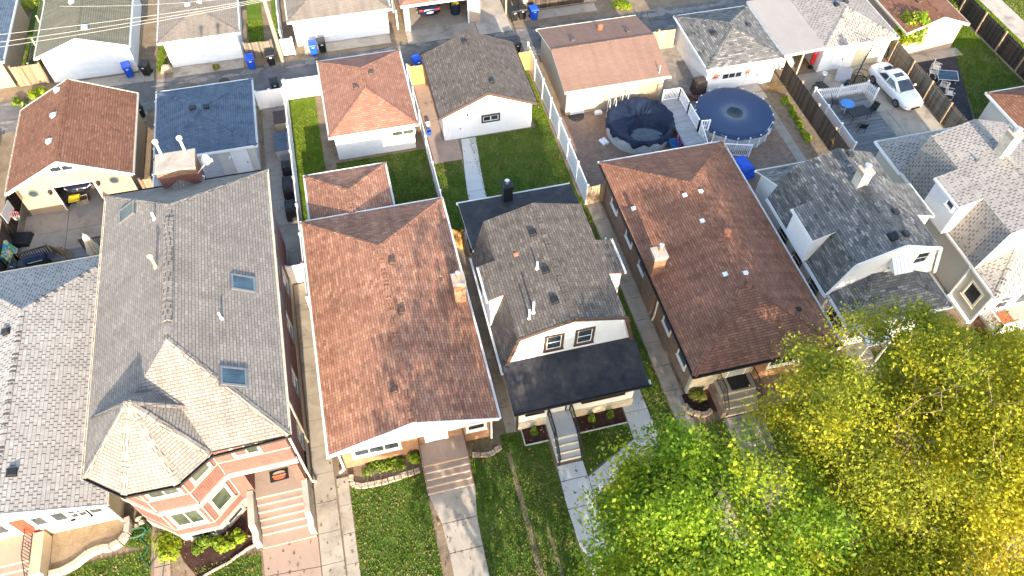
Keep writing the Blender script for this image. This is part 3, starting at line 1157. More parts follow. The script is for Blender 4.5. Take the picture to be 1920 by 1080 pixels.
window(H, (9.9, 17.5, 1.66), (1, 0, 0), 1.0, 1.1, 'dark_trim', .1)
for yy in (20.5, 26.2, 29.0):
    window(H, (5.12, yy + .9, 1.5), (0, -1, 0), .85, 1.1, 'dark_trim', .08)
    window(H, (11.55, yy, 1.5), (0, 1, 0), .85, 1.1, 'dark_trim', .08)
st = MB()
st.box(6.68, 7.98, 16.03, 17.44, -.05, 1.1)
stairs(st, 6.68, 7.98, 16.03, 1.1, 4, .3, 0, 0, 1)
part('front_steps', st, ['concrete_new', 'concrete'], H)
sl = MB()
sl.box(8.45, 8.6, 17.4, 17.5, 2.0, 2.18)
part('wall_lamp', sl, 'dark_trim', H)
for x in (6.72, 7.94):
    rl = MB()
    pts = [(x, 17.42, 1.1), (x, 16.05, 1.1), (x, 14.95, .12)]
    for i, p in enumerate(pts):
        rl.bar(p, (p[0], p[1], p[2] + 1.0), .06, .06)
    for a, b in zip(pts[:-1], pts[1:]):
        a, b = Vector(a), Vector(b)
        rl.bar(a + Z * .95, b + Z * .95, .06, .05)
        rl.bar(a + Z * .12, b + Z * .12, .035, .035)
        n = int((b - a).length / .11)
        for j in range(1, n):
            p = a + (b - a) * (j / n)
            rl.bar(p + Z * .12, p + Z * .95, .02, .02)
    part('handrail', rl, 'black_metal', H)
for px, py in ((999, 437), (1023, 507), (1040, 564)):
    vent(H, px, py, PW, 'black_metal', .34)
pipe(H, 1007, 503, PW, .5, .06)
pipe(H, 1000, 586, PW, .9, .06)
pipe(H, 992, 597, PW, .75, .05)
vent(H, 968, 477, PW, 'clay_flue', .2, .05)
q, _ = on_roof(953, 378, bp)
chimney(H, q.x, q.y + .3, 3.0, q.z + 1.15, .56, .56, 'black_metal', 'black_metal', fl='grey_metal', fh=.12)
downspout(H, [(4.78, 17.02, 2.95), (5.05, 17.4, 2.7), (5.05, 17.4, .1)], 'dark_trim')
downspout(H, [(11.9, 24.9, 5.6), (11.85, 25.0, 3.4)], 'white_trim')

# ---- dark brown hip-roofed bungalow
H = thing('brown_bungalow', 'wide brown brick bungalow whose rust brown hip roof is dappled by tree shade', 'house', (18.65, 25, 0))
x0, x1, y0, y1, ze, zr = 14.42, 22.9, 16.85, 32.95, 3.05, 4.5
P, A, B = hip(x0, x1, y0, y1, ze, zr)
roof(H, P, ['shingle_rust', 'dark_trim'], caps=hip_caps(x0, x1, y0, y1, ze, A, B, True, True, .34))
gutter(H, [(x0, y1, ze), (x0, y0, ze)], 'dark_trim')
gutter(H, [(x0, y0, ze), (x1, y0, ze)], 'dark_trim')
gutter(H, [(x1, y0, ze), (x1, y1, ze)], 'white_trim')
gutter(H, [(x1, y1, ze), (x0, y1, ze)], 'white_trim')
wl = MB()
wl.box(14.8, 22.5, 17.6, 32.5, -.05, 2.95)
part('wall', wl, 'brick_brown', H)
fw = MB()
fw.box(14.78, 18.45, 17.35, 17.6, -.05, 2.95)
part('front_wall', fw, 'brick_stone', H)
fw = MB()
fw.box(18.45, 22.52, 17.35, 17.6, -.05, 2.95)
part('front_wall', fw, 'brick_orange', H)
for yy in (18.3, 20.6, 24.8, 27.2, 30.0):
    window(H, (14.8, yy + .95, 1.3), (0, -1, 0), 1.0, 1.15, 'white_trim', .07)
    window(H, (22.5, yy, 1.3), (0, 1, 0), 1.0, 1.15, 'white_trim', .07)
window(H, (19.4, 17.35, 1.2), (1, 0, 0), 2.2, 1.2, 'white_trim', .09, cols=3, rows=1)
door(H, (16.95, 17.35, 1.02), (1, 0, 0), .95, 1.85, 'door_grey', 'white_trim')
st = MB()
st.box(16.3, 18.35, 16.4, 17.35, -.05, 1.0)
stairs(st, 16.3, 18.35, 16.4, 1.0, 4, .31, 0, 0, 1)
part('front_steps', st, ['concrete_old', 'concrete'], H)
sw = MB()
sw.box(16.08, 16.3, 15.5, 17.35, -.05, .62)
part('stair_wall', sw, 'brick_brown', H)
for x in (16.36, 18.3):
    rl = MB()
    pts = [(x, 17.3, 1.0), (x, 16.4, 1.0), (x, 15.45, .1)]
    for a, b in zip(pts[:-1], pts[1:]):
        a, b = Vector(a), Vector(b)
        rl.bar(a + Z * .85, b + Z * .85, .045, .04)
        rl.bar(a + Z * .12, b + Z * .12, .03, .03)
        for j in range(0, 9):
            p = a + (b - a) * (j / 8)
            rl.bar(p + Z * .1, p + Z * .85, .022, .022)
    part('handrail', rl, 'black_metal', H)
for px, py, m in ((1188, 391, 'white_trim'), (1284, 366, 'white_trim'), (1313, 359, 'white_trim'), (1317, 414, 'white_trim'), (1360, 514, 'white_trim'), (1397, 512, 'white_trim'), (1497, 580, 'black_metal')):
    vent(H, px, py, P, m, .22, .11)
turbine(H, 1362, 440, P)
q, _ = on_roof(1232, 514, P)
chimney(H, q.x, q.y + .35, 2.6, q.z + 1.5, .72, .72, 'brick_orange', 'concrete', flues=((.1, .1),))
mt = MB()
qa = G(1357, 292, 3.1)
mt.tube([qa, qa + Z * 1.0], .02, 6)
mt.tube([qa + Z * .95 - Vector((.35, 0, .1)), qa + Z * .95 + Vector((.3, 0, .1))], .015, 6)
mt.tube([qa + Z * .9, qa + Vector((-.8, -.1, .05))], .012, 6)
part('antenna', mt, 'grey_metal', H)
downspout(H, [(14.45, 22.5, 2.95), (14.72, 22.5, 2.6), (14.72, 22.5, .25), (14.6, 22.4, .1)], 'white_trim')
cm = MB()
cm.box(14.62, 14.8, 22.9, 24.6, -.05, 2.6)
part('chimney_breast', cm, 'brick_brown', H)

# ---- grey roofed house with hipped porch
H = thing('grey_roof_house', 'white house with a mottled grey roof, side dormers and hipped porch', 'house', (27.1, 24, 0))
PG = gambrel(H, 23.62, 30.55, 3.05, 5.6, .9, 6.5, 20.0, 27.6, (22.35, 24.85), (22.4, 25.0), 1.25, ['shingle_mottled', 'white_trim'], 'siding_white')
rake(H, [(23.66, 20.0, 3.2), (24.52, 20.0, 5.6), (27.08, 20.0, 6.5), (29.65, 20.0, 5.6), (30.5, 20.0, 3.2)], 'white_trim')
pr = MB()
hp = [[(23.85, 17.7, 3.0), (30.22, 17.7, 3.0), (27.9, 20.06, 4.15), (26.2, 20.06, 4.15)], [(23.85, 20.06, 3.0), (23.85, 17.7, 3.0), (26.2, 20.06, 4.15)], [(30.22, 17.7, 3.0), (30.22, 20.06, 3.0), (27.9, 20.06, 4.15)]]
pr.slab(hp, .13, 0, 1)
for a, b in (((23.85, 17.7, 3.0), (26.2, 20.0, 4.15)), ((30.22, 17.7, 3.0), (27.9, 20.0, 4.15))):
    pr.cap(a, b, slope=.3)
part('porch_roof', pr, ['shingle_mottled', 'white_trim'], H)
gutter(H, [(23.85, 20.0, 3.0), (23.85, 17.7, 3.0), (30.22, 17.7, 3.0), (30.22, 20.0, 3.0)])
br_ = MB()
gp = [[(24.0, 27.55, 4.1), (30.2, 27.55, 4.1), (30.2, 29.95, 3.0), (24.0, 29.95, 3.0)]]
br_.slab(gp, .13, 0, 1)
part('rear_roof', br_, ['shingle_mottled', 'white_trim'], H)
gutter(H, [(30.2, 29.95, 3.0), (24.0, 29.95, 3.0)])
wl = MB()
wl.box(23.95, 30.2, 20.1, 27.5, -.05, 3.0)
wl.extr([(24.25, 27.5, -.05), (24.25, 29.7, -.05), (24.25, 29.7, 2.9), (24.25, 27.5, 3.85)], (5.7, 0, 0))
part('wall', wl, 'siding_white', H)
pw = MB()
pw.box(24.2, 29.9, 17.98, 20.1, -.05, 2.88)
part('porch_wall', pw, 'siding_white', H)
for i in range(4):
    window(H, (24.5 + 1.4 * i, 17.98, 1.15), (1, 0, 0), 1.05, 1.4, 'white_trim', .1, cols=2, rows=1, glass='glass_green')
window(H, (24.2, 19.75, 1.1), (0, -1, 0), 1.4, 1.45, 'white_trim', .1, cols=2, rows=2)
for yy in (20.9, 23.0, 24.9):
    window(H, (23.95, yy + .9, 1.4), (0, -1, 0), .9, 1.1, 'dark_trim', .05)
window(H, (30.2, 21.6, 1.4), (0, 1, 0), .9, 1.1, 'dark_trim', .05)
# gable window under a sloping metal awning
q = GY(1662, 520, 20.1)
window(H, (q.x - .45, 20.1, 4.3), (1, 0, 0), 1.0, .95, 'white_trim', .08)
aw = MB()
aw.extr([(q.x - .55, 20.08, 5.35), (q.x - .55, 19.35, 4.75), (q.x - .55, 19.35, 4.7), (q.x - .55, 20.08, 5.28)], (1.15, 0, 0))
for i in range(6):
    aw.bar((q.x - .55 + .23 * i, 20.08, 5.37), (q.x - .55 + .23 * i, 19.35, 4.77), .025, .04)
aw.poly([(q.x - .55, 20.08, 5.3), (q.x - .55, 19.36, 4.72), (q.x - .55, 20.08, 4.72)])
aw.poly([(q.x + .6, 20.08, 5.3), (q.x + .6, 20.08, 4.72), (q.x + .6, 19.36, 4.72)])
part('awning', aw, 'white_trim', H)
window(H, (q.x + 1.15, 20.1, 4.3), (1, 0, 0), .8, .95, 'white_trim', .08)
# flat canopy over the side door of the porch
cn = MB()
ca, cb = G(1628, 606, 2.5), G(1672, 633, 2.5)
cn.box(24.6, 26.2, 16.6, 17.97, 2.42, 2.5)
for x in (24.7, 26.1):
    cn.bar((x, 16.7, 0), (x, 16.7, 2.42), .09, .09)
part('entrance_canopy', cn, 'white_trim', H)
for px, py, s in ((1592, 290, .34), (1677, 398, .34), (1676, 443, .46), (1697, 439, .34)):
    vent(H, px, py, PG, 'black_metal', s)
pipe(H, 1563, 360, PG, .3, .06, 'grey_metal')
q, _ = on_roof(1613, 351, PG)
chimney(H, q.x + .1, q.y + .3, 5.0, q.z + 1.05, .62, .62, 'brick_stone', 'limestone', fl='bright_metal', fh=.1, fr=.16)
st = MB()
st.box(24.7, 26.1, 16.9, 17.97, -.05, .35)
st.box(24.7, 26.1, 16.5, 16.9, -.05, .17)
part('front_steps', st, 'concrete', H)

# ---- light grey roofed house at the right edge
H = thing('pale_roof_house', 'white house with a pale dash-patterned roof at the right edge', 'house', (36.2, 24, 0))
PH = gambrel(H, 33.0, 39.4, 3.05, 6.0, .62, 6.8, 19.7, 27.7, (22.35, 24.8), (22.4, 25.0), 1.3, ['shingle_light', 'white_trim'], 'siding_white')
rake(H, [(33.04, 19.7, 3.2), (33.62, 19.7, 6.0), (36.2, 19.7, 6.8), (38.78, 19.7, 6.0), (39.36, 19.7, 3.2)], 'white_trim')
pr = MB()
hp = [[(32.95, 17.6, 3.05), (39.45, 17.6, 3.05), (37.2, 19.76, 4.2), (35.2, 19.76, 4.2)], [(32.95, 19.76, 3.05), (32.95, 17.6, 3.05), (35.2, 19.76, 4.2)], [(39.45, 17.6, 3.05), (39.45, 19.76, 3.05), (37.2, 19.76, 4.2)]]
pr.slab(hp, .13, 0, 1)
for a, b in (((32.95, 17.6, 3.05), (35.2, 19.7, 4.2)), ((39.45, 17.6, 3.05), (37.2, 19.7, 4.2))):
    pr.cap(a, b, slope=.3)
part('porch_roof', pr, ['shingle_light', 'white_trim'], H)
gutter(H, [(32.95, 19.7, 3.05), (32.95, 17.6, 3.05), (39.45, 17.6, 3.05)])
br_ = MB()
gp = [[(32.9, 30.6, 3.0), (32.9, 27.6, 3.0), (36.2, 27.6, 4.9)], [(39.4, 27.6, 3.0), (39.4, 30.6, 3.0), (36.2, 27.6, 4.9)], [(39.4, 30.6, 3.0), (32.9, 30.6, 3.0), (36.2, 27.6, 4.9)]]
br_.slab(gp, .13, 0, 1)
part('rear_roof', br_, ['shingle_light', 'white_trim'], H)
gutter(H, [(39.4, 30.6, 3.0), (32.9, 30.6, 3.0), (32.9, 27.7, 3.0)])
wl = MB()
wl.box(33.15, 39.2, 17.85, 27.6, -.05, 3.0)
wl.box(33.15, 39.2, 27.6, 30.3, -.05, 2.9)
part('wall', wl, 'siding_greige', H)
for a, b in ((19.95, 20.05), (17.8, 17.9)):
    cb_ = MB()
    cb_.box(33.1, 33.21, a, b, 0, 2.95)
    part('corner_board', cb_, 'white_trim', H)
fr2 = MB()
fr2.box(33.3, 39.1, 17.8, 17.86, .9, 2.95)
part('front_wall', fr2, 'siding_white', H)
window(H, (33.15, 19.35, 1.0), (0, -1, 0), .95, 1.15, 'cream_trim', .1, rows=1)
window(H, (33.15, 26.3, 1.4), (0, -1, 0), .9, 1.1, 'dark_trim', .05)
q = GX(1775, 363, 32.4)
window(H, (32.43, 23.3, 4.9), (0, -1, 0), .55, .55, 'white_trim', .05, rows=1)
window(H, (33.9, 17.8, 1.3), (1, 0, 0), .8, 1.2, 'cream_trim', .1)
window(H, (35.2, 17.8, 1.3), (1, 0, 0), 1.6, 1.2, 'cream_trim', .1, cols=2, rows=1)
st = MB()
st.box(33.2, 36.6, 16.3, 17.8, .85, 1.0)
st.box(33.35, 33.5, 16.35, 17.8, -.05, .85, 1)
st.box(33.35, 36.6, 16.3, 16.4, -.05, .85, 1)
yb = stairs(st, 34.9, 36.4, 16.3, 1.0, 5, .3, 0, 0)
part('front_porch', st, ['concrete', 'brick_red'], H)
rl = MB()
rail(rl, (33.25, 17.75, 1.0), (33.25, 16.35, 1.0), .85, .1, .15, .08, picket=.05)
rail(rl, (33.25, 16.35, 1.0), (34.8, 16.35, 1.0), .85, .1, .15, .08, picket=.05)
rail(rl, (34.85, 16.3, .95), (34.85, 15.0, -.05), .85, .1, .15, .08, picket=.05)
part('porch_railing', rl, 'white_vinyl', H)
rl = MB()
rail(rl, (36.45, 16.3, .95), (36.45, 15.0, -.05), .85, .1, .15, .08, picket=.05)
part('porch_railing', rl, 'white_vinyl', H)
pipe(H, 1833, 303, PH, .25, .06, 'grey_metal')
q, _ = on_roof(1880, 293, PH)
chimney(H, q.x + .1, q.y + .25, 5.4, q.z + 1.5, .62, .62, 'brick_stone', 'limestone', fl='bright_metal', fh=.12, fr=.18)
downspout(H, [(32.9, 19.9, 2.95), (33.08, 19.95, 2.7), (33.08, 19.95, .1)], 'white_trim')
ws = MB()
ws.box(32.9, 33.15, 17.85, 19.95, -.05, .12)
part('wall_base', ws, 'white_trim', H)

# ---- house at the left edge
H = thing('pale_shingle_house', 'low house with a pale dash-patterned roof and cream front at the left edge', 'house', (-19.1, 24.6, 0))
x0, x1, y0, y1, ze, zr = -23.35, -14.87, 16.92, 32.4, 3.05, 4.55
P, A, B = hip(x0, x1, y0, y1, ze, zr, 'gable', 'hip', 4.2)
roof(H, P, ['shingle_slot', 'white_trim'], caps=hip_caps(x0, x1, y0, y1, ze, A, B, False, True, .35))
rake(H, [(x0, y0, ze), A, (x1, y0, ze)], 'white_trim', h=.24)
gutter(H, [(x1, y0, ze), (x1, y1, ze)], 'cream_trim')
gutter(H, [(x1, y1, ze), (x0, y1, ze)], 'cream_trim')
wl = MB()
wl.box(-23.0, -15.25, 17.35, 32.0, -.05, 2.9)
wl.extr([(-23.0, 17.35, 2.9), (-15.25, 17.35, 2.9), (-19.1, 17.35, 4.35)], (0, .15, 0))
part('wall', wl, 'stucco_yellow', H)
for i, (wx, ww) in enumerate(((-21.3, 1.6), (-18.6, .6), (-17.7, .7), (-17.0, .8), (-16.1, .6))):
    window(H, (wx, 17.35, 1.55), (1, 0, 0), ww, .95, 'white_trim', .1, cols=1 + (ww > .75), rows=1 + (i == 3))
door(H, (-19.4, 17.35, 1.0), (1, 0, 0), .8, 1.7, 'door_red')
st = MB()
st.box(-22.6, -18.9, 16.0, 17.35, -.05, .95)
stairs(st, -22.6, -18.95, 16.0, .95, 5, .32, 0, 0, 1)
part('front_steps', st, ['concrete_brown', 'concrete'], H)
pw = MB()
pw.box(-18.95, -18.45, 15.2, 17.2, -.05, 1.15)
pw.box(-18.95, -18.45, 14.6, 15.2, -.05, .75)
part('stair_parapet', pw, 'stucco_tan', H)
rl = MB()
pts = [(-19.0, 17.2, 1.0), (-19.0, 15.9, 1.0), (-19.0, 14.6, .2)]
for a, b in zip(pts[:-1], pts[1:]):
    a, b = Vector(a), Vector(b)
    for h in (.1, .85):
        rl.bar(a + Z * h, b + Z * h, .035, .035)
    for j in range(9):
        p = a + (b - a) * (j / 8)
        rl.bar(p + Z * .1, p + Z * .85, .02, .02)
    m = (a + b) / 2 + Z * .48
    rl.tube([m + Vector((0, .16 * math.cos(t * PI / 5), .16 * math.sin(t * PI / 5))) for t in range(11)], .012, 5)
part('handrail', rl, 'black_metal', H)
for px, py in ((13, 622), (22, 886)):
    vent(H, px, py, P, 'black_metal', .36)
downspout(H, [(-14.85, 17.0, 2.9), (-15.15, 17.2, 2.6), (-15.15, 17.2, .1)], 'white_trim')

# ---- house just visible at the far right
H = thing('grey_sided_house', 'grey sided house with a brown roof, cut off by the right edge', 'house', (47, 30, 0))
wl = MB()
wl.box(43.3, 50, 25, 32.9, -.05, 3.0)
part('wall', wl, 'siding_grey', H)
P, A, B = hip(43.0, 50.3, 24.6, 33.2, 3.05, 4.7, 'hip', 'hip')
roof(H, P, ['shingle_brown', 'white_trim'], caps=hip_caps(43.0, 50.3, 24.6, 33.2, 3.05, A, B, s=.45))
gutter(H, [(50.3, 33.2, 3.05), (43.0, 33.2, 3.05), (43.0, 24.6, 3.05)])
window(H, (43.3, 30.5, 1.3), (0, -1, 0), .9, 1.1)


# ================================================================== GARAGES
def garage(name, label, x0, x1, y0, y1, ze, zr, rm, wm, kind='hip', inset=.28, trim='white_trim', front_gable_y=None, axis='y', walls=True, s=.4, cat='garage'):
    """simple closed garage; kind hip / gable (ridge along y) / cross (ridge along x)"""
    H = thing(name, label, cat, ((x0 + x1) / 2, (y0 + y1) / 2, 0))
    i = inset
    if kind == 'hip':
        if (y1 - y0) > (x1 - x0):
            P, A, B = hip(x0, x1, y0, y1, ze, zr)
        else:
            ym, r = (y0 + y1) / 2, (y1 - y0) / 2
            A, B = (x0 + r, ym, zr), (x1 - r, ym, zr)
            P = [[(x0, y0, ze), (x1, y0, ze), B, A], [(x1, y1, ze), (x0, y1, ze), A, B], [(x0, y1, ze), (x0, y0, ze), A], [(x1, y0, ze), (x1, y1, ze), B]]
        caps = [(A, B, s)]
        if (y1 - y0) > (x1 - x0):
            caps += hip_caps(x0, x1, y0, y1, ze, A, B, s=s)[1:]
        else:
            caps += [((x0, y0, ze), A, s * .7), ((x0, y1, ze), A, s * .7), ((x1, y0, ze), B, s * .7), ((x1, y1, ze), B, s * .7)]
        gutter(H, [(x0, y0, ze), (x1, y0, ze), (x1, y1, ze), (x0, y1, ze), (x0, y0, ze)], trim, w=.09)
    elif kind == 'gable':
        P, A, B = hip(x0, x1, y0, y1, ze, zr, 'gable', 'gable')
        caps = [(A, B, s)]
        gutter(H, [(x0, y1, ze), (x0, y0, ze)], trim, w=.09)
        gutter(H, [(x1, y0, ze), (x1, y1, ze)], trim, w=.09)
        rake(H, [(x0, y0, ze), A, (x1, y0, ze)], trim)
        rake(H, [(x0, y1, ze), B, (x1, y1, ze)], trim, dy=.03)
    else:
        ym = (y0 + y1) / 2
        A, B = (x0, ym, zr), (x1, ym, zr)
        P = [[(x0, y0, ze), (x1, y0, ze), B, A], [(x1, y1, ze), (x0, y1, ze), A, B]]
        caps = [(A, B, s)]
        gutter(H, [(x0, y0, ze), (x1, y0, ze)], trim, w=.09)
        gutter(H, [(x1, y1, ze), (x0, y1, ze)], trim, w=.09)
    roof(H, P, [rm, trim], caps=caps)
    if walls:
        wl = MB()
        wl.box(x0 + i, x1 - i, y0 + i, y1 - i, -.05, ze - .06)
        if kind == 'gable':
            h = zr - .16 - (ze - .07)
            wl.extr([(x0 + i, y0 + i, ze - .07), (x1 - i, y0 + i, ze - .07), ((x0 + x1) / 2, y0 + i, zr - .17)], (0, y1 - y0 - 2 * i, 0))
        elif kind == 'cross':
            wl.extr([(x0 + i, y0 + i, ze - .07), (x0 + i, (y0 + y1) / 2, zr - .17), (x0 + i, y1 - i, ze - .07)], (x1 - x0 - 2 * i, 0, 0))
        part('wall', wl, wm, H)
    return H, P


# brown gabled garage at the left, open towards the yard
x0, x1, y0, y1, ze, zr = -22.25, -14.7, 39.35, 47.3, 2.6, 4.5
H, PQ = garage('garage', 'cream stucco garage under a brown gable roof, its yard door open on a dark car', x0, x1, y0, y1, ze, zr, 'shingle_brown', None, 'gable', trim='cream_trim', walls=False, s=.5)
yw = 39.72
tl, tr_, bl, br2 = GY(97.8, 352, yw), GY(173, 340, yw), GY(131, 395, yw), GY(196, 376, yw)
da, db, dz = (tl.x + bl.x) / 2, (tr_.x + br2.x) / 2, (tl.z + tr_.z) / 2
xm = (x0 + x1) / 2
wl = MB()
for a, b in ((x0 + .35, da), (db, x1 - .35)):
    wl.box(a, b, yw, yw + .15, -.05, ze - .1)
wl.box(da, db, yw, yw + .15, dz, ze - .1)
wl.extr([(x0 + .35, yw, ze - .1), (x1 - .35, yw, ze - .1), (xm, yw, zr - .22)], (0, .15, 0))
wl.box(x0 + .35, x0 + .5, yw + .15, y1 - .5, -.05, ze - .1)
wl.box(x1 - .5, x1 - .35, yw + .15, y1 - .5, -.05, ze - .1)
wl.box(x0 + .35, x1 - .35, y1 - .5, y1 - .35, -.05, ze - .1)
wl.extr([(x0 + .35, y1 - .5, ze - .1), (x1 - .35, y1 - .5, ze - .1), (xm, y1 - .5, zr - .22)], (0, .15, 0))
part('wall', wl, 'stucco_cream', H)
fl = MB()
fl.box(x0 + .5, x1 - .5, yw - .02, y1 - .5, -.05, .03)
part('floor', fl, 'concrete_dark', H)
tm = MB()
tm.box(da - .1, da, yw - .04, yw + .1, 0, dz + .1)
tm.box(db, db + .1, yw - .04, yw + .1, 0, dz + .1)
tm.box(da, db, yw - .04, yw + .1, dz, dz + .1)
part('door_frame', tm, 'cream_trim', H)
for px, py in ((62.5, 362.5), (214, 337)):
    q = GY(px, py, yw)
    g = MB()
    g.lathe(q, [(.30, 0), (.30, .06), (.22, .06), (.22, .03)], 24, 0, True, (0, -1, 0))
    fo = part('porthole_window', g, 'grey_metal', H)
    g = MB()
    g.lathe(q - Vector((0, .032, 0)), [(.23, 0), (.01, .004)], 24, 0, True, (0, -1, 0))
    g.build('pane', 'glass_dark', fo)
q = GY(115, 315.5, yw)
window(H, (q.x - .7, yw, q.z - .22), (1, 0, 0), 1.4, .45, 'white_trim', .13, cols=2, rows=1, sill=False)
q = GY(107, 303.5, yw)
g = MB()
g.extr([(q.x - .3, yw - .03, q.z - .1), (q.x + .3, yw - .03, q.z - .1), (q.x, yw - .03, q.z + .12)], (0, .06, 0))
part('gable_vent', g, 'grey_metal', H)
for px, py in ((94, 358), (184, 341)):
    q = GY(px, py, yw)
    g = MB()
    g.lathe(q + Vector((0, -.14, -.15)), [(.03, -.05), (.09, 0), (.11, .22), (.13, .24), (.02, .34)], 8)
    g.bar(q + Vector((0, 0, .1)), q + Vector((0, -.14, .15)), .03, .03)
    part('wall_lantern', g, 'black_metal', H)
for px, py in ((108, 169), (101, 216), (93, 265)):
    vent(H, px, py, PQ, 'bright_metal', .34, .15)

# grey garage roof behind the brick house, tinted with the blue of its shade
H, PQ = garage('garage', 'grey shingled garage tinted blue for the shade of the brick house chimney', -13.4, -6.95, 40.3, 47.2, 2.5, 3.35, 'shingle_bluetint', 'siding_grey', 'hip', s=.27)
for px, py in ((362, 203), (386, 201)):
    vent(H, px, py, PQ, 'black_metal', .36)
q = GY(460, 318, 40.58)
door(H, (q.x - .45, 40.58, 0), (1, 0, 0), .9, 1.98, 'door_white')
q = GY(401, 332, 40.58)
garage_door(H, (q.x - .9, 40.58, 0), (1, 0, 0), 1.7, 2.0, 'door_grey', 4, 2)
q = GY(433, 294, 40.58)
g = MB()
for s_ in (-1, 1):
    g.lathe(q + Vector((.09 * s_, -.08, -.02)), [(.03, -.08), (.07, .06), (.02, .08)], 8, 0, True, (.4 * s_, -1, -.6))
g.box(q.x - .12, q.x + .12, 40.53, 40.58, q.z - .02, q.z + .06)
part('flood_lamp', g, 'white_trim', H)

# small hip roofed garage with light red shingles
H, PQ = garage('garage', 'small white garage with a pinkish red hip roof facing the lawn', -2.2, 3.77, 40.0, 48.2, 2.4, 3.6, 'shingle_redlight', 'siding_white', 'hip', s=.37)
for px, py in ((695, 138), (668, 164)):
    vent(H, px, py, PQ, 'brown_trim', .3)
q = GY(643, 292, 40.28)
garage_door(H, (-1.65, 40.28, .02), (1, 0, 0), 2.75, 1.75, 'door_white', 4, 4)
window(H, (1.95, 40.28, 1.35), (1, 0, 0), 1.55, .42, 'white_trim', .06, 'white_trim', 2, 1, 'glass_green', False)
# charcoal gable garage
H, PQ = garage('garage', 'white garage with a charcoal gable roof and a black framed window', 5.3, 12.22, 40.2, 47.15, 2.4, 3.95, 'shingle_charcoal', 'siding_white', 'gable', trim='brown_trim', s=.45)
for px, py in ((871, 78), (921, 153)):
    vent(H, px, py, PQ, 'black_metal', .32)
q = GY(905, 228, 40.48)
q = GY(920, 221, 40.48)
window(H, (q.x - .55, 40.48, q.z - .22), (1, 0, 0), 1.1, .45, 'dark_trim', .12, 'white_trim', 2, 1, sill=False)
q = GY(853, 240, 40.48)
door(H, (q.x - .38, 40.48, .02), (1, 0, 0), .85, 1.95, 'door_white', 'white_trim', panels=False)
g = MB()
q = GY(876, 214, 40.48)
g.lathe(q, [(.07, 0), (.09, .12), (.02, .16)], 8, 0, True, (0, -1, -.4))
part('wall_lamp', g, 'dark_trim', H)
# tan garage
H, PQ = garage('garage', 'tan stucco garage with a smooth pinkish brown roof, beside the torn pool cover', 14.4, 22.35, 40.75, 48.2, 2.45, 3.35, 'shingle_tan', 'stucco_tan', 'cross', trim='cream_trim', s=.25)
turbine(H, 1125, 55, PQ, 'mat_rust')
for px, py in ((1074, 75), (1178, 59)):
    vent(H, px, py, PQ, 'brown_trim', .34, .1)
pipe(H, 1236, 136, PQ, .6, .03, 'cream_trim')
q = GY(1081, 195, 41.03)
door(H, (15.1, 41.03, 0), (1, 0, 0), .95, 1.95, 'door_white', 'cream_trim', panels=False)
garage_door(H, (17.7, 41.03, 0), (1, 0, 0), 2.6, 1.95, 'stucco_tan', 4, 4)
g = MB()
g.box(20.3, 21.7, 40.98, 41.04, .1, 2.1)
g.bar((20.3, 41, 1.9), (20.3, 41, .1), .06, .06)
part('wall_panel', g, 'stucco_cream', H)
# white garage with sun ornaments
H, PQ = garage('garage', 'white garage with a mottled grey hip roof and two rusty sun ornaments beside its window', 25.3, 31.4, 40.85, 47.5, 2.4, 3.45, 'shingle_mottled', 'siding_white', 'hip', s=.35)
for px, py in ((1338, 62), (1402, 47)):
    vent(H, px, py, PQ, 'black_metal', .32)
yw = 41.13
a, b = GY(1354, 144, yw), GY(1392, 134, yw)
window(H, (a.x, yw, a.z - .25), (1, 0, 0), b.x - a.x, .5, 'white_trim', .07, 'white_trim', 3, 1, sill=False)
door(H, (28.9, yw, .1), (1, 0, 0), .9, 1.95, 'door_white', 'white_trim', panels=False)
for px, py in ((1342, 143), (1403, 133)):
    q = GY(px, py, yw - .03)
    g = MB()
    g.lathe(q, [(.16, -.01), (.15, .04), (.02, .07)], 16, 0, True, (0, -1, 0))
    for k in range(10):
        t = 2 * PI * k / 10
        c_, s_ = math.cos(t), math.sin(t)
        c2, s2 = math.cos(t + .25), math.sin(t + .25)
        c1, s1 = math.cos(t - .25), math.sin(t - .25)
        g.extr([q + Vector((c1 * .17, 0, s1 * .17)), q + Vector((c_ * .36, 0, s_ * .36)), q + Vector((c2 * .17, 0, s2 * .17))], (0, -.02, 0))
    part('sun_ornament', g, 'mat_rust', H)
for q in ((28.4, 30.0, 40.2, 41.1, -.05, .12), (28.7, 30.1, 39.4, 40.15, -.05, .06)):
    g = MB()
    g.box(*q)
    part('door_step', g, 'concrete', H)
# pale grey garage with the flat carport at its left
H, PQ = garage('garage', 'white garage with pale dash-patterned hip roof and a flat grey carport joined to its left', 34.85, 41.0, 41.1, 47.8, 2.45, 3.5, 'shingle_light', 'siding_white', 'hip', s=.35)
fr = MB()
FP = [[(31.46, 40.95, 2.5), (34.9, 41.12, 2.5), (34.9, 47.8, 2.62), (31.46, 47.8, 2.62)]]
fr.slab(FP, .2, 0, 1)
part('carport_roof', fr, ['membrane_grey', 'white_trim'], H)
g = MB()
g.box(31.5, 35.1, 47.4, 47.6, -.05, 2.4)
part('carport_wall', g, 'stucco_tan', H)
g = MB()
g.box(33.3, 33.42, 41.3, 41.42, 0, 2.32)
part('carport_post', g, 'stucco_tan', H)
for px, py in ((1569, 9), (1585, 4)):
    vent(H, px, py, PQ, 'black_metal', .32)
garage_door(H, (38.05, 41.38, 0), (1, 0, 0), 2.2, 2.0, 'stucco_yellow', 4, 3)
door(H, (36.2, 41.38, 0), (1, 0, 0), .9, 2.0, 'door_white', 'white_trim', panels=False)
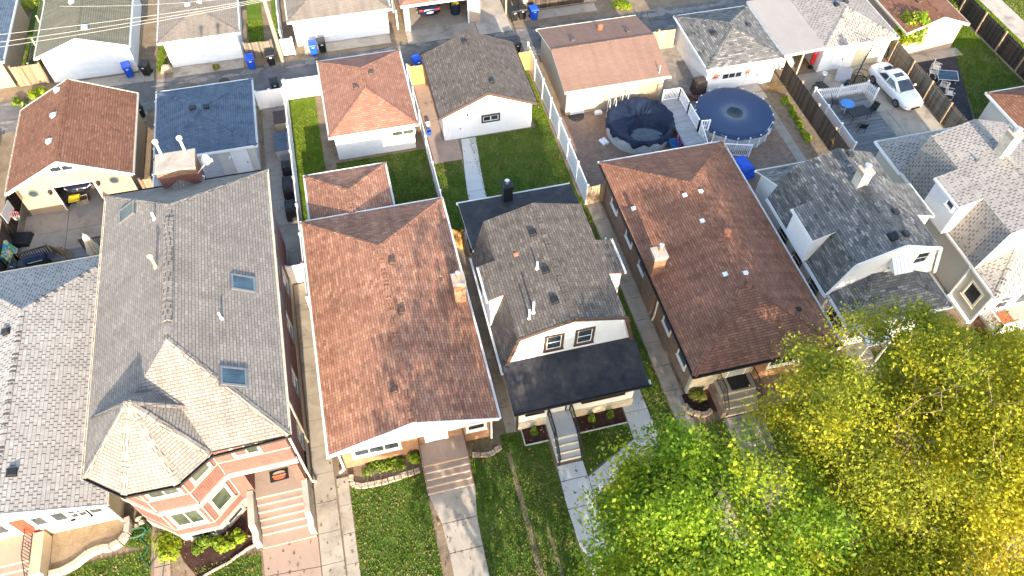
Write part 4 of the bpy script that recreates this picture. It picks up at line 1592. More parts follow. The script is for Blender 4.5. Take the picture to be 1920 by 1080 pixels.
# beige garage at the right
H, PQ = garage('garage', 'peach coloured garage with a brown gable roof facing the dark asphalt yard', 41.9, 47.3, 41.35, 50.2, 2.45, 3.45, 'shingle_brown', 'stucco_peach', 'gable', trim='cream_trim', s=.37)
garage_door(H, (42.6, 41.63, 0), (1, 0, 0), 3.6, 2.05, 'stucco_peach', 4, 4)
vent(H, 1724, 3, PQ, 'brown_trim', .3)

# ---- across the alley
H, PQ = garage('garage', 'white alley garage with an olive grey gable roof and telephone wires crossing above', -22.1, -15.55, 53.2, 62.6, 2.45, 3.6, 'shingle_olive', 'siding_white', 'gable', s=.35)
garage_door(H, (-20.7, 53.48, 0), (1, 0, 0), 4.3, 2.0, 'door_white', 4, 6)
downspout(H, [(-15.75, 53.42, 2.4), (-15.75, 53.42, .1)])
for px, py in ((158, 52), (135, 4)):
    vent(H, px, py, PQ, 'bright_metal', .36)
H, PQ = garage('garage', 'white alley garage with a low brownish roof carrying the shadow of the utility pole', -13.5, -7.6, 53.0, 60.5, 2.45, 3.0, 'shingle_sand', 'siding_white', 'hip', s=.2)
garage_door(H, (-12.9, 53.28, 0), (1, 0, 0), 4.6, 2.0, 'door_white', 4, 6)
for px, py in ((352, 9), (373, 3)):
    vent(H, px, py, PQ, 'bright_metal', .34)
H, PQ = garage('garage', 'white alley garage with a plain sand coloured hip roof and a long white wall', -3.95, 3.95, 53.5, 61, 2.4, 3.5, 'shingle_sand', 'siding_white', 'hip', s=.3)
garage_door(H, (-2.9, 53.78, 0), (1, 0, 0), 4.9, 2.0, 'door_white', 4, 6)
# open double garage
x0, x1 = 4.75, 11.35
H = thing('garage', 'peach garage across the alley, wide open with a dark car and a planter tub inside', 'garage', (8, 57, 0))
P, A, B = hip(x0, x1, 53.45, 60.5, 2.5, 3.6)
roof(H, P, ['shingle_redlight', 'white_trim'], caps=hip_caps(x0, x1, 53.45, 60.5, 2.5, A, B))
rake(H, [(x0, 53.45, 2.52), (x1, 53.45, 2.52)], 'white_trim', h=.2)
wl = MB()
wl.box(x0 + .2, 5.35, 53.7, 53.9, -.05, 2.38)
wl.box(10.15, x1 - .2, 53.7, 53.9, -.05, 2.38)
wl.box(5.35, 10.15, 53.7, 53.9, 2.15, 2.38)
wl.box(x0 + .2, x0 + .35, 53.9, 60.2, -.05, 2.38)
wl.box(x1 - .35, x1 - .2, 53.9, 60.2, -.05, 2.38)
wl.box(x0 + .2, x1 - .2, 60.05, 60.2, -.05, 2.38)
part('wall', wl, 'stucco_peach', H)
for x in (5.28, 10.12):
    tm = MB()
    tm.box(x, x + .1, 53.66, 53.95, 0, 2.15)
    part('door_jamb', tm, 'white_trim', H)
fl = MB()
fl.box(x0 + .35, x1 - .35, 53.7, 60.1, -.05, .03)
part('floor', fl, 'concrete_dark', H)
# garages whose fronts only reach the top edge
H, PQ = garage('garage', 'garage with a dark brown overhead door behind a strip of weeds at the top edge', 14.6, 21.6, 54.0, 61, 2.45, 3.4, 'shingle_brown', 'stucco_tan', 'hip')
garage_door(H, (15.3, 54.28, 0), (1, 0, 0), 4.9, 2.05, 'wood_dark', 4, 5)
# blue shaded building top left
H, PQ = garage('garage', 'garage with a faded blue-green roof and cream wall in the top left corner', -31.5, -24.3, 53.4, 62.5, 2.45, 3.5, 'shingle_bluetint', 'stucco_cream', 'hip')
LOCK = 0

# ================================================================== GROUND
def sheet(name, pts, mat, z=0.0, kind='structure', sub=0):
    g = MB()
    for p in (pts if isinstance(pts[0][0], (tuple, list)) else [pts]):
        n = sum(p[i][0] * p[(i + 1) % len(p)][1] - p[(i + 1) % len(p)][0] * p[i][1] for i in range(len(p)))
        p = p if n > 0 else p[::-1]
        g.poly([(a, b, z) for a, b in p])
    return struct(name, g, mat, kind)


def R(x0, x1, y0, y1):
    return [(x0, y0), (x1, y0), (x1, y1), (x0, y1)]


def slabs(name, x0, x1, y0, y1, mat, step=1.5, axis='y', top=.035, nx=1, jit=.012):
    """poured concrete flags with open joints"""
    g = MB()
    L = (y1 - y0) if axis == 'y' else (x1 - x0)
    n = max(1, round(L / step))
    for i in range(n):
        for k in range(nx):
            t = top + random.uniform(-jit, jit) * .5
            if axis == 'y':
                a, b = y0 + L * i / n, y0 + L * (i + 1) / n
                c, d = x0 + (x1 - x0) * k / nx, x0 + (x1 - x0) * (k + 1) / nx
            else:
                c, d = x0 + L * i / n, x0 + L * (i + 1) / n
                a, b = y0 + (y1 - y0) * k / nx, y0 + (y1 - y0) * (k + 1) / nx
            g.box(c + .014, d - .014, a + .014, b - .014, -.05, t)
    return struct(name, g, mat)


def quads(name, qs, mat, top=.035):
    g = MB()
    for q in qs:
        n = sum(q[i][0] * q[(i + 1) % len(q)][1] - q[(i + 1) % len(q)][0] * q[i][1] for i in range(len(q)))
        g.prism(q if n > 0 else q[::-1], -.05, top)
    return struct(name, g, mat)


sheet('ground', R(-400, 400, -300, 700), 'dirt', -.03)
LAWNS = [
    (R(-4.08, -.27, 4, 16.4), 0), ([(2.2, 17.4), (2.2, 15), (1.95, 13.4), (1.9, 4), (6.5, 4), (6.5, 16.4), (5.3, 16.4), (5.3, 17.3), (4.2, 17.4)], 0),
    ([(8.03, 16.45), (8.03, 14.15), (11.0, 15.5), (11.0, 16.45)], 0), (R(12.42, 13.58, 9, 33), 0), (R(8.1, 12.3, 4, 13.0), 0),
    (R(14.7, 22.9, 4, 15.4), 0), (R(23, 42, 3, 17.4), 0),
    (R(-4.85, -2.95, 36.3, 47.35), 1), (R(-4.85, -4.15, 31, 36.3), 1), (R(-2.2, 4.05, 36.2, 40.0), 0), (R(1.1, 4.05, 32.4, 36.2), 0),
    ([(4.3, 38.3), (4.3, 31.6), (5.9, 31.6), (6.35, 38.3)], 0), (R(7.25, 13.3, 31.6, 40.35), 0), (R(12.3, 13.35, 40.35, 47), 1),
    ([(44.0, 33.5), (46.9, 40.6), (47.3, 41.3), (50.2, 41.3), (50.2, 33.2)], 0), (R(47.4, 50.2, 41.3, 52), 1), (R(50.7, 53.3, 25, 52), 1), (R(55.2, 75, 25, 52), 0),
    (R(-18.3, -13.9, 4, 15.6), 0), ([(-13.9, 17.3), (-13.9, 15.5), (-15.2, 16.0), (-14.9, 17.4)], 0), (R(-11.8, -8.7, 4, 14.1), 0),
    (R(-24.5, -22.9, 53.6, 70), 0), (R(-14.4, -13.7, 53.0, 70), 1), (R(-7.4, -6.2, 54.5, 70), 1), (R(-5.4, -4.8, 54.6, 70), 1)]
g0, g1 = MB(), MB()
for p, lush in LAWNS:
    n = sum(p[i][0] * p[(i + 1) % len(p)][1] - p[(i + 1) % len(p)][0] * p[i][1] for i in range(len(p)))
    (g1 if lush else g0).poly([(a, b, 0.0) for a, b in (p if n > 0 else p[::-1])])
struct('lawn', g0, 'lawn')
struct('lawn', g1, 'lawn_lush')
# alley
sheet('alley', R(-120, 120, 48.5, 52.0), 'asphalt', -.004)
quads('alley_apron', [R(-21.6, -14.6, 52.02, 53.2), R(-13.2, -7.9, 52.02, 53.2), R(-3.2, 3.6, 52.5, 53.7), R(4.9, 10.6, 52.0, 53.7), R(14.6, 21, 52.9, 54), R(-22, -15, 47.4, 48.5), R(-13.3, -7, 47.3, 48.5), R(14.6, 22.2, 48.3, 48.5)], 'concrete_old', .012)
quads('driveway', [R(10.65, 13.4, 51.9, 57), R(10.65, 13.4, 57.02, 63)], 'concrete', .016)
g = MB()
for i in range(150):
    x = random.uniform(-26, 34)
    y = random.choice([random.uniform(48.6, 49.6), random.uniform(51.2, 51.95)])
    r = random.uniform(.15, .7)
    k = random.randint(5, 8)
    g.poly([(x + r * random.uniform(.6, 1) * 1.6 * math.cos(2 * PI * t / k), y + r * random.uniform(.3, .6) * math.sin(2 * PI * t / k), .002 + .00002 * i) for t in range(k)])
struct('alley_gravel', g, 'gravel', 'stuff')
# asphalt cracks
g = MB()
for i in range(26):
    x, y = random.uniform(-25, 40), random.uniform(48.8, 51.6)
    a = random.choice([0, 0, PI / 2, .4]) + random.uniform(-.3, .3)
    for j in range(random.randint(3, 8)):
        x2, y2 = x + math.cos(a) * .5, min(51.9, max(48.6, y + math.sin(a) * .5))
        g.bar((x, y, .002), (x2, y2, .002), .035, .008)
        x, y = x2, y2
        a += random.uniform(-.6, .6)
struct('alley_cracks', g, 'asphalt_dark', 'structure')
g = MB()
for px, py in ((360, 163), (420, 152)):
    q = G(px, py, .02)
    g.lathe((q.x, q.y, -.02), [(.42, 0), (.42, .04), (.36, .045), (.01, .045)], 20)
tag(g.build('drain_covers', 'black_metal'), 'dark iron drain covers set in the alley asphalt', 'manhole')['kind'] = 'structure'
# walks
slabs('walkway', -5.88, -4.78, 8, 30.1, 'concrete_old', 1.55)
slabs('walkway', -4.72, -4.1, 8, 17.0, 'concrete_old', 1.55)
slabs('walkway', 4.46, 5.1, 17.4, 31.4, 'concrete_old', 1.55)
slabs('walkway', 13.62, 14.62, 8, 32.4, 'concrete_old', 1.6)
slabs('driveway', -6.9, -4.98, 30.3, 46.9, 'concrete_dark', 2.4, nx=1)
slabs('walkway', 4.45, 5.5, 38.4, 47.2, 'concrete_brown', 2.2)
quads('walkway', [[(4.5, 38.35), (6.45, 38.35), (6.5, 40.4), (4.5, 40.4)][::1], [(5.55, 40.42), (5.58, 40.42), (5.58, 40.44)]][:1], 'concrete_brown')
quads('garden_walk', [[(6.75, 40.3), (7.8, 40.3), (7.55, 37.9), (6.45, 37.9)], [(6.43, 37.87), (7.53, 37.87), (7.3, 35.2), (6.1, 35.2)], [(6.1, 35.17), (7.3, 35.17), (7.2, 31.6), (5.9, 31.6)]], 'concrete_new')
quads('front_walk', [[(-.2, 14.97), (2.2, 14.97), (1.95, 13.38), (.17, 13.38)], [(.17, 13.34), (1.95, 13.34), (1.9, 11.86), (.24, 11.86)], [(.24, 11.82), (1.9, 11.82), (1.9, 10.3), (.25, 10.3)], [(.25, 10.26), (1.9, 10.26), (1.9, 8), (.25, 8)]], 'concrete')
quads('front_walk', [[(-8.6, 14.2), (-5.92, 14.2), (-5.92, 12.75), (-8.55, 12.9)], [(-8.55, 12.86), (-5.92, 12.71), (-5.92, 9.5), (-8.5, 9.5)]], 'concrete_brown')
quads('front_walk', [[(6.6, 14.93), (8.0, 14.93), (8.0, 14.1), (6.56, 14.1)], [(6.56, 14.06), (8.0, 14.06), (8.0, 12.6), (6.5, 12.6)], [(6.5, 12.56), (8.0, 12.56), (7.8, 10.9), (6.55, 10.9)], [(6.55, 10.86), (7.8, 10.86), (7.8, 8), (6.55, 8)],
                     [(8.04, 14.0), (11.05, 15.45), (12.38, 15.1), (8.04, 12.9)], [(11.05, 15.5), (12.4, 15.16), (12.36, 17.0), (11.08, 17.0)], [(11.08, 17.03), (12.36, 17.03), (12.34, 18.5), (11.4, 18.5), (11.1, 18.2)]], 'concrete_new')
quads('front_walk', [[(16.2, 15.4), (18.4, 15.4), (18.3, 13.9), (16.25, 13.9)], [(16.25, 13.86), (18.3, 13.86), (18.2, 8), (16.3, 8)]], 'concrete_old')
quads('front_walk', [[(24.7, 16.45), (26.1, 16.45), (26.1, 8), (24.7, 8)]], 'concrete')
quads('front_walk', [[(34.95, 14.9), (36.4, 14.9), (36.4, 8), (34.95, 8)]], 'concrete')
quads('side_path', [[(-13.75, 16.3), (-13.1, 16.2), (-12.95, 14.6), (-13.7, 14.6)], [(-13.7, 14.55), (-12.95, 14.55), (-12.9, 13.0), (-13.7, 13.0)], [(-13.7, 12.95), (-12.9, 12.95), (-12.9, 8), (-13.7, 8)]], 'concrete_brown')
sheet('sidewalk', R(-100, 100, 4.5, 6.0), 'concrete', .02)
sheet('street', R(-120, 120, -8, 1), 'asphalt', -.01)
sheet('far_sidewalk', R(53.3, 55.2, 20, 70), 'concrete', .02)
# yards
slabs('patio', -22.3, -14.3, 36.1, 39.7, 'concrete_dark', 2.3, nx=3)
sheet('side_yard', R(-14.3, -13.9, 33, 47), 'dirt', .002)
sheet('paver_yard', [R(13.75, 23.3, 33.0, 41.0), R(23.3, 30.2, 30.0, 36.0)], 'pavers', .012)
sheet('gravel_yard', [R(22.35, 25.6, 36.6, 48), R(25.6, 30.4, 36.0, 40.9)], 'gravel', .006)
slabs('garden_path', 29.2, 29.95, 30.4, 38.5, 'concrete_dark', 2.0)
sheet('planting_bed', R(30.0, 31.9, 31, 41), 'mulch_light', .008)
slabs('drive', 32.1, 41.2, 30.6, 41.35, 'concrete_old', 2.7, nx=3)
sheet('asphalt_yard', [(41.45, 41.3), (46.9, 41.3), (46.8, 40.2), (45.4, 37.0), (43.9, 33.6), (41.6, 33.0)], 'asphalt_dark', .006)
slabs('garage_apron', 41.7, 47.6, 40.6, 41.6, 'concrete_old', 3, 'x')
sheet('dirt_strip', R(-2.95, -2.15, 36.4, 47), 'dirt', .004)
sheet('planting_bed', [R(5.3, 6.6, 16.5, 17.44), R(8.03, 11.0, 16.5, 17.44)], 'mulch', .02)
g = MB()
for a, b in (((5.3, 16.47), (6.55, 16.47)), ((5.28, 16.45), (5.28, 17.44)), ((8.03, 16.47), (11.02, 16.47))):
    g.bar((*a, .03), (*b, .03), .06, .08)
struct('bed_edging', g, 'concrete_new')
sheet('planting_bed', [R(-3.95, -.3, 16.35, 17.44), R(2.2, 4.1, 16.6, 17.44)], 'mulch_light', .01)
sheet('planting_bed', [[(-12.9, 15.9), (-12.3, 14.5), (-11.6, 13.5), (-8.7, 14.7), (-8.85, 16.5), (-9.3, 16.6), (-10.4, 15.5), (-12.2, 15.5)]], 'mulch', .012)
sheet('planting_bed', [R(14.5, 16.08, 15.9, 17.35)], 'mulch', .05)
sheet('planting_bed', [R(-15.3, -13.85, 17.0, 33)], 'mulch_light', .004)

sheet('worn_track', [[(4.15, 4), (4.4, 4), (4.5, 11), (4.42, 16.4), (4.2, 16.4), (4.2, 11)], [(5.3, 6), (5.5, 6), (5.35, 12), (5.2, 12)]], 'dirt', .006)
sheet('parkway_grass', R(-100, 100, 1.16, 4.5), 'lawn', 0.0)
quads('kerb', [R(-110, 110, 1.0, 1.15)], 'concrete', .1)


# ================================================================== FENCES
def fence(name, label, a, b, h=1.8, mat='white_vinyl', pmat=None, step=2.2, kind='panel', post=.12, t=.04, cat='fence', posts=None, group=None, rails=True):
    a, b = Vector((a[0], a[1], 0)), Vector((b[0], b[1], 0))
    L = (b - a).length
    d = (b - a).normalized()
    n = Vector((d.y, -d.x, 0))
    H = thing(name, label, cat, a, group)
    g = MB()
    cnt = max(1, round(L / step))
    if kind == 'panel':
        g.fbox(a, d, n, Z, 0, L, -t / 2, t / 2, .06, h - .06)
        g.fbox(a, d, n, Z, 0, L, -t * .9, t * .9, h - .1, h)
        g.fbox(a, d, n, Z, 0, L, -t * .9, t * .9, .05, .16)
    elif kind == 'wood':
        k = int(L / .145)
        for i in range(k):
            x = L * i / k
            g.fbox(a, d, n, Z, x + .006, x + L / k - .006, -.012, .012, .03, h + random.uniform(-.025, .02))
        if rails:
            for z in (.35, h * .5 + .05, h - .25):
                g.fbox(a, d, n, Z, 0, L, -.06, -.013, z, z + .09)
    elif kind == 'slat':
        k = int(h / .17)
        for i in range(k):
            g.fbox(a, d, n, Z, 0, L, -.012, .012, .08 + i * h / k, .08 + i * h / k + .11)
    elif kind == 'wire':
        for z in (.1, h * .5, h):
            g.bar(a + Z * z, b + Z * z, .02, .02)
        for i in range(int(L / .3)):
            g.bar(a + d * (i * .3) + Z * .1, a + d * (i * .3 + .3) + Z * h, .008, .008)
            g.bar(a + d * (i * .3 + .3) + Z * .1, a + d * (i * .3) + Z * h, .008, .008)
    part('panel', g, mat, H)
    for i in range(cnt + 1):
        p = a + d * (L * i / cnt)
        q = MB()
        off = n * (-.07 if kind == 'wood' else 0)
        q.fbox(p + off, d, n, Z, -post / 2, post / 2, -post / 2, post / 2, 0, h + .05)
        q.fbox(p + off, d, n, Z, -post / 2 - .02, post / 2 + .02, -post / 2 - .02, post / 2 + .02, h + .05, h + .08)
        part('post', q, pmat or mat, H)
    return H


fence('vinyl_fence', 'long white vinyl fence between the brick house driveway and the red bungalow lawn', (-4.92, 27.6), (-4.92, 47.4), 1.75, step=2.35)
fence('vinyl_fence', 'sunlit white vinyl fence panel facing the alley beside the pinkish red garage', (-4.85, 47.42), (-2.2, 47.42), 1.8, step=2.7)
fence('vinyl_gate', 'white vinyl gate closing the brick house driveway at the alley', (-6.95, 46.85), (-5.0, 46.85), 1.6, step=1, cat='gate')
fence('vinyl_gate', 'white gate across the narrow walk between the brick house wall and the vinyl fence', (-5.95, 30.2), (-4.98, 30.2), 1.7, step=1, cat='gate')
fence('vinyl_fence', 'thin white vinyl fence between the bungalow lawn and the charcoal garage walk', (4.15, 31.6), (4.15, 47.3), 1.65, step=2.45, t=.03, post=.1)
fence('vinyl_fence', 'white vinyl fence with tall posts between the green lawn and the brick paver yard', (13.55, 32.3), (13.55, 47.6), 1.8, step=2.15)
fence('wood_gate', 'new orange wood gate between the white fence and the left side of the charcoal garage', (4.25, 46.95), (5.4, 46.95), 1.75, 'wood_new', 'wood_new', 1.2, 'wood', cat='gate')
fence('wood_gate', 'new orange wood fence panel at the right rear of the charcoal garage', (12.3, 46.7), (13.5, 46.7), 1.75, 'wood_new', 'wood_new', 1.2, 'wood', cat='gate')
fence('wood_gate', 'small honey coloured wood gate between the red bungalow and the white house', (4.05, 30.9), (4.8, 30.4), 1.75, 'wood_new', 'wood_new', 1.2, 'wood', cat='gate')
fence('wood_gate', 'beige board gate between the white house lot and the brown bungalow', (13.6, 32.2), (14.75, 32.3), 1.75, 'wood_tan', 'wood_tan', 1.2, 'wood', cat='gate')
fence('wood_fence', 'tan wood fence between the tan garage and the garage with sun ornaments', (22.4, 46.8), (25.4, 46.8), 1.75, 'wood_tan', 'wood_tan', 1.6, 'wood')
fence('wood_fence', 'brown wood fence with pale posts behind the planting bed of the blue pool', (31.95, 41.2), (31.95, 31.0), 1.75, 'wood_dark', 'wood_post', 2.4, 'wood')
fence('vinyl_fence', 'white vinyl privacy screen along the pale deck', (32.9, 32.2), (32.9, 38.1), 1.45, step=1.95, t=.035)
fence('wood_fence', 'weathered plank fence beside the white sedan', (41.4, 31.5), (41.4, 41.3), 1.8, 'wood_weathered', 'wood_post', 2.45, 'wood', post=.1)
fence('wood_fence', 'long dark plank fence with pale posts at the far right behind the lawn', (50.4, 30), (50.4, 56), 1.8, 'wood_dark', 'wood_post', 2.5, 'wood')
fence('wood_fence', 'brown board fence panel between the top left garage and the olive roofed garage', (-24.2, 53.5), (-22.2, 53.5), 1.75, 'wood_brown', 'wood_brown', 2, 'wood')
fence('wire_fence', 'wire fence on pale posts beside the olive roofed garage', (-23.1, 54.0), (-23.1, 66), 1.5, 'grey_metal', 'cream_trim', 3.0, 'wire', post=.09)
fence('wood_fence', 'dark board fence along the left side of the cream garage', (-22.75, 33.2), (-22.75, 49.2), 1.7, 'wood_dark', 'wood_post', 2.6, 'wood')
fence('wood_fence', 'short brown board fence between the cream garage and the blue-tinted garage', (-14.65, 39.6), (-13.95, 39.6), 1.7, 'wood_brown', 'wood_brown', 1, 'wood')
fence('vinyl_fence', 'white vinyl fence along the left side of the blue-tinted garage', (-13.75, 37.4), (-13.75, 47.2), 1.7, step=2.4)
fence('vinyl_fence', 'white vinyl fence running up behind the utility pole', (-4.75, 53.6), (-4.75, 63), 1.7, step=2.3)
fence('vinyl_fence', 'square white fence panel beside the foot of the utility pole', (-5.0, 52.75), (-3.95, 52.75), 1.5, step=1.1)
fence('wood_fence', 'low weathered board fence behind the blue and black bins beside the utility pole', (-7.55, 53.0), (-5.5, 52.85), 1.45, 'wood_weathered', 'wood_weathered', 2, 'wood')
fence('lattice_fence', 'white slatted fence at the left of the open peach garage', (4.4, 54.2), (4.4, 61), 1.6, 'white_vinyl', 'white_vinyl', 2.3, 'slat')
fence('wood_fence', 'tan board fence behind the black bins at the top edge', (13.5, 54.2), (13.5, 62), 1.7, 'wood_tan', 'wood_tan', 2.3, 'wood')


def picket(label, pts, h=1.0, group=None):
    H = thing('picket_fence', label, 'fence', (pts[0][0], pts[0][1], 0))
    for a, b in zip(pts[:-1], pts[1:]):
        a, b = Vector(a), Vector(b)
        g = MB()
        d = (b - a).normalized()
        n = Vector((d.y, -d.x, 0))
        L = (b - a).length
        for z in (.25, h - .22):
            g.fbox(a, d, n, Z, 0, L, -.05, -.012, z, z + .08)
        k = int(L / .15)
        for i in range(k):
            x = L * (i + .5) / k
            g.fbox(a, d, n, Z, x - .04, x + .04, -.012, .012, .06, h - .05)
            p = a + d * x
            g.extr([p + d * -.04 + Z * (h - .05) - n * .012, p + d * .04 + Z * (h - .05) - n * .012, p + Z * (h + .03) - n * .012], n * .024)
        part('panel', g, 'white_vinyl', H)
    for p in pts:
        g = MB()
        p = Vector(p)
        g.fbox(p, (1, 0, 0), (0, 1, 0), Z, -.06, .06, -.06, .06, 0, h + .08)
        g.lathe(p + Z * (h + .08), [(.1, 0), (.1, .03), (.01, .1)], 4)
        part('post', g, 'white_vinyl', H)
    return H


picket('white picket fence wrapping the alley end of the pale deck', [(33.0, 38.15, .3), (35.0, 38.0, .3), (37.25, 38.05, .3), (37.5, 37.1, .3)])
picket('white picket fence at the house end of the pale deck', [(33.0, 31.2, .25), (33.9, 30.6, .25), (34.6, 29.7, .1)])
picket('short white picket fence between the deck and the driveway beside the house corner', [(36.6, 31.6, .1), (37.6, 31.3, .1)])

# ================================================================== BINS
def make_bin(label, col, name='wheelie_bin'):
    H = thing(name, label, 'bin', (0, 0, 0))
    g = MB()
    r0 = [(-.24, -.27, .06), (.24, -.27, .06), (.24, .22, .06), (-.24, .22, .06)]
    r1 = [(-.29, -.35, .98), (.29, -.35, .98), (.29, .35, .98), (-.29, .35, .98)]
    g.rings([[Vector(p) for p in r0], [Vector(p) for p in r1]])
    g.box(-.31, .31, -.37, -.345, .9, .98)
    g.box(-.31, -.285, -.37, .37, .92, .98)
    g.box(.285, .31, -.37, .37, .92, .98)
    g.box(-.12, .12, -.36, -.33, .3, .7)
    g.build('body', col, H, world=False)
    g = MB()
    g.rings([[Vector(p) for p in ((-.33, -.41, .985), (.33, -.41, .985), (.33, .39, .985), (-.33, .39, .985))],
             [Vector(p) for p in ((-.31, -.38, 1.04), (.31, -.38, 1.04), (.31, .38, 1.06), (-.31, .38, 1.06))],
             [Vector(p) for p in ((-.2, -.25, 1.075), (.2, -.25, 1.075), (.2, .26, 1.09), (-.2, .26, 1.09))]])
    g.build('lid', col, H, world=False)
    g = MB()
    g.tube([(-.27, .43, 1.0), (.27, .43, 1.0)], .02, 6)
    g.bar((-.22, .35, .97), (-.22, .43, 1.0), .03, .03)
    g.bar((.22, .35, .97), (.22, .43, 1.0), .03, .03)
    g.build('handle', 'plastic_black', H, world=False)
    for s in (-1, 1):
        g = MB()
        g.lathe((s * .25, .27, .13), [(.02, -.035), (.13, -.03), (.13, .03), (.02, .035)], 14, 0, True, (1, 0, 0))
        g.build('wheel', 'rubber', H, world=False)
    g = MB()
    g.box(-.09, .09, -.375, -.371, .78, .86)
    g.build('sticker', 'white_trim', H, world=False)
    return H


BINS = [('b', 245, 142, 'blue bin at the corner of the olive roofed white garage', .2), ('k', 278, 139, 'black bin beside the blue bin and the olive roofed garage', -.3),
        ('b', 473, 127, 'blue bin in front of the low weathered board fence', .1), ('k', 510, 120, 'black bin beside the utility pole and the weathered fence', .15),
        ('b', 590, 101, 'light worn blue bin against the long white garage wall', 0), ('k', 606, 96, 'black bin with pale lid against the long white garage wall', .05),
        ('k', 963, 37, 'leftmost of the two black bins at the tan board fence', .1), ('k', 979, 34, 'black bin between another black bin and a blue bin at the top edge', -.1),
        ('b', 1000, 35, 'blue bin beside two black bins at the top edge', .1), ('b', 783, 129, 'blue bin seen over the orange gate left of the charcoal garage', .3),
        ('k', 519, 172, 'black bin outside the white gate of the brick house driveway', .1), ('k', 967, 98, 'black bin behind the orange fence at the right of the charcoal garage', .2),
        ('k', 266, 218, 'black bin tucked beside the cream garage at the alley', .4)]
first = {}
for k, px, py, lab, rz in BINS:
    col = 'plastic_blue' if k == 'b' else 'plastic_black'
    p = G(px, py, 0)
    if k not in first:
        b = make_bin(lab, col)
        first[k] = b
        b.location, b.rotation_euler = p, (0, 0, rz)
        b['group'] = 'blue wheelie bins' if k == 'b' else 'black wheelie bins'
    else:
        b = copy_thing(first[k], p, rz, lab)


# ================================================================== CARS
def make_car(name, label, col, loc, rz, length=4.95, suv=False):
    H = thing(name, label, 'car', (0, 0, 0))
    S = [(-2.46, .55, .46, .62, .80, .83), (-2.40, .78, .32, .60, .92, .97), (-2.15, .87, .24, .60, .98, 1.07), (-1.75, .91, .20, .60, 1.0, 1.10),
         (-1.2, .925, .18, .60, 1.0, 1.08), (-.3, .93, .17, .58, .98, 1.03), (.6, .93, .17, .56, .95, 1.02), (1.1, .925, .18, .55, .92, 1.01),
         (1.7, .91, .2, .53, .85, .94), (2.15, .85, .23, .50, .74, .83), (2.38, .72, .28, .46, .63, .69), (2.48, .5, .34, .46, .56, .59)]
    dz = .18 if suv else 0
    g = MB()
    rings = []
    for x, hw, zb, zm, zs, zt in S:
        half = [(hw * .7, zb), (hw * .95, zb + .1), (hw, zm), (hw * .985, zs - .06), (hw * .9, zs), (hw * .5, zt)]
        ring = [(x, -y, z + dz) for y, z in half] + [(x, 0, zt + .012 + dz)] + [(x, y, z + dz) for y, z in half[::-1]] + [(x, 0, zb + dz)]
        rings.append([Vector(p) for p in ring])
    g.rings(rings)
    bo = g.build('body', col, H, smooth=True, world=False)
    md = bo.modifiers.new('sub', 'SUBSURF')
    md.levels = md.render_levels = 1
    # cabin
    rr = -2.1 if suv else -.9
    rb = -2.3 if suv else -1.85
    zt = 1.62 if suv else 1.44
    base = [(rb, .60), (rb + .3, .80), (-.3, .85), (.75, .82), (1.2, .64)]
    top = [(rr, .50), (rr + .12, .60), (-.3, .63), (.1, .61), (.28, .52)]
    zb = .97 + dz

    def ring(pts, z, k=1.0):
        return [Vector((x, -y * k, z)) for x, y in pts] + [Vector((x, y * k, z)) for x, y in pts[::-1]]
    g = MB()
    mid = [((a[0] * .35 + b[0] * .65), (a[1] * .35 + b[1] * .65)) for a, b in zip(base, top)]
    g.rings([ring(base, zb), ring(mid, zb + (zt - zb) * .66), ring(top, zt), ring([(x * .85 - .03, y * .78) for x, y in top], zt + .035)])
    g.build('cabin', col, H, smooth=True, world=False)
    # glass, laid just outside the cabin skin
    def lerp(a, b, t):
        return Vector(a) * (1 - t) + Vector(b) * t

    def pane(nm, a, b, c, d, m=(.06, .06), off=.02):
        a, b, c, d = Vector(a), Vector(b), Vector(c), Vector(d)
        n = (b - a).cross(d - a).normalized() * off
        q = [lerp(lerp(a, b, s), lerp(d, c, s), t) + n for s, t in ((m[0], m[1]), (1 - m[0], m[1]), (1 - m[0], 1 - m[1]), (m[0], 1 - m[1]))]
        p = MB()
        p.extr(q, -n * .5)
        return p.build(nm, 'glass_dark', H, world=False)
    B_ = lambda i, s, z=zb: (base[i][0], base[i][1] * s, z)
    T_ = lambda i, s: (top[i][0], top[i][1] * s, zt)
    wf = pane('windshield', (1.2, -.64, zb), (1.2, .64, zb), (.28, .52, zt), (.28, -.52, zt), (.03, .08), .045)
    pane('rear_window', (rb, .60, zb), (rb, -.60, zb), (rr, -.50, zt), (rr, .50, zt), (.06, .14), .045)
    for s in (1, -1):
        f = [(.98, .74 * s, zb), (-.28, .85 * s, zb), (-.28, .63 * s, zt), (.12, .61 * s, zt)]
        r = [(-.34, .85 * s, zb), (rb + .42, .80 * s, zb), (rr + .2, .60 * s, zt), (-.34, .63 * s, zt)]
        for q in (f, r):
            if s < 0:
                q = [q[1], q[0], q[3], q[2]]
            pane('side_window', *q, (.05, .16), .045)
        m = MB()
        m.lathe((.72, s * 1.0, zb + .06), [(.02, -.09), (.08, -.06), (.09, .03), (.03, .08)], 10, 0, True, (-1, 0, 0))
        m.bar((.74, s * .86, zb + .02), (.72, s * 1.0, zb + .04), .05, .04)
        m.build('mirror', col, H, world=False)
        l = MB()
        l.extr([(2.20, s * .80, .69 + dz), (2.39, s * .62, .62 + dz), (2.42, s * .56, .56 + dz), (2.2, s * .86, .57 + dz)], (.035, s * .02, .03))
        l.build('headlight', 'lamp_clear', H, world=False)
        l = MB()
        l.extr([(-2.37, s * .82, .80 + dz), (-2.43, s * .45, .80 + dz), (-2.42, s * .45, .92 + dz), (-2.30, s * .82, .93 + dz)], (-.04, s * .015, .01))
        l.build('tail_lamp', 'lamp_red', H, world=False)
        h = MB()
        for x in (.1, -.95):
            h.bar((x, s * .935, .85 + dz), (x - .2, s * .935, .85 + dz), .03, .025)
        h.build('door_handle', 'bright_metal', H, world=False)
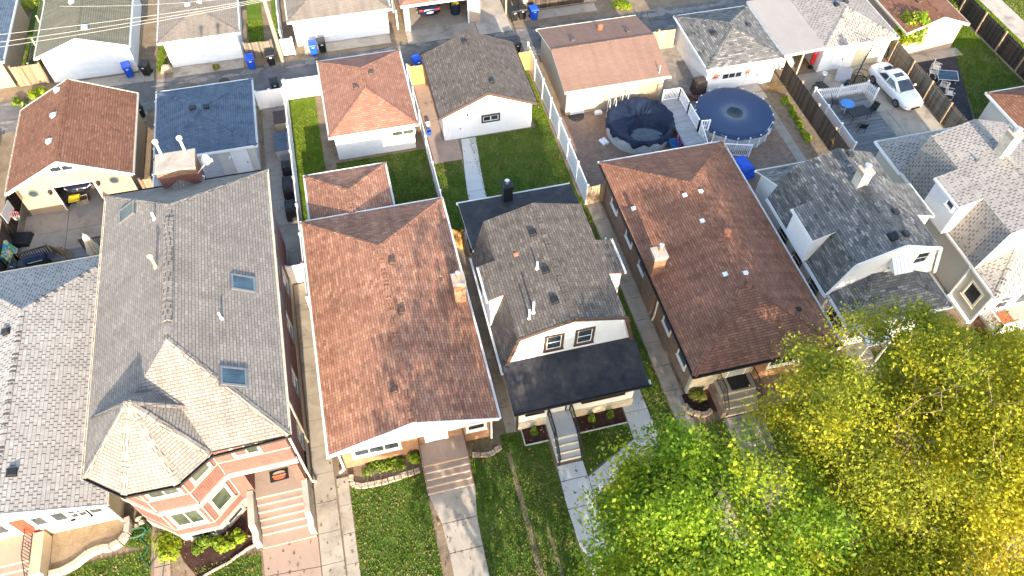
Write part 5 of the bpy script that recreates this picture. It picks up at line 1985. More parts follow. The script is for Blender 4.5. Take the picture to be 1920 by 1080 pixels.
    if not suv:
        p = MB()
        p.box(-.42, .02, -.4, .4, zt + .033, zt + .045)
        p.build('sunroof', 'glass_dark', H, world=False)
    p = MB()
    p.box(2.44, 2.485, -.4, .4, .40 + dz, .56 + dz)
    for k in range(7):
        p.box(2.485, 2.5, -.36 + k * .12 - .012, -.36 + k * .12 + .012, .41 + dz, .55 + dz)
    p.build('grille', 'black_metal', H, world=False)
    p = MB()
    p.lathe((2.47, 0, .60 + dz), [(.06, 0), (.05, .03), (.01, .035)], 14, 0, True, (1, 0, .3))
    p.build('badge', 'bright_metal', H, world=False)
    p = MB()
    p.box(-2.5, -2.46, -.26, .26, .62 + dz, .74 + dz)
    p.build('number_plate', 'white_trim', H, world=False)
    for x in (-1.42, 1.42):
        for s in (1, -1):
            t = MB()
            t.lathe((x, s * .83, .33), [(.2, -.1), (.30, -.11), (.335, -.07), (.335, .07), (.30, .11), (.22, .112), (.2, .08)], 24, 0, True, (0, s, 0))
            to = t.build('wheel', 'rubber', H, world=False)
            k = MB()
            k.lathe((x, s * .84, .33), [(.215, .07), (.21, .1), (.06, .085), (.05, .11), (.01, .112)], 20, 0, True, (0, s, 0))
            for i in range(6):
                a = PI * i / 3
                k.bar((x, s * .945, .33), (x + .2 * math.cos(a), s * .945, .33 + .2 * math.sin(a)), .05, .03, 0, (0, 1, 0))
            k.build('rim', 'grey_metal', to, world=False)
    H.location = loc
    H.rotation_euler = (0, 0, rz)
    s = length / 4.95
    H.scale = (s, 1, 1)
    return H


a, b = G(1632, 156, .0), G(1674, 200, .0)
mid = (a + b) / 2
make_car('sedan', 'white sedan with a dark sunroof parked on the driveway beside the weathered fence', 'car_white', (mid.x + .93, mid.y + .03, .04), math.atan2(b.y - a.y, b.x - a.x))
make_car('sedan', 'dark sedan parked nose in inside the open peach garage, its red tail lamps showing', 'car_navy', (7.2, 57.2, .04), PI / 2)
q = G(150, 388, .03)
make_car('suv', 'dark SUV parked nose out inside the cream garage', 'car_navy', (q.x + .1, 43.1, .04), -PI / 2, suv=True)
make_car('vintage_car', 'cream car parked under the flat grey carport, only its nose in the sun', 'car_cream', (32.6, 44.3, .03), -PI / 2)
q = G(6, 300, .3)
make_car('parked_car', 'dark car mostly cut off by the left edge beside the board fence', 'car_navy', (q.x - 1.6, q.y - .5, .03), PI / 2)

# ================================================================== POOLS
def radial(c, r, zf, nr, na, rim=None):
    g = MB()
    vs = []
    for i in range(nr + 1):
        for k in range(na):
            t = 2 * PI * k / na
            rr = r * i / nr * (rim(t) if (rim and i == nr) else 1)
            vs.append((c[0] + rr * math.cos(t), c[1] + rr * math.sin(t), zf(i / nr, t)))
    g.v = vs
    for i in range(nr):
        for k in range(na):
            k2 = (k + 1) % na
            g.f.append((i * na + k, (i + 1) * na + k, (i + 1) * na + k2, i * na + k2))
            g.m.append(0)
    return g


t = NT('cover_ring')
tc = t.n('ShaderNodeTexCoord')
sp = t.n('ShaderNodeVectorMath', _operation='LENGTH')
fl_ = t.n('ShaderNodeMapping')
fl_.inputs['Scale'].default_value = (1, 1, 0)
t.l(tc.outputs['Object'], fl_.inputs[0])
t.l(fl_.outputs[0], sp.inputs[0])
ns = t.noise(tc.outputs['Object'], 1.6, 5)
k = t.math('ADD', t.math('DIVIDE', sp.outputs['Value'], 2.8), t.math('MULTIPLY', t.math('SUBTRACT', ns, .5), .22))
t.done(t.ramp(k, [(.15, (.018, .034, .040)), (.2, (.022, .042, .055)), (.225, (.10, .13, .16)), (.29, (.075, .105, .15)), (.40, (.034, .062, .12)), (.6, (.022, .048, .108)), (1, (.019, .042, .098))]), .5, t.noise(tc.outputs['Object'], 6, 4), .15, .03)

H = thing('covered_pool', 'round above-ground pool under a taut navy cover stained by a central puddle', 'pool', (26.2, 37.35, 0))
g = MB()
g.lathe((26.2, 37.35, 0), [(2.72, 0), (2.72, 1.15), (2.6, 1.16), (2.6, .1)], 48)
part('pool_wall', g, 'pool_wall', H, smooth=False)
for i in range(20):
    g = MB()
    a = 2 * PI * i / 20
    p = Vector((26.2 + 2.76 * math.cos(a), 37.35 + 2.76 * math.sin(a), 0))
    g.bar(p, p + Z * 1.2, .1, .06)
    part('frame_post', g, 'white_vinyl', H)
g = radial((0, 0), 2.82, lambda f, t: (1.22 - .10 * (1 - f) ** 1.2 - .10 * (1 - min(1, f / .25)) + (.018 * math.sin(t * 3 + 1) + .01 * math.sin(t * 5 + 2)) * f * f - (.16 if f == 1 else 0)), 16, 96, lambda t: 1 + .012 * math.sin(9 * t) + .008 * math.sin(23 * t))
o = g.build('pool_cover', 'cover_ring', H, smooth=True, world=False)

H = thing('torn_pool', 'round above-ground pool with a sagging wrinkled navy cover collapsed into it', 'pool', (19.35, 38.1, 0))
c = (19.35, 38.1)
g = MB()
g.lathe((*c, 0), [(2.32, 0), (2.34, .6), (2.32, 1.15), (2.22, 1.16), (2.2, .15), (.01, .12)], 48)
part('pool_wall', g, 'pool_wall', H)


def sag(f, t):
    x, y = f * math.cos(t), f * math.sin(t)
    dx, dy = x - .1, (y + .36) * 1.15
    d = math.hypot(dx, dy)
    # taut cloth falling from the rim into a steep hole
    z = 1.27 - .45 * max(0, 1 - d / 1.35) - (.5 * min(1, max(0, (.62 - d) / .12)))
    bk = .35 + .65 * max(0, math.sin(t)) ** .6
    fold = bk * (.07 * math.sin(t * 11 + math.sin(t * 3 + f * 2) * 3.2 + f * 1.5) + .05 * math.sin(t * 23 + math.sin(t * 7) * 2 - f * 2) + .03 * math.sin(t * 5 + f * 9)) * math.sin(min(1, f) * PI)
    z += fold
    bl = min(1, max(0, (f - .8) / .1))
    z = z * (1 - bl) + 1.27 * bl
    if f > .93:
        z = 1.27 + .04 * math.sin(t * 19)
    if f == 1:
        z = .92 + .16 * math.sin(t * 7) + .1 * math.sin(t * 16)
    return max(z, .40)


g = radial((0, 0), 2.46, sag, 22, 130, lambda t: 1 + .03 * math.sin(11 * t) + .02 * math.sin(29 * t))
g.build('pool_cover', 'cover_navy', H, smooth=True, world=False)
g = MB()
g.lathe((.25, -.85, .47), [(1.15, 0), (.5, .006), (.01, .008)], 28)
g.v = [(x, y * .72 - .2, z) for x, y, z in g.v]
g.build('puddle', 'glass_dark', H, world=False)
g = MB()
for a in (2.3, 1.75):
    p = Vector((c[0] + 2.3 * math.cos(a), c[1] + 2.3 * math.sin(a), 0))
    for dx in (-.22, .22):
        g.tube([p + Vector((dx, 0, 0)), p + Vector((dx, 0, 1.7)), p + Vector((dx, .18, 1.85)), p + Vector((dx, .35, 1.7)), p + Vector((dx, .45, 0))], .025, 6)
part('pool_ladder', g, 'white_vinyl', H)

# deck between the pools
H = thing('pool_deck', 'pale blue-grey raised deck with white balusters between the two pools', 'deck', (22.3, 37.5, 0))
g = MB()
g.box(21.55, 22.95, 35.0, 39.85, .95, 1.05)
for y in (35.1, 37.4, 39.7):
    for x in (21.62, 22.85):
        g.bar((x, y, 0), (x, y, .95), .1, .1)
g.box(21.57, 22.93, 35.02, 39.83, .8, .95)
part('platform', g, 'deck_pale', H)
g = MB()
for i in range(4):
    g.box(21.7 + .0, 22.9, 34.65 - .3 * i, 34.95 - .3 * i, .0, .8 - .22 * i)
part('deck_stairs', g, 'deck_pale', H)
g = MB()
rail(g, (21.6, 39.8, 1.05), (22.9, 39.8, 1.05), .95, .1, .11, .07, picket=.035)
rail(g, (22.9, 39.8, 1.05), (22.9, 38.1, 1.05), .95, .1, .11, .07, picket=.035)
rail(g, (22.9, 38.1, 1.05), (22.9, 36.2, 1.05), .95, .1, .11, .07, picket=.035)
rail(g, (22.9, 36.2, 1.05), (23.6, 36.1, 1.05), .95, .1, .16, .07, picket=.05)
rail(g, (22.95, 36.0, 1.0), (23.05, 34.3, .1), .95, .1, .14, .07, picket=.035)
part('railing', g, 'white_vinyl', H)
g = MB()
rail(g, (23.3, 34.8, .05), (26.0, 33.9, .05), 1.1, .1, .13, .07, picket=.035)
tag(g.build('gate_railing', 'white_vinyl'), 'white baluster railing standing along the near side of the blue pool', 'railing')
H = thing('low_platform', 'low pale wooden platform in front of the torn pool cover', 'platform', (18.5, 35.2, 0))
g = MB()
for i in range(9):
    g.box(17.45, 21.6, 33.9 + i * .21, 33.9 + i * .21 + .195, .05, .2)
g.box(17.5, 21.55, 33.92, 35.75, 0, .05)
part('boards', g, 'deck_pale', H)

# ================================================================== YARD THINGS
def simple(name, label, cat, px, py, build, z=0.0, rz=0, group=None, loc=None):
    """a thing whose parts are built about a local origin; build() yields (part name, MB, material)"""
    p = Vector(loc) if loc is not None else G(px, py, z)
    H = thing(name, label, cat, p, group, rz)
    for nm, g, m in build():
        g.build(nm, m, H, world=False)
    return H


def lumpy(sx, sy, sz, taper=.8, seed=0, rows=6, n=16):
    rnd = random.Random(seed)
    rg = []
    for j in range(rows + 1):
        f = j / rows
        k = (1 - (1 - taper) * f) * (1 if j < rows else .72)
        z = sz * min(1, f * 1.12) if j < rows else sz * 1.02
        rg.append([Vector((k * sx / 2 * max(-1, min(1, 1.35 * math.cos(2 * PI * i / n))) * (1 + rnd.uniform(-.05, .05)),
                           k * sy / 2 * max(-1, min(1, 1.35 * math.sin(2 * PI * i / n))) * (1 + rnd.uniform(-.05, .05)), z + rnd.uniform(-.02, .02))) for i in range(n)])
    g = MB()
    g.rings(rg)
    return g


simple('covered_grill', 'dark brown covered grill standing by the white garage wall near the blue pool', 'grill', 1308, 172, lambda: [('cover', lumpy(1.0, .9, 1.2, .85, 1), 'cover_brown')])
# things along the brick house driveway
def chest(w, d, h, lid, body):
    def f():
        g = MB()
        g.box(-w / 2, w / 2, -d / 2, d / 2, 0, h)
        l = MB()
        l.extr([(-w / 2 - .03, -d / 2 - .03, h), (-w / 2 - .03, d / 2 + .03, h + .002), (-w / 2 - .03, d / 2 + .03, h + .12), (-w / 2 - .03, -d / 2 - .03, h + .06)], (w + .06, 0, 0))
        return [('body', g, body), ('lid', l, lid)]
    return f


simple('storage_box', 'tan storage chest with a brown lid on the driveway, nearest the white gate', 'storage box', 0, 0, chest(.85, 1.2, .8, 'cover_brown', 'stucco_tan'), loc=(-5.5, 44.6, .04))
simple('storage_box', 'grey-brown storage chest with a slate blue lid on the driveway', 'storage box', 0, 0, chest(.95, 1.7, .85, 'shingle_bluetint', 'plastic_grey'), loc=(-5.55, 42.0, .04))
for i, (y, sx, sy, sz, lab) in enumerate(((39.7, .7, .8, 1.0, 'black covered heap next to the grey-brown storage chest'), (37.9, .85, 1.5, 1.0, 'longest of the black covered heaps along the white driveway fence'), (35.9, .8, 1.2, .95, 'black covered heap farthest from the alley along the white driveway fence'))):
    simple('covered_furniture', lab, 'covered furniture', 0, 0, (lambda sx=sx, sy=sy, sz=sz, i=i: [('cover', lumpy(sx, sy, sz, .8, 20 + i), 'cover_black')]), loc=(-5.45, y, .04), group='black covered heaps on the driveway')


def chair_set(col, w=.5, back=True):
    def f():
        s = MB()
        s.box(-w / 2, w / 2, -w / 2, w / 2, .42, .46)
        out = [('seat', s, col)]
        if back:
            b = MB()
            b.extr([(-w / 2, w / 2 - .03, .46), (-w / 2, w / 2 + .12, .95), (-w / 2, w / 2 + .16, .95), (-w / 2, w / 2 + .01, .46)], (w, 0, 0))
            out.append(('backrest', b, col))
        for x in (-1, 1):
            for y in (-1, 1):
                l = MB()
                l.tube([(x * (w / 2 - .03), y * (w / 2 - .03), .43), (x * (w / 2), y * (w / 2), 0)], .018, 6)
                out.append(('leg', l, col))
        return out
    return f


# left yard: deck, grill, hoop, parasol
H = thing('back_deck', 'low grey plank deck with a dark slatted railing behind the left edge house', 'deck', (-18.5, 33.6, 0))
g = MB()
g.box(-22.4, -14.4, 32.3, 35.75, .28, .36)
g.box(-22.38, -14.42, 32.32, 35.73, 0, .28)
g.box(-20.1, -18.3, 35.77, 36.1, .0, .19)
part('platform', g, 'deck_grey', H)
g = MB()
rail(g, (-22.35, 33.6, .36), (-21.95, 35.4, .36), .85, .09, .13, .08, picket=.05)
rail(g, (-21.95, 35.4, .36), (-20.2, 35.7, .36), .85, .09, .13, .08, picket=.05)
part('railing', g, 'wood_dark', H)
g = MB()
rail(g, (-18.25, 35.7, .36), (-14.5, 35.7, .36), .85, .09, .13, .08, picket=.05)
part('railing', g, 'wood_dark', H)


def grill():
    a = MB()
    a.rings([[Vector((-.62, y, z)) for y, z in ((-.28, .85), (.28, .85), (.28, 1.0), (.18, 1.15), (-.1, 1.18), (-.28, 1.0))], [Vector((.62, y, z)) for y, z in ((-.28, .85), (.28, .85), (.28, 1.0), (.18, 1.15), (-.1, 1.18), (-.28, 1.0))]])
    b = MB()
    b.box(-.6, .6, -.26, .26, .1, .84)
    s = MB()
    s.box(-1.0, -.64, -.25, .25, .82, .86)
    s.box(.64, 1.0, -.25, .25, .82, .86)
    h = MB()
    h.tube([(-.4, -.31, .95), (.4, -.31, .95)], .02, 8)
    out = [('lid', a, 'cover_navy'), ('cabinet', b, 'black_metal'), ('side_shelf', s, 'black_metal'), ('handle', h, 'bright_metal')]
    for x in (-.5, .5):
        w_ = MB()
        w_.lathe((x, .2, .08), [(.02, -.03), (.08, -.03), (.08, .03), (.02, .03)], 12, 0, True, (1, 0, 0))
        out.append(('wheel', w_, 'rubber'))
    return out


simple('gas_grill', 'gas grill with a navy lid on the low deck behind the left edge house', 'grill', 0, 0, grill, loc=(-20.65, 34.75, .36), rz=.12)


def bench():
    g = MB()
    for i in range(8):
        g.box(-.45 + i * .12, -.45 + i * .12 + .06, -.02, .02, .45, 1.05)
    g.box(-.55, .55, -.03, .03, 1.05, 1.12)
    g.box(-.55, .55, -.03, .03, .38, .45)
    s = MB()
    for j in range(4):
        s.box(-.55, .55, -.5 + j * .12, -.41 + j * .12, .4, .43)
    out = [('backrest', g, 'wood_brown'), ('seat', s, 'wood_brown')]
    for x in (-.5, .5):
        for y in (-.45, .0):
            l = MB()
            l.box(x - .03, x + .03, y - .03, y + .03, 0, .42 if y < 0 else 1.12)
            out.append(('leg', l, 'wood_brown'))
    return out


simple('garden_bench', 'brown slatted wooden seat tipped on the edge of the low deck', 'bench', 0, 0, bench, loc=(-19.55, 35.25, .36), rz=2.5)


def kettle():
    g = MB()
    g.lathe((0, 0, .75), [(.02, -.22), (.2, -.15), (.29, 0), (.29, .03), (.2, .2), (.02, .25)], 20)
    out = [('bowl', g, 'cover_navy')]
    for k in range(3):
        a = 2 * PI * k / 3
        l = MB()
        l.tube([(.15 * math.cos(a), .15 * math.sin(a), .6), (.3 * math.cos(a), .3 * math.sin(a), 0)], .015, 6)
        out.append(('leg', l, 'grey_metal'))
    h = MB()
    h.tube([(.06, 0, 1.0), (.06, 0, 1.04), (-.06, 0, 1.04), (-.06, 0, 1.0)], .012, 6)
    return out + [('handle', h, 'white_trim')]


simple('kettle_grill', 'round dark kettle grill beside the gas grill on the low deck', 'grill', 0, 0, kettle, loc=(-21.9, 34.3, .36))


def parasol():
    g = MB()
    n = 10
    rg = []
    for j, (r, z) in enumerate(((.05, 2.5), (.12, 2.3), (.2, 1.7), (.33, .95), (.3, .8))):
        rg.append([Vector((r * (1 + .35 * ((i % 2) * 2 - 1) * (j > 0)) * math.cos(PI * i / n), r * (1 + .35 * ((i % 2) * 2 - 1) * (j > 0)) * math.sin(PI * i / n), z)) for i in range(2 * n)])
    g.rings(rg)
    p = MB()
    p.tube([(0, 0, 0), (0, 0, 2.62)], .03, 8)
    p.lathe((0, 0, 0), [(.25, 0), (.25, .05), (.05, .1)], 16)
    return [('canopy', g, 'cream_trim'), ('pole', p, 'wood_post')]


simple('parasol', 'folded cream parasol standing on the low deck against the brick house eave', 'parasol', 0, 0, parasol, loc=(-17.2, 34.5, .36))


def hoop(reach, bh, flip, board='plastic_grey', clear=False):
    def f():
        b = MB()
        b.rings([[Vector((x * .55, y * .75, 0)) for x, y in ((-1, -1), (1, -1), (1, 1), (-1, 1))], [Vector((x * .5, y * .65, .3)) for x, y in ((-1, -1), (1, -1), (1, 1), (-1, 1))]])
        p = MB()
        p.tube([(0, -.3, .2), (0, -.1, 1.3), (0, .0, bh - .2)], .05, 8)
        p.tube([(0, 0, bh - .4), (0, reach, bh + .2)], .03, 6)
        p.tube([(0, 0, bh - .9), (0, reach, bh - .15)], .03, 6)
        k = MB()
        if clear:
            for u, v in (((-.6, bh - .25), (.6, bh - .25)), ((.6, bh - .25), (.6, bh + .55)), ((.6, bh + .55), (-.6, bh + .55)), ((-.6, bh + .55), (-.6, bh - .25)), ((-.25, bh - .1), (-.25, bh + .25)), ((-.25, bh + .25), (.25, bh + .25)), ((.25, bh + .25), (.25, bh - .1))):
                k.bar((u[0], reach, u[1]), (v[0], reach, v[1]), .035, .035)
        else:
            k.box(-.6, .6, reach, reach + .04, bh - .25, bh + .55)
        r = MB()
        r.tube([(.23 * math.cos(t * PI / 10), reach + .28 + .23 * math.sin(t * PI / 10), bh - .1) for t in range(21)], .018, 6)
        r.bar((0, reach, bh - .1), (0, reach + .06, bh - .1), .1, .05)
        n = MB()
        for t in range(10):
            a, c = t * PI / 5, (t + 1) * PI / 5
            n.tube([(.23 * math.cos(a), reach + .28 + .23 * math.sin(a), bh - .1), (.14 * math.cos(c), reach + .28 + .14 * math.sin(c), bh - .5)], .007, 4)
        return [('base', b, 'plastic_black'), ('pole', p, 'black_metal'), ('backboard', k, board), ('rim', r, 'plastic_red'), ('net', n, 'white_trim')]
    return f


simple('basketball_hoop', 'portable basketball hoop with a grey backboard and black base beside the cream garage yard fence', 'basketball hoop', 38, 452, hoop(.6, 2.6, 1), rz=-1.75)
simple('basketball_hoop', 'portable basketball hoop with a see-through backboard in front of the pale yellow garage door', 'basketball hoop', 1600, 157, hoop(.9, 2.75, 1, 'black_metal', True), rz=-.9)

def towel():
    g = MB()
    g.extr([(-.02, -.7, .1), (-.05, -.7, 1.15), (.1, -.7, 1.2), (.35, -.7, .2), (.33, -.7, .18), (.09, -.7, 1.16), (-.02, -.7, 1.12)], (0, 1.4, 0))
    return [('cloth', g, 'towel_print')]


simple('beach_towel', 'brightly patterned blue and green towel hung at the far left corner of the low deck', 'towel', 0, 0, towel, loc=(-22.6, 35.9, .2))
# inside and before the cream garage
def sheet_board(w, d, col):
    def f():
        g = MB()
        g.box(-w / 2, w / 2, -d / 2, d / 2, .0, .03)
        g.box(-w / 2 + .05, w / 2 - .05, -d / 2 + .05, d / 2 - .05, .03, .04)
        return [('body', g, col)]
    return f


def crate(w, d, h, col):
    def f():
        g = MB()
        for z0 in (0, h * .36, h * .7):
            for s in (-1, 1):
                g.box(-w / 2, w / 2, s * d / 2 - .015, s * d / 2 + .015, z0, z0 + h * .26)
                g.box(s * w / 2 - .015, s * w / 2 + .015, -d / 2 + .016, d / 2 - .016, z0, z0 + h * .26)
        b = MB()
        b.box(-w / 2 + .016, w / 2 - .016, -d / 2 + .016, d / 2 - .016, .01, h * .8)
        return [('frame', g, col), ('filling', b, 'cover_brown')]
    return f


simple('floor_cushion', 'yellow cushion on the floor of the cream garage', 'cushion', 0, 0, lambda: [('cover', lumpy(.75, .6, .14, .9, 3), 'fabric_yellow')], loc=(-19.25, 40.35, .3))
simple('wooden_crate', 'small pale crate in the doorway of the cream garage', 'crate', 157, 378, crate(.7, .5, .35, 'wood_tan'), z=.03, rz=.2)
simple('camp_table', 'dark folding table inside the cream garage under the yellow cushion', 'table', 0, 0, lambda: (lambda t, l: [('tabletop', t, 'black_metal'), ('leg', l[0], 'black_metal'), ('leg', l[1], 'black_metal')])(*(lambda t, l: (t, l))((lambda g: (g.box(-.45, .45, -.35, .35, .22, .26), g)[1])(MB()), [(lambda g, s=s: (g.box(s * .4 - .02, s * .4 + .02, -.3, .3, 0, .22), g)[1])(MB()) for s in (-1, 1)])), loc=(-19.25, 40.35, .03))

# pool yard clutter
def foam():
    g = MB()
    g.tube([(-.28, -.14, .13), (.28, -.14, .13)], .13, 12)
    g.tube([(-.28, .14, .13), (.28, .14, .13)], .13, 12)
    return [('roll', g, 'white_trim')]


simple('rolled_mat', 'white double roll of matting on the brick pavers left of the torn pool', 'mat', 1132, 268, foam, rz=1.9)
simple('doormat', 'black round mat in front of the tan garage door', 'mat', 1080, 217, lambda: [('body', (lambda g: (g.lathe((0, 0, 0), [(.6, 0), (.6, .02), (.01, .022)], 24), g)[1])(MB()), 'cover_black')], z=.013)
simple('pool_filter', 'small white pool pump box beside the pool by the tan garage wall', 'pump', 1122, 212, lambda: [('housing', lumpy(.6, .4, .18, .8, 9), 'white_trim')], z=.013)
for px, py, lab, rz in ((1195, 279, 'left pale plastic stool before the torn pool', .3), (1216, 279, 'right pale plastic stool before the torn pool', -.4)):
    simple('patio_stool', lab, 'stool', px, py, chair_set('plastic_grey', .6, False), z=.2, rz=rz)


def lounge(col):
    def f():
        s = MB()
        s.box(-.26, .26, -.3, .2, .32, .37)
        b = MB()
        b.extr([(-.26, .2, .35), (-.26, .42, 1.0), (-.26, .47, .98), (-.26, .26, .33)], (.52, 0, 0))
        out = [('seat', s, col), ('backrest', b, col)]
        for x in (-.27, .27):
            a = MB()
            a.box(x - .04, x + .04, -.3, .3, .55, .59)
            a.box(x - .03, x + .03, -.28, -.22, 0, .55)
            a.box(x - .03, x + .03, .2, .26, 0, .55)
            out.append(('armrest', a, col))
        return out
    return f


simple('plastic_chair', 'pink plastic chair beside the deck steps', 'chair', 1279, 275, lounge('plastic_pink'), z=.05, rz=.9)
simple('plastic_chair', 'mint green plastic chair under the deck railing end', 'chair', 1307, 262, lounge('plastic_mint'), z=.05, rz=-.6)
simple('tub', 'pale blue plastic tub beside the brown bungalow rear eave', 'tub', 1264, 277, lambda: [('body', (lambda g: (g.lathe((0, 0, 0), [(.3, 0), (.42, .5), (.45, .52), (.4, .5), (.28, .06), (.01, .05)], 20), g)[1])(MB()), 'plastic_lightblue')], z=.05)
simple('tarp_bundle', 'bright blue tarpaulin bundle behind the brown bungalow', 'tarp', 1388, 322, lambda: [('cover', lumpy(1.3, 1.8, .9, .7, 12), 'plastic_blue')], rz=.2)
simple('brick_heap', 'small heap of red bricks between the deck railing and the blue pool', 'bricks', 1297, 183, lambda: [('brick', (lambda g: (g.fbox((random.uniform(-.4, .4), random.uniform(-.4, .4), .02 + .03 * i % .2), (math.cos(i), math.sin(i), 0), (-math.sin(i), math.cos(i), 0), Z, -.14, .14, -.07, .07, 0, .09), g)[1])(MB()), 'brick_red') for i in range(12)], z=.01)

# deck at the right
H = thing('pale_deck', 'pale worn plank deck beside the driveway of the pale-roofed house', 'deck', (34.8, 35, 0))
g = MB()
for i in range(46):
    g.box(33.05, 37.2 - max(0, (10 - i)) * .0, 31.4 + i * .143, 31.4 + i * .143 + .135, .2, .26)
g.box(33.08, 37.15, 31.42, 37.95, 0, .2)
part('boards', g, 'deck_grey', H)


def table(w, d, h, col):
    def f():
        t = MB()
        for i in range(6):
            t.box(-w / 2, w / 2, -d / 2 + i * d / 6, -d / 2 + (i + 1) * d / 6 - .012, h - .03, h)
        t.box(-w / 2, w / 2, -d / 2, d / 2, h - .06, h - .032)
        out = [('tabletop', t, col)]
        for x in (-1, 1):
            for y in (-1, 1):
                l = MB()
                l.tube([(x * w * .42, y * d * .4, h - .04), (x * w * .46, y * d * .44, 0)], .02, 6)
                out.append(('leg', l, col))
        return out
    return f


simple('patio_table', 'dark rectangular patio table on the pale deck', 'table', 1603, 222, table(1.5, .95, .72, 'black_metal'), z=.26, rz=.1)


def round_table():
    t = MB()
    t.lathe((0, 0, .7), [(.02, -.01), (.5, -.01), (.52, .01), (.5, .03), (.02, .035)], 28)
    p = MB()
    p.tube([(0, 0, 0), (0, 0, .7)], .03, 8)
    for k in range(3):
        a = 2 * PI * k / 3
        p.tube([(0, 0, .15), (.35 * math.cos(a), .35 * math.sin(a), 0)], .02, 6)
    return [('tabletop', t, 'plastic_lightblue'), ('base', p, 'white_trim')]


simple('round_table', 'small round light blue table beside the dark patio table', 'table', 1583, 208, round_table, z=.26)
for px, py, rz, lab in ((1612, 245, 2.8, 'dark metal chair pushed to the house side of the patio table'), (1630, 214, -1.2, 'dark metal chair at the driveway side of the patio table'), (1562, 200, 1.2, 'dark metal chair by the white privacy screen')):
    simple('patio_chair', lab, 'chair', px, py, chair_set('black_metal', .5), z=.26, rz=rz, group='dark patio chairs')


def tank():
    g = MB()
    g.lathe((0, 0, .25), [(.02, 0), (.2, .0), (.23, .05), (.23, .75), (.18, .85), (.02, .9)], 18)
    b = MB()
    b.box(-.3, .3, -.25, .25, 0, .06)
    for x in (-.2, .2):
        b.tube([(x, -.18, .05), (x * .9, 0, .4)], .02, 6)
        b.tube([(x, .18, .05), (x * .9, 0, .4)], .02, 6)
    return [('drum', g, 'bright_metal'), ('stand', b, 'black_metal')]


simple('smoker_drum', 'small shiny metal drum smoker standing on the driveway', 'smoker', 1538, 158, tank, z=.04)
simple('fire_table', 'low black square table between the drum smoker and the picket fence', 'table', 1534, 172, table(1.0, .8, .55, 'black_metal'), z=.04, rz=.3)


def tilt_board():
    g = MB()
    g.extr([(-.55, -.3, .05), (-.55, .35, .95), (-.55, .39, .93), (-.55, -.26, .03)], (1.1, 0, 0))
    return [('board', g, 'plastic_grey')]


simple('leaning_board', 'grey board leaning beside the basketball hoop base', 'board', 1578, 150, tilt_board, rz=-.5, z=.04)
H = thing('hose_coil', 'tangled black hose on the concrete behind the white sedan', 'hose', G(1613, 143, .04))
g = MB()
rnd = random.Random(4)
for k in range(5):
    pts = []
    ox, oy, r = rnd.uniform(-.3, .3), rnd.uniform(-.4, .4), rnd.uniform(.3, .6)
    for t in range(17):
        a = t * PI / 8
        pts.append((ox + r * 1.2 * math.cos(a), oy + r * math.sin(a), .03 + .015 * k))
    g.tube(pts, .022, 6)
g.build('hose', 'rubber', H, world=False)


def wheel_lean():
    t = MB()
    t.lathe((0, 0, .36), [(.2, -.1), (.33, -.11), (.36, -.06), (.36, .06), (.33, .11), (.2, .1)], 24, 0, True, (.2, -1, .35))
    k = MB()
    k.lathe((0, 0, .36), [(.21, .07), (.18, .1), (.06, .08), (.01, .1)], 18, 0, True, (.2, -1, .35))
    return [('tyre', t, 'rubber'), ('rim', k, 'bright_metal')]


simple('spare_wheel', 'spare wheel leaning against the pale garage corner by the fence', 'wheel', 1660, 106, wheel_lean, z=.04)


def hanging_bag():
    g = MB()
    g.lathe((0, 0, .35), [(.02, 0), (.16, .03), (.2, .2), (.15, .45), (.2, .6), (.17, .95), (.12, 1.1), (.02, 1.15)], 14)
    s = MB()
    s.tube([(0, 0, 0), (0, 0, .4)], .05, 8)
    s.lathe((0, 0, 0), [(.22, 0), (.22, .04), (.04, .07)], 14)
    return [('bag', g, 'plastic_red'), ('stand', s, 'black_metal')]


simple('punch_bag', 'bright red standing bag under the flat carport edge', 'bag', 1519, 126, hanging_bag, z=.04)


# upturned garden furniture on the dark asphalt yard
def glass_table():
    t = MB()
    t.fbox((0, 0, .45), (1, 0, 0), (0, .98, .2), (0, -.2, .98), -.75, .75, -.45, .45, 0, .015)
    f = MB()
    c = [Vector((x, y * .98, .45 + y * .2)) for x, y in ((-.76, -.46), (.76, -.46), (.76, .46), (-.76, .46))]
    for i in range(4):
        f.tube([c[i], c[(i + 1) % 4]], .022, 8)
    out = [('tabletop', t, 'glass_blue'), ('frame', f, 'white_trim')]
    for i in range(4):
        l = MB()
        p = c[i]
        l.tube([p, p * .8 + Vector((0, 0, -.15)), (p.x * .9, p.y * .9, 0)], .02, 6)
        out.append(('leg', l, 'white_trim'))
    return out


simple('glass_table', 'glass topped white patio table tilted on the dark asphalt yard', 'table', 1772, 150, glass_table, rz=-.35)


def pipe_chair():
    s = MB()
    for i in range(7):
        s.box(-.24 + i * .075, -.2 + i * .075, -.22, .25, .38, .4)
    out = [('seat', s, 'cream_trim')]
    for x in (-.27, .27):
        l = MB()
        l.tube([(x, .35, .95), (x, .28, .42), (x, -.25, .4), (x, -.28, .62), (x, .3, .66)], .018, 6)
        l.tube([(x, -.25, .4), (x, -.3, .02), (x, .3, .02)], .018, 6)
        out.append(('leg', l, 'white_trim'))
    b = MB()
    b.tube([(-.27, .35, .95), (.27, .35, .95)], .018, 6)
    for i in range(5):
        b.bar((-.2 + i * .1, .35, .95), (-.2 + i * .1, .28, .44), .03, .01)
    return out + [('backrest', b, 'cream_trim')]


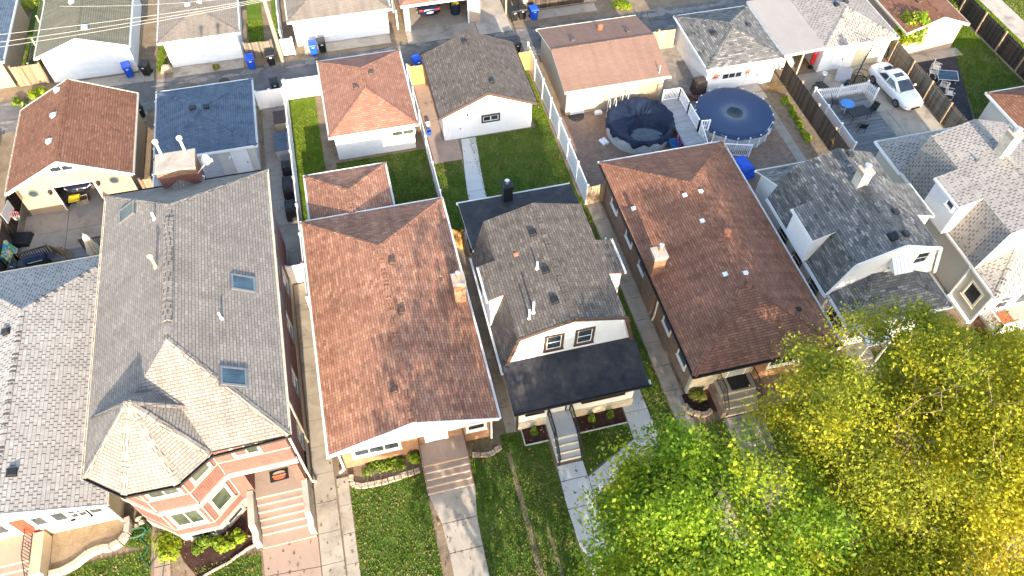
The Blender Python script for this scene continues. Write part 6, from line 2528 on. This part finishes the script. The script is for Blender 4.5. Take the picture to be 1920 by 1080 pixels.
pc = simple('pipe_chair', 'white tube chair nearest the peach garage, stacked behind the tilted glass table', 'chair', 1752, 134, pipe_chair, rz=.8, group='white tube chairs')
for px, py, rz, lab in ((1746, 143, -.5, 'white tube chair between the plank fence and the tilted glass table'), (1766, 168, 2.4, 'white tube chair in front of the tilted glass table'), (1776, 182, 1.1, 'white tube chair farthest from the peach garage along the plank fence')):
    copy_thing(pc, G(px, py), rz, lab, 'white tube chairs')

# doormats, small front things
simple('doormat', 'dark doormat printed with a large red and orange hot dog', 'doormat', 0, 0, lambda: (lambda m, b, s, r: [('mat', m, 'cover_black'), ('bun', b, 'stucco_peach'), ('sausage', s, 'mat_rust'), ('bun', r, 'mat_rust')])(
    (lambda g: (g.box(-.46, .46, -.3, .3, 0, .012), g)[1])(MB()),
    (lambda g: (g.lathe((0, 0, .012), [(.3, 0), (.29, .006), (.01, .007)], 24), setattr(g, 'v', [(x * 1.05, y * .45 + .09, z) for x, y, z in g.v]), g)[2])(MB()),
    (lambda g: (g.tube([(-.34 + .085 * i, -.03 + .025 * (i % 2), .02) for i in range(9)], .035, 8), g)[1])(MB()),
    (lambda g: (g.lathe((0, 0, .011), [(.3, 0), (.29, .005), (.01, .006)], 24), setattr(g, 'v', [(x * 1.0, y * .35 - .13, z) for x, y, z in g.v]), g)[2])(MB())), loc=(-7.3, 17.3, 1.302), rz=.05)
simple('doormat', 'large dark doormat on the top landing of the brown bungalow steps', 'doormat', 0, 0, sheet_board(1.15, .8, 'cover_black'), loc=(17.55, 17.0, 1.0) if False else (17.5, 16.9, 1.002))
simple('doormat', 'rust red doormat on the porch of the pale-roofed house', 'doormat', 0, 0, sheet_board(1.1, .7, 'mat_rust'), loc=(34.3, 17.2, 1.002))
simple('bucket', 'white bucket beside the white fence left of the charcoal garage', 'bucket', 803, 238, lambda: [('body', (lambda g: (g.lathe((0, 0, 0), [(.13, 0), (.16, .36), (.17, .37), (.14, .35), (.11, .03), (.01, .03)], 16), g)[1])(MB()), 'white_trim')], z=.04)
simple('bucket', 'blue bucket behind the white bucket near the white fence', 'bucket', 805, 252, lambda: [('body', (lambda g: (g.lathe((0, 0, 0), [(.13, 0), (.16, .36), (.17, .37), (.14, .35), (.11, .03), (.01, .03)], 16), g)[1])(MB()), 'plastic_blue')], z=.04)
simple('planter_tub', 'large blue tub of yellow flowers inside the open peach garage', 'planter', 0, 0, lambda: [('tub', (lambda g: (g.lathe((0, 0, 0), [(.36, 0), (.42, .9), (.44, .92), (.38, .88), (.01, .85)], 20), g)[1])(MB()), 'cover_navy')] , loc=(9.35, 55.2, .03))
# edging stones: curved borders in front of the bungalows and the left house
def border(label, pts, mat, w=.26, h=.2, gap=.02, seg=.34):
    H = thing('stone_border', label, 'edging', (pts[0][0], pts[0][1], 0))
    P = [Vector((x, y, 0)) for x, y in pts]
    # resample
    L = [0]
    for a, b in zip(P[:-1], P[1:]):
        L.append(L[-1] + (b - a).length)
    n = int(L[-1] / seg)

    def at(s):
        for i in range(len(P) - 1):
            if s <= L[i + 1] or i == len(P) - 2:
                return P[i].lerp(P[i + 1], (s - L[i]) / max(1e-6, L[i + 1] - L[i]))
    for i in range(n):
        a, b = at(L[-1] * i / n), at(L[-1] * (i + 1) / n)
        d = (b - a).normalized()
        g = MB()
        nn = Vector((d.y, -d.x, 0))
        k = random.uniform(-.025, .025)
        g.fbox(a, d, nn, Z, gap, (b - a).length - gap, -w / 2 + k, w / 2 + k, -.03, h + random.uniform(-.02, .02))
        part('stone', g, mat, H, bevel=.02)
    return H


def arc(cx, cy, rx, ry, a0, a1, n=12):
    return [(cx + rx * math.cos(math.radians(a0 + (a1 - a0) * i / n)), cy + ry * math.sin(math.radians(a0 + (a1 - a0) * i / n))) for i in range(n + 1)]


border('row of pale edging stones curving round the bed before the red bungalow', arc(-3.4, 16.75, .6, .5, 150, 270, 6) + [(-2.4, 16.2), (-1.5, 16.3), (-.4, 16.4)], 'stone_edging', h=.16)
border('short row of loose pale stones right of the red bungalow stoop', [(2.4, 16.6), (3.2, 16.4), (4.0, 16.7)], 'stone_edging', h=.12)
border('curved pale block border round the shrub bed of the brown bungalow', arc(15.25, 16.7, .82, .85, 180, 305, 10), 'stone_edging', .24, .28)
border('thin wavy edging along the mulch bed of the brick house', [(-11.7, 13.5), (-10.9, 13.75), (-10.2, 13.95), (-9.6, 14.3), (-8.8, 14.6)], 'limestone', .1, .1, .005)
# raised bed with a waving low wall before the left house
H = thing('raised_bed', 'raised earth bed with a waving low concrete wall before the left edge house', 'raised bed', (-17, 16.4, 0))
wave = [(-18.4, 15.35), (-17.9, 15.35), (-17.3, 15.55), (-16.7, 15.95), (-16.2, 16.05), (-15.7, 16.0), (-15.25, 16.15), (-14.95, 16.5), (-14.9, 17.0), (-14.95, 17.3)]
g = MB()
for a, b in zip(wave[:-1], wave[1:]):
    g.bar((a[0], a[1], .2), (b[0], b[1], .2), .26, .5)
part('low_wall', g, 'concrete', H)
g = MB()
g.prism([(-18.45, 17.34)] + [(x, y + .1) for x, y in wave][:-1] + [(-14.98, 17.34)], -.02, .32)
part('soil', g, 'dirt', H)

# ================================================================== POLE AND WIRES
p = G(530, 114, 0)
H = thing('utility_pole', 'tall brown wooden utility pole on the far side of the alley', 'pole', p)
g = MB()
g.tube([p - Z * .3, p + Vector((-.1, 0, 5)), p + Vector((-.2, 0, 11))], [.17, .15, .12], 12)
part('shaft', g, 'wood_pole', H)
g = MB()
g.bar(p + Vector((-1.5, 0, 10.2)), p + Vector((1.1, 0, 10.2)), .12, .14)
part('crossarm', g, 'wood_pole', H)
for i, (a, b, za, zb) in enumerate((((-2, 57), (452, 0), 7.2, 7.4), ((-2, 71), (470, 0), 7.0, 7.3), ((0, 80), (470, 3), 6.7, 7.0), ((255, 2), (490, -14), 7.4, 7.6))):
    A, B = G(*a, za), G(*b, zb)
    d = (B - A)
    A = A - d * .6
    B = B + d * .25
    g = MB()
    pts = [A.lerp(B, t / 12) - Z * (.35 * (1 - (t / 6 - 1) ** 2)) for t in range(13)]
    g.tube(pts, .012 if i < 3 else .009, 5)
    labs = ('uppermost of the overhead wires crossing the top left garages', 'middle of the overhead wires crossing the top left garages', 'lowest of the overhead wires crossing the top left garages', 'short overhead wire near the utility pole at the top edge')
    tag(g.build('overhead_wire', 'wire_grey'), labs[i], 'wire', 'overhead wires')

# ================================================================== PLANTS
def leaf_mesh(name, centers, size, mats, mi, parent, up=.35, seed=1, elong=1.5):
    rnd = np.random.RandomState(seed)
    n = len(centers)
    nrm = rnd.normal(size=(n, 3))
    nrm[:, 2] = np.abs(nrm[:, 2]) + up
    nrm /= np.linalg.norm(nrm, axis=1)[:, None]
    t = rnd.normal(size=(n, 3))
    a = np.cross(nrm, t)
    a /= np.linalg.norm(a, axis=1)[:, None] + 1e-9
    b = np.cross(nrm, a)
    s = (size * np.clip(np.exp(rnd.normal(size=n) * .35), .45, 2.0))[:, None]
    c = np.array(centers)
    bend = nrm * s * .18
    v = np.stack([c - a * s * elong * .5, c + b * s * .45 + bend, c + a * s * elong * .5, c - b * s * .45 + bend], 1).reshape(-1, 3)
    me = bpy.data.meshes.new(name)
    me.vertices.add(4 * n)
    me.vertices.foreach_set('co', v.astype(np.float32).ravel())
    me.loops.add(4 * n)
    me.loops.foreach_set('vertex_index', np.arange(4 * n, dtype=np.int32))
    me.polygons.add(n)
    me.polygons.foreach_set('loop_start', np.arange(0, 4 * n, 4, dtype=np.int32))
    me.polygons.foreach_set('loop_total', np.full(n, 4, dtype=np.int32))
    for m in mats:
        me.materials.append(M[m])
    me.polygons.foreach_set('material_index', np.array(mi, dtype=np.int32))
    me.update()
    me.validate()
    o = bpy.data.objects.new(name, me)
    COL.objects.link(o)
    if parent is not None:
        o.parent = parent
        o.matrix_parent_inverse = Matrix.Translation(-LOC[parent.name])
    return o


def tree(name, label, base, h, r, crown_z, leaf_n, mats, bark='bark', seed=1, leaf=.2, trunk_r=.22, off=(0, 0), fork=None, flat=.75, fill=.5, group=None, cat='tree', depth=4, rad_k=.62, clump=.5, nclump=0):
    rnd = random.Random(seed)
    base = Vector(base)
    H = thing(name, label, cat, base, group)
    g = MB()
    tips = []
    C = base + Vector((off[0], off[1], crown_z))
    fork = fork or h * .3

    def inside(p, k=1.0):
        d = p - C
        return (d.x / r) ** 2 + (d.y / r) ** 2 + (d.z / (r * flat)) ** 2 < k

    def branch(p, d, L, rad, lev):
        pts, rs = [p.copy()], [rad]
        n = 4
        for i in range(n):
            d = (d + Vector((rnd.uniform(-1, 1), rnd.uniform(-1, 1), rnd.uniform(-.6, .9))) * .2).normalized()
            p = p + d * (L / n)
            pts.append(p.copy())
            rs.append(rad * (1 - .5 * (i + 1) / n))
            if lev >= 2:
                tips.append(p.copy())
        g.tube(pts, rs, 6 if lev < 3 else 4, caps=False)
        if lev >= depth or not inside(p, 1.25):
            return
        k = 3 if lev < 2 else rnd.choice((2, 3))
        for i in range(k):
            q = pts[-1] if i < 2 else pts[-2]
            nd = (d * .75 + Vector((rnd.uniform(-1, 1), rnd.uniform(-1, 1), rnd.uniform(-.35, .75))) * .85).normalized()
            branch(q, nd, L * rnd.uniform(.62, .85), rs[-1] * .8, lev + 1)

    top = base + Vector((off[0] * .25, off[1] * .25, fork))
    g.tube([base - Z * .2, base + Z * .3, base.lerp(top, .6) + Vector((.08, .03, 0)), top], [trunk_r * 1.35, trunk_r * 1.05, trunk_r * .95, trunk_r * .9], 12)
    m = 6
    for i in range(m):
        a = 2 * PI * (i + rnd.uniform(-.2, .2)) / m
        el = rnd.uniform(.5, 1.1) if i else 1.4
        d = Vector((math.cos(a) * math.cos(el) + off[0] * .12, math.sin(a) * math.cos(el) + off[1] * .12, math.sin(el))).normalized()
        branch(top + Vector((0, 0, rnd.uniform(-.5, .0))), d, r * rnd.uniform(.5, .68), trunk_r * rad_k, 1)
    part('trunk', g, bark, H, smooth=True)
    # leaf clusters ride on the twigs, with a few free sprays filling the crown
    cl = [t for t in tips if inside(t, 1.15)]
    nf = int(len(cl) * fill)
    while nf > 0:
        p = C + Vector((rnd.uniform(-r, r), rnd.uniform(-r, r), rnd.uniform(-r * flat, r * flat)))
        if inside(p) and not inside(p, .35):
            cl.append(p)
            nf -= 1
    rs = np.random.RandomState(seed)
    cl = np.array([tuple(c) for c in cl])
    if nclump:
        cl = np.concatenate([cl[rs.choice(len(cl), min(nclump, len(cl)), replace=False)]] * 1)
    wts = rs.gamma(clump, 1, len(cl))
    wts /= wts.sum()
    idx = rs.choice(len(cl), leaf_n, p=wts)
    fld = np.sin(cl[:, 0] * 1.1 + seed) + np.sin(cl[:, 1] * 1.3 + seed * 2) + np.sin(cl[:, 2] * 1.2) + rs.normal(size=len(cl)) * .5
    tone = np.clip(((fld + 2.4) / 4.8 * len(mats)).astype(int), 0, len(mats) - 1)
    # clumps keep one tone, neighbouring clumps differ
    pos = cl[idx] + rs.normal(size=(leaf_n, 3)) * np.array([.46, .46, .13]) * (r / 5) ** .5
    mi = np.where(rs.rand(leaf_n) < .88, tone[idx], rs.randint(0, len(mats), leaf_n))
    leaf_mesh('crown', pos, leaf, mats, mi, H, up=.9, seed=seed)
    return H


tree('broadleaf_tree', 'fresh bright green tree overlapping the white front walk at the bottom', (11.0, 6.5, 0), 10.5, 5.1, 6.9, 95000, ['leaf_green', 'leaf_green_deep', 'leaf_lime', 'leaf_green', 'leaf_lime'], seed=11, leaf=.092, off=(-.2, 1.0), clump=1.2, nclump=560)
tree('broadleaf_tree', 'olive green tree hiding the right corner of the brown bungalow', (20.2, 8.6, 0), 12, 5.3, 7.4, 74000, ['leaf_olive', 'leaf_olive', 'leaf_yellow', 'leaf_olive', 'leaf_yellow'], 'bark_pale', seed=23, leaf=.08, off=(.2, 2.3), trunk_r=.26, clump=1.0, nclump=270)
tree('broadleaf_tree', 'large golden yellow tree with bare forked limbs in the bottom right corner', (24.0, 4.4, 0), 12, 6.8, 7.0, 120000, ['leaf_gold', 'leaf_yellow', 'leaf_yellow', 'leaf_olive'], 'bark_pale', seed=37, leaf=.08, off=(1.0, 2.4), trunk_r=.32, fork=3.2, clump=1.2, nclump=560)
tree('broadleaf_tree', 'yellow-green tree at the bottom edge between the green tree and the golden tree', (17.6, 2.2, 0), 10, 4.8, 5.4, 76000, ['leaf_yellow', 'leaf_lime', 'leaf_gold', 'leaf_olive'], 'bark_pale', seed=43, leaf=.08, off=(0, 1.2), trunk_r=.24, clump=1.2, nclump=340)
# street trees just before the picture, whose shade falls on the lawns
tree('street_tree', 'tall thin crowned parkway tree before the red bungalow, its shade dappling the lawns', (1.8, .2, 0), 14, 4.4, 8.6, 9000, ['leaf_green', 'leaf_lime'], seed=51, leaf=.2, flat=1.2)
tree('street_tree', 'parkway tree before the white house', (7.6, -.8, 0), 12, 4.3, 7.0, 11000, ['leaf_green', 'leaf_lime'], seed=63, leaf=.2, flat=1.0)
p = G(1688, 97, 0)
tree('young_tree', 'small lime green tree squeezed between the plank fence and the peach garage', p, 3.4, 1.05, 2.3, 2600, ['leaf_lime', 'leaf_green', 'leaf_lime'], seed=71, leaf=.16, flat=1.35, fork=1.0, trunk_r=.06, depth=3)


def shrub(name, label, px, py, r, h, mats, n=500, leaf=.09, z=0.0, seed=1, cat='shrub', group=None, shape='ball', loc=None):
    p = Vector(loc) if loc is not None else G(px, py, z)
    H = thing(name, label, cat, p, group)
    rnd = random.Random(seed)
    g = MB()
    for i in range(7):
        a = rnd.uniform(0, 2 * PI)
        g.tube([p, p + Vector((math.cos(a) * r * .3, math.sin(a) * r * .3, h * .4)), p + Vector((math.cos(a) * r * .7, math.sin(a) * r * .7, h * .8))], [.025, .018, .008], 5)
    part('stem', g, 'bark', H)
    rs = np.random.RandomState(seed)
    v = rs.normal(size=(n, 3))
    v /= np.linalg.norm(v, axis=1)[:, None]
    rad = rs.uniform(.35, 1, n) ** .5
    lump = 1 + .22 * np.sin(v[:, 0] * 5 + seed) * np.cos(v[:, 1] * 6 + seed * 2)
    if shape == 'cone':
        zz = rs.rand(n)
        ang = rs.uniform(0, 2 * PI, n)
        k = r * (1 - zz * .85) * rs.uniform(.5, 1, n)
        pos = np.stack([k * np.cos(ang), k * np.sin(ang), zz * h], 1)
    else:
        nb = 6
        bc = np.stack([rs.uniform(-.6, .6, nb) * r, rs.uniform(-.6, .6, nb) * r, rs.uniform(.25, .6, nb) * h], 1)
        bs = rs.uniform(.35, .75, nb)
        w_ = bs ** 2 / (bs ** 2).sum()
        bi = rs.choice(nb, n, p=w_)
        pos = bc[bi] + v * (rad * lump * bs[bi])[:, None] * np.array([r, r, h * .6])
        pos[:, 2] = np.maximum(pos[:, 2], .02)
    leaf_mesh('foliage', pos + np.array(tuple(p)), leaf, mats, rs.randint(0, len(mats), n), H, seed=seed)
    return H


G3 = ['leaf_green_deep', 'leaf_shrub', 'leaf_green']
for i, (px, py, lab) in enumerate(((1001, 812, 'small cone shrub left of the white house steps'), (1109, 787, 'cone shrub right of the white house steps, nearer the steps'), (1143, 780, 'cone shrub at the right end of the white house mulch bed'))):
    shrub('cone_shrub', lab, px, py, .24, .75, G3, 420, .07, seed=80 + i, shape='cone', group='cone shrubs before the white house')
for i, (px, py, r, h, mats, lab, n) in enumerate((
        (322, 1028, .75, .8, ['leaf_lime', 'leaf_green'], 'yellow-green bush at the left corner of the brick bay', 1300),
        (383, 1022, .45, .7, G3, 'dark green bush under the brick bay window', 900),
        (425, 1018, .55, .75, G3 + ['leaf_lime'], 'bright mottled bush at the right of the brick bay', 1100),
        (452, 1006, .35, .5, ['leaf_lime', 'leaf_green'], 'small bush near the brick house parapet', 500),
        (775, 862, .35, .7, ['leaf_lime', 'leaf_green'], 'leafy bush left of the red bungalow stoop', 500),
        (700, 872, .6, .26, G3, 'low plant in the bed before the red bungalow', 350),
        (735, 868, .65, .24, G3 + ['leaf_lime'], 'low spreading plant between the bungalow bed stones', 400),
        (900, 800, .5, .5, ['leaf_lime', 'leaf_shrub'], 'plants at the right corner of the red bungalow', 500),
        (1310, 748, .55, .9, ['leaf_shrub', 'leaf_dry', 'leaf_green'], 'tall loose shrub in the brown bungalow bed', 800),
        (1684, 633, .5, 1.0, ['leaf_green_deep', 'leaf_shrub'], 'clipped dark shrub before the grey roofed house porch', 1100),
        (1776, 632, 1.0, 1.0, ['leaf_dry', 'leaf_yellow', 'leaf_shrub'], 'wide orange-brown bush beside the grey roofed house', 1800),
        (1888, 652, .7, 1.3, ['leaf_green_deep', 'leaf_shrub'], 'dark green upright shrub beside the white porch railing', 1100),
        (1860, 640, .7, .8, ['leaf_lime', 'leaf_green'], 'lime bush left of the white porch railing', 900),
        (1472, 190, .42, .45, ['leaf_lime', 'leaf_green'], 'round lime plant in the bed behind the blue pool', 500),
        (72, 178, .7, .7, ['leaf_lime', 'leaf_green'], 'ivy like bush before the brown board fence panel', 800),
        (40, 195, .6, .5, G3, 'dark weeds at the alley edge under the top left garage', 600),
        (58, 22, .8, 1.2, ['leaf_lime', 'leaf_green'], 'sunlit bush behind the top left garage', 900),
        (1790, 15, .9, 1.0, ['leaf_shrub', 'leaf_lime'], 'bush between the peach garage and the dark plank fence', 900),
        (1165, 12, .9, .4, ['leaf_lime', 'leaf_green'], 'patch of tall sunlit weeds at the top edge of the alley', 900),
        (405, 128, .35, .4, ['leaf_dry', 'leaf_lime'], 'dry weeds at the corner of the low roofed alley garage', 300),
        (320, 110, .5, .5, ['leaf_dry', 'leaf_dry', 'leaf_shrub'], 'dry weeds in the gap between two white alley garages', 500),
        (1215, 310, .2, .2, ['leaf_dry'], 'tiny dry tuft by the low platform', 60))):
    shrub('shrub', lab, px, py, r, h, mats, n, .09, seed=100 + i)
for i, (px, py) in enumerate(((1483, 205), (1487, 217), (1493, 228), (1499, 240), (1507, 252), (1515, 262))):
    shrub('hosta', ('first', 'second', 'third', 'fourth', 'fifth', 'last')[i] + ' lime hosta of the row behind the blue pool, counted from the garage', px, py, .28, .35, ['leaf_lime', 'leaf_green'], 260, .12, seed=140 + i, cat='plant', group='hostas along the pool bed')
# dry ornamental grass
p = G(1562, 283, 0)
H = thing('dry_grass_clump', 'tall dry straw coloured grass clump at the foot of the wood fence', 'plant', p)
g = MB()
rnd = random.Random(9)
for i in range(70):
    a, k, hh = rnd.uniform(0, 2 * PI), rnd.uniform(.1, .5), rnd.uniform(.8, 1.5)
    g.tube([p, p + Vector((math.cos(a) * k * .5, math.sin(a) * k * .5, hh * .6)), p + Vector((math.cos(a) * k, math.sin(a) * k, hh))], [.012, .009, .004], 3, caps=False)
part('blades', g, 'leaf_dry', H)
p = G(1450, 168, 0)
H = thing('dry_brush_heap', 'heap of dry straw brush behind the blue pool by the fence end', 'brush', p)
g = MB()
for i in range(140):
    a, k = rnd.uniform(0, 2 * PI), rnd.uniform(0, .8)
    q = p + Vector((math.cos(a) * k, math.sin(a) * k * .8, .02 + rnd.uniform(0, .5) * (1 - k)))
    b = rnd.uniform(0, 2 * PI)
    g.tube([q, q + Vector((math.cos(b) * .4, math.sin(b) * .4, rnd.uniform(-.02, .12)))], [.012, .006], 3, caps=False)
part('twigs', g, 'leaf_dry', H)
# flowers in the planter tub
rs = np.random.RandomState(5)
shrub('flower_bunch', 'yellow and white flowers in the blue tub of the open garage', 0, 0, .4, .5, ['leaf_gold', 'leaf_dry', 'leaf_green'], 260, .12, loc=(9.35, 55.2, .85), seed=77, cat='flowers')
# hose on the lawn by the left walk
g = MB()
g.tube([(-14.2, 17.0, .05), (-13.9, 16.6, .05), (-14.4, 16.2, .05), (-14.0, 15.6, .05), (-14.3, 15.2, .05), (-13.9, 14.6, .05), (-13.4, 15.4, .06), (-13.2, 15.0, .06), (-13.3, 14.0, .06), (-13.0, 13.4, .06)], .025, 6)
g.tube([(-14.6 + .5 * math.cos(t * .7), 16.5 + .25 * math.sin(t * .7), .05 + .01 * t) for t in range(20)], .022, 6)
tag(g.build('garden_hose', 'hose_green'), 'green garden hose lying beside the brick bay corner', 'hose')
for i, (x, y, s) in enumerate(((-14.5, 17.2, .28), (-14.2, 17.5, .22), (-14.6, 16.9, .2), (-14.35, 17.0, .25))):
    g = lumpy(s * 1.4, s, s * .7, .6, 200 + i, 4, 9)
    o = g.build('garden_rock', 'stucco_tan')
    o.location = (x, y, 0)
    tag(o, ('largest', 'rearmost', 'smallest and nearest', 'middle')[i] + ' pale rock of the little pile beside the brick bay corner', 'rock', 'rocks by the brick bay')
# rustic stump by the alley
simple('stump_post', 'broken pale stump at the corner of the low roofed alley garage', 'stump', 313, 133, lambda: [('body', lumpy(.9, .6, .5, .5, 31, 5, 10), 'wood_tan')])

# ================================================================== GRASS BLADES
def in_poly(x, y, p):
    c = np.zeros(len(x), bool)
    j = len(p) - 1
    for i in range(len(p)):
        xi, yi, xj, yj = *p[i], *p[j]
        c ^= ((yi > y) != (yj > y)) & (x < (xj - xi) * (y - yi) / (yj - yi + 1e-12) + xi)
        j = i
    return c


def blades(name, polys, dens, mat, seed):
    rs = np.random.RandomState(seed)
    X, Y = [], []
    for p in polys:
        a = np.array(p)
        lo, hi = a.min(0), a.max(0)
        hi[1] = min(hi[1], 58)
        n = int((hi[0] - lo[0]) * (hi[1] - lo[1]) * dens)
        x, y = rs.uniform(lo[0], hi[0], n), rs.uniform(lo[1], hi[1], n)
        # only where the picture can see
        ok = in_poly(x, y, p)
        cx = RC @ np.stack([x, y, np.full(n, -CAMZ)])
        u, v = cx[0] / cx[2] * FPX, cx[1] / cx[2] * FPX
        ok &= (np.abs(u) < 1040) & (np.abs(v) < 620)
        X.append(x[ok])
        Y.append(y[ok])
    x, y = np.concatenate(X), np.concatenate(Y)
    n = len(x)
    patch = .5 + .5 * np.sin(x * 2.1 + np.sin(y * 1.3) * 2) * np.sin(y * 1.7 + np.cos(x) * 2)
    keep = rs.rand(n) < .45 + .55 * patch
    x, y = x[keep], y[keep]
    n = len(x)
    h = rs.uniform(.05, .12, n)
    a = rs.uniform(0, 2 * PI, n)
    lx, ly = rs.normal(size=n) * .05, rs.normal(size=n) * .05
    wv = .028
    z0 = np.zeros(n)
    v = np.stack([np.stack([x - wv * np.cos(a), y - wv * np.sin(a), z0], 1), np.stack([x + wv * np.cos(a), y + wv * np.sin(a), z0], 1), np.stack([x + lx, y + ly, h], 1)], 1).reshape(-1, 3)
    me = bpy.data.meshes.new(name)
    me.vertices.add(3 * n)
    me.vertices.foreach_set('co', v.astype(np.float32).ravel())
    me.loops.add(3 * n)
    me.loops.foreach_set('vertex_index', np.arange(3 * n, dtype=np.int32))
    me.polygons.add(n)
    me.polygons.foreach_set('loop_start', np.arange(0, 3 * n, 3, dtype=np.int32))
    me.polygons.foreach_set('loop_total', np.full(n, 3, dtype=np.int32))
    me.materials.append(M[mat])
    me.update()
    o = bpy.data.objects.new(name, me)
    COL.objects.link(o)
    o['kind'] = 'stuff'
    return o


blades('grass', [p for p, l in LAWNS if not l], 300, 'leaf_grass', 1)
blades('grass', [p for p, l in LAWNS if l], 300, 'leaf_grass_lush', 2)


rs = np.random.RandomState(77)
n = 3000
x = np.concatenate([rs.uniform(-20, 24, n // 2), rs.uniform(-22, 45, n - n // 2)])
y = np.concatenate([rs.uniform(9, 18, n // 2), rs.uniform(30, 53, n - n // 2)])
o = leaf_mesh('fallen_leaves', np.stack([x, y, np.full(n, .055)], 1), .075, ['leaf_dry', 'mulch_light'], rs.randint(0, 2, n), None, up=2.5, seed=8)
o['kind'] = 'stuff'
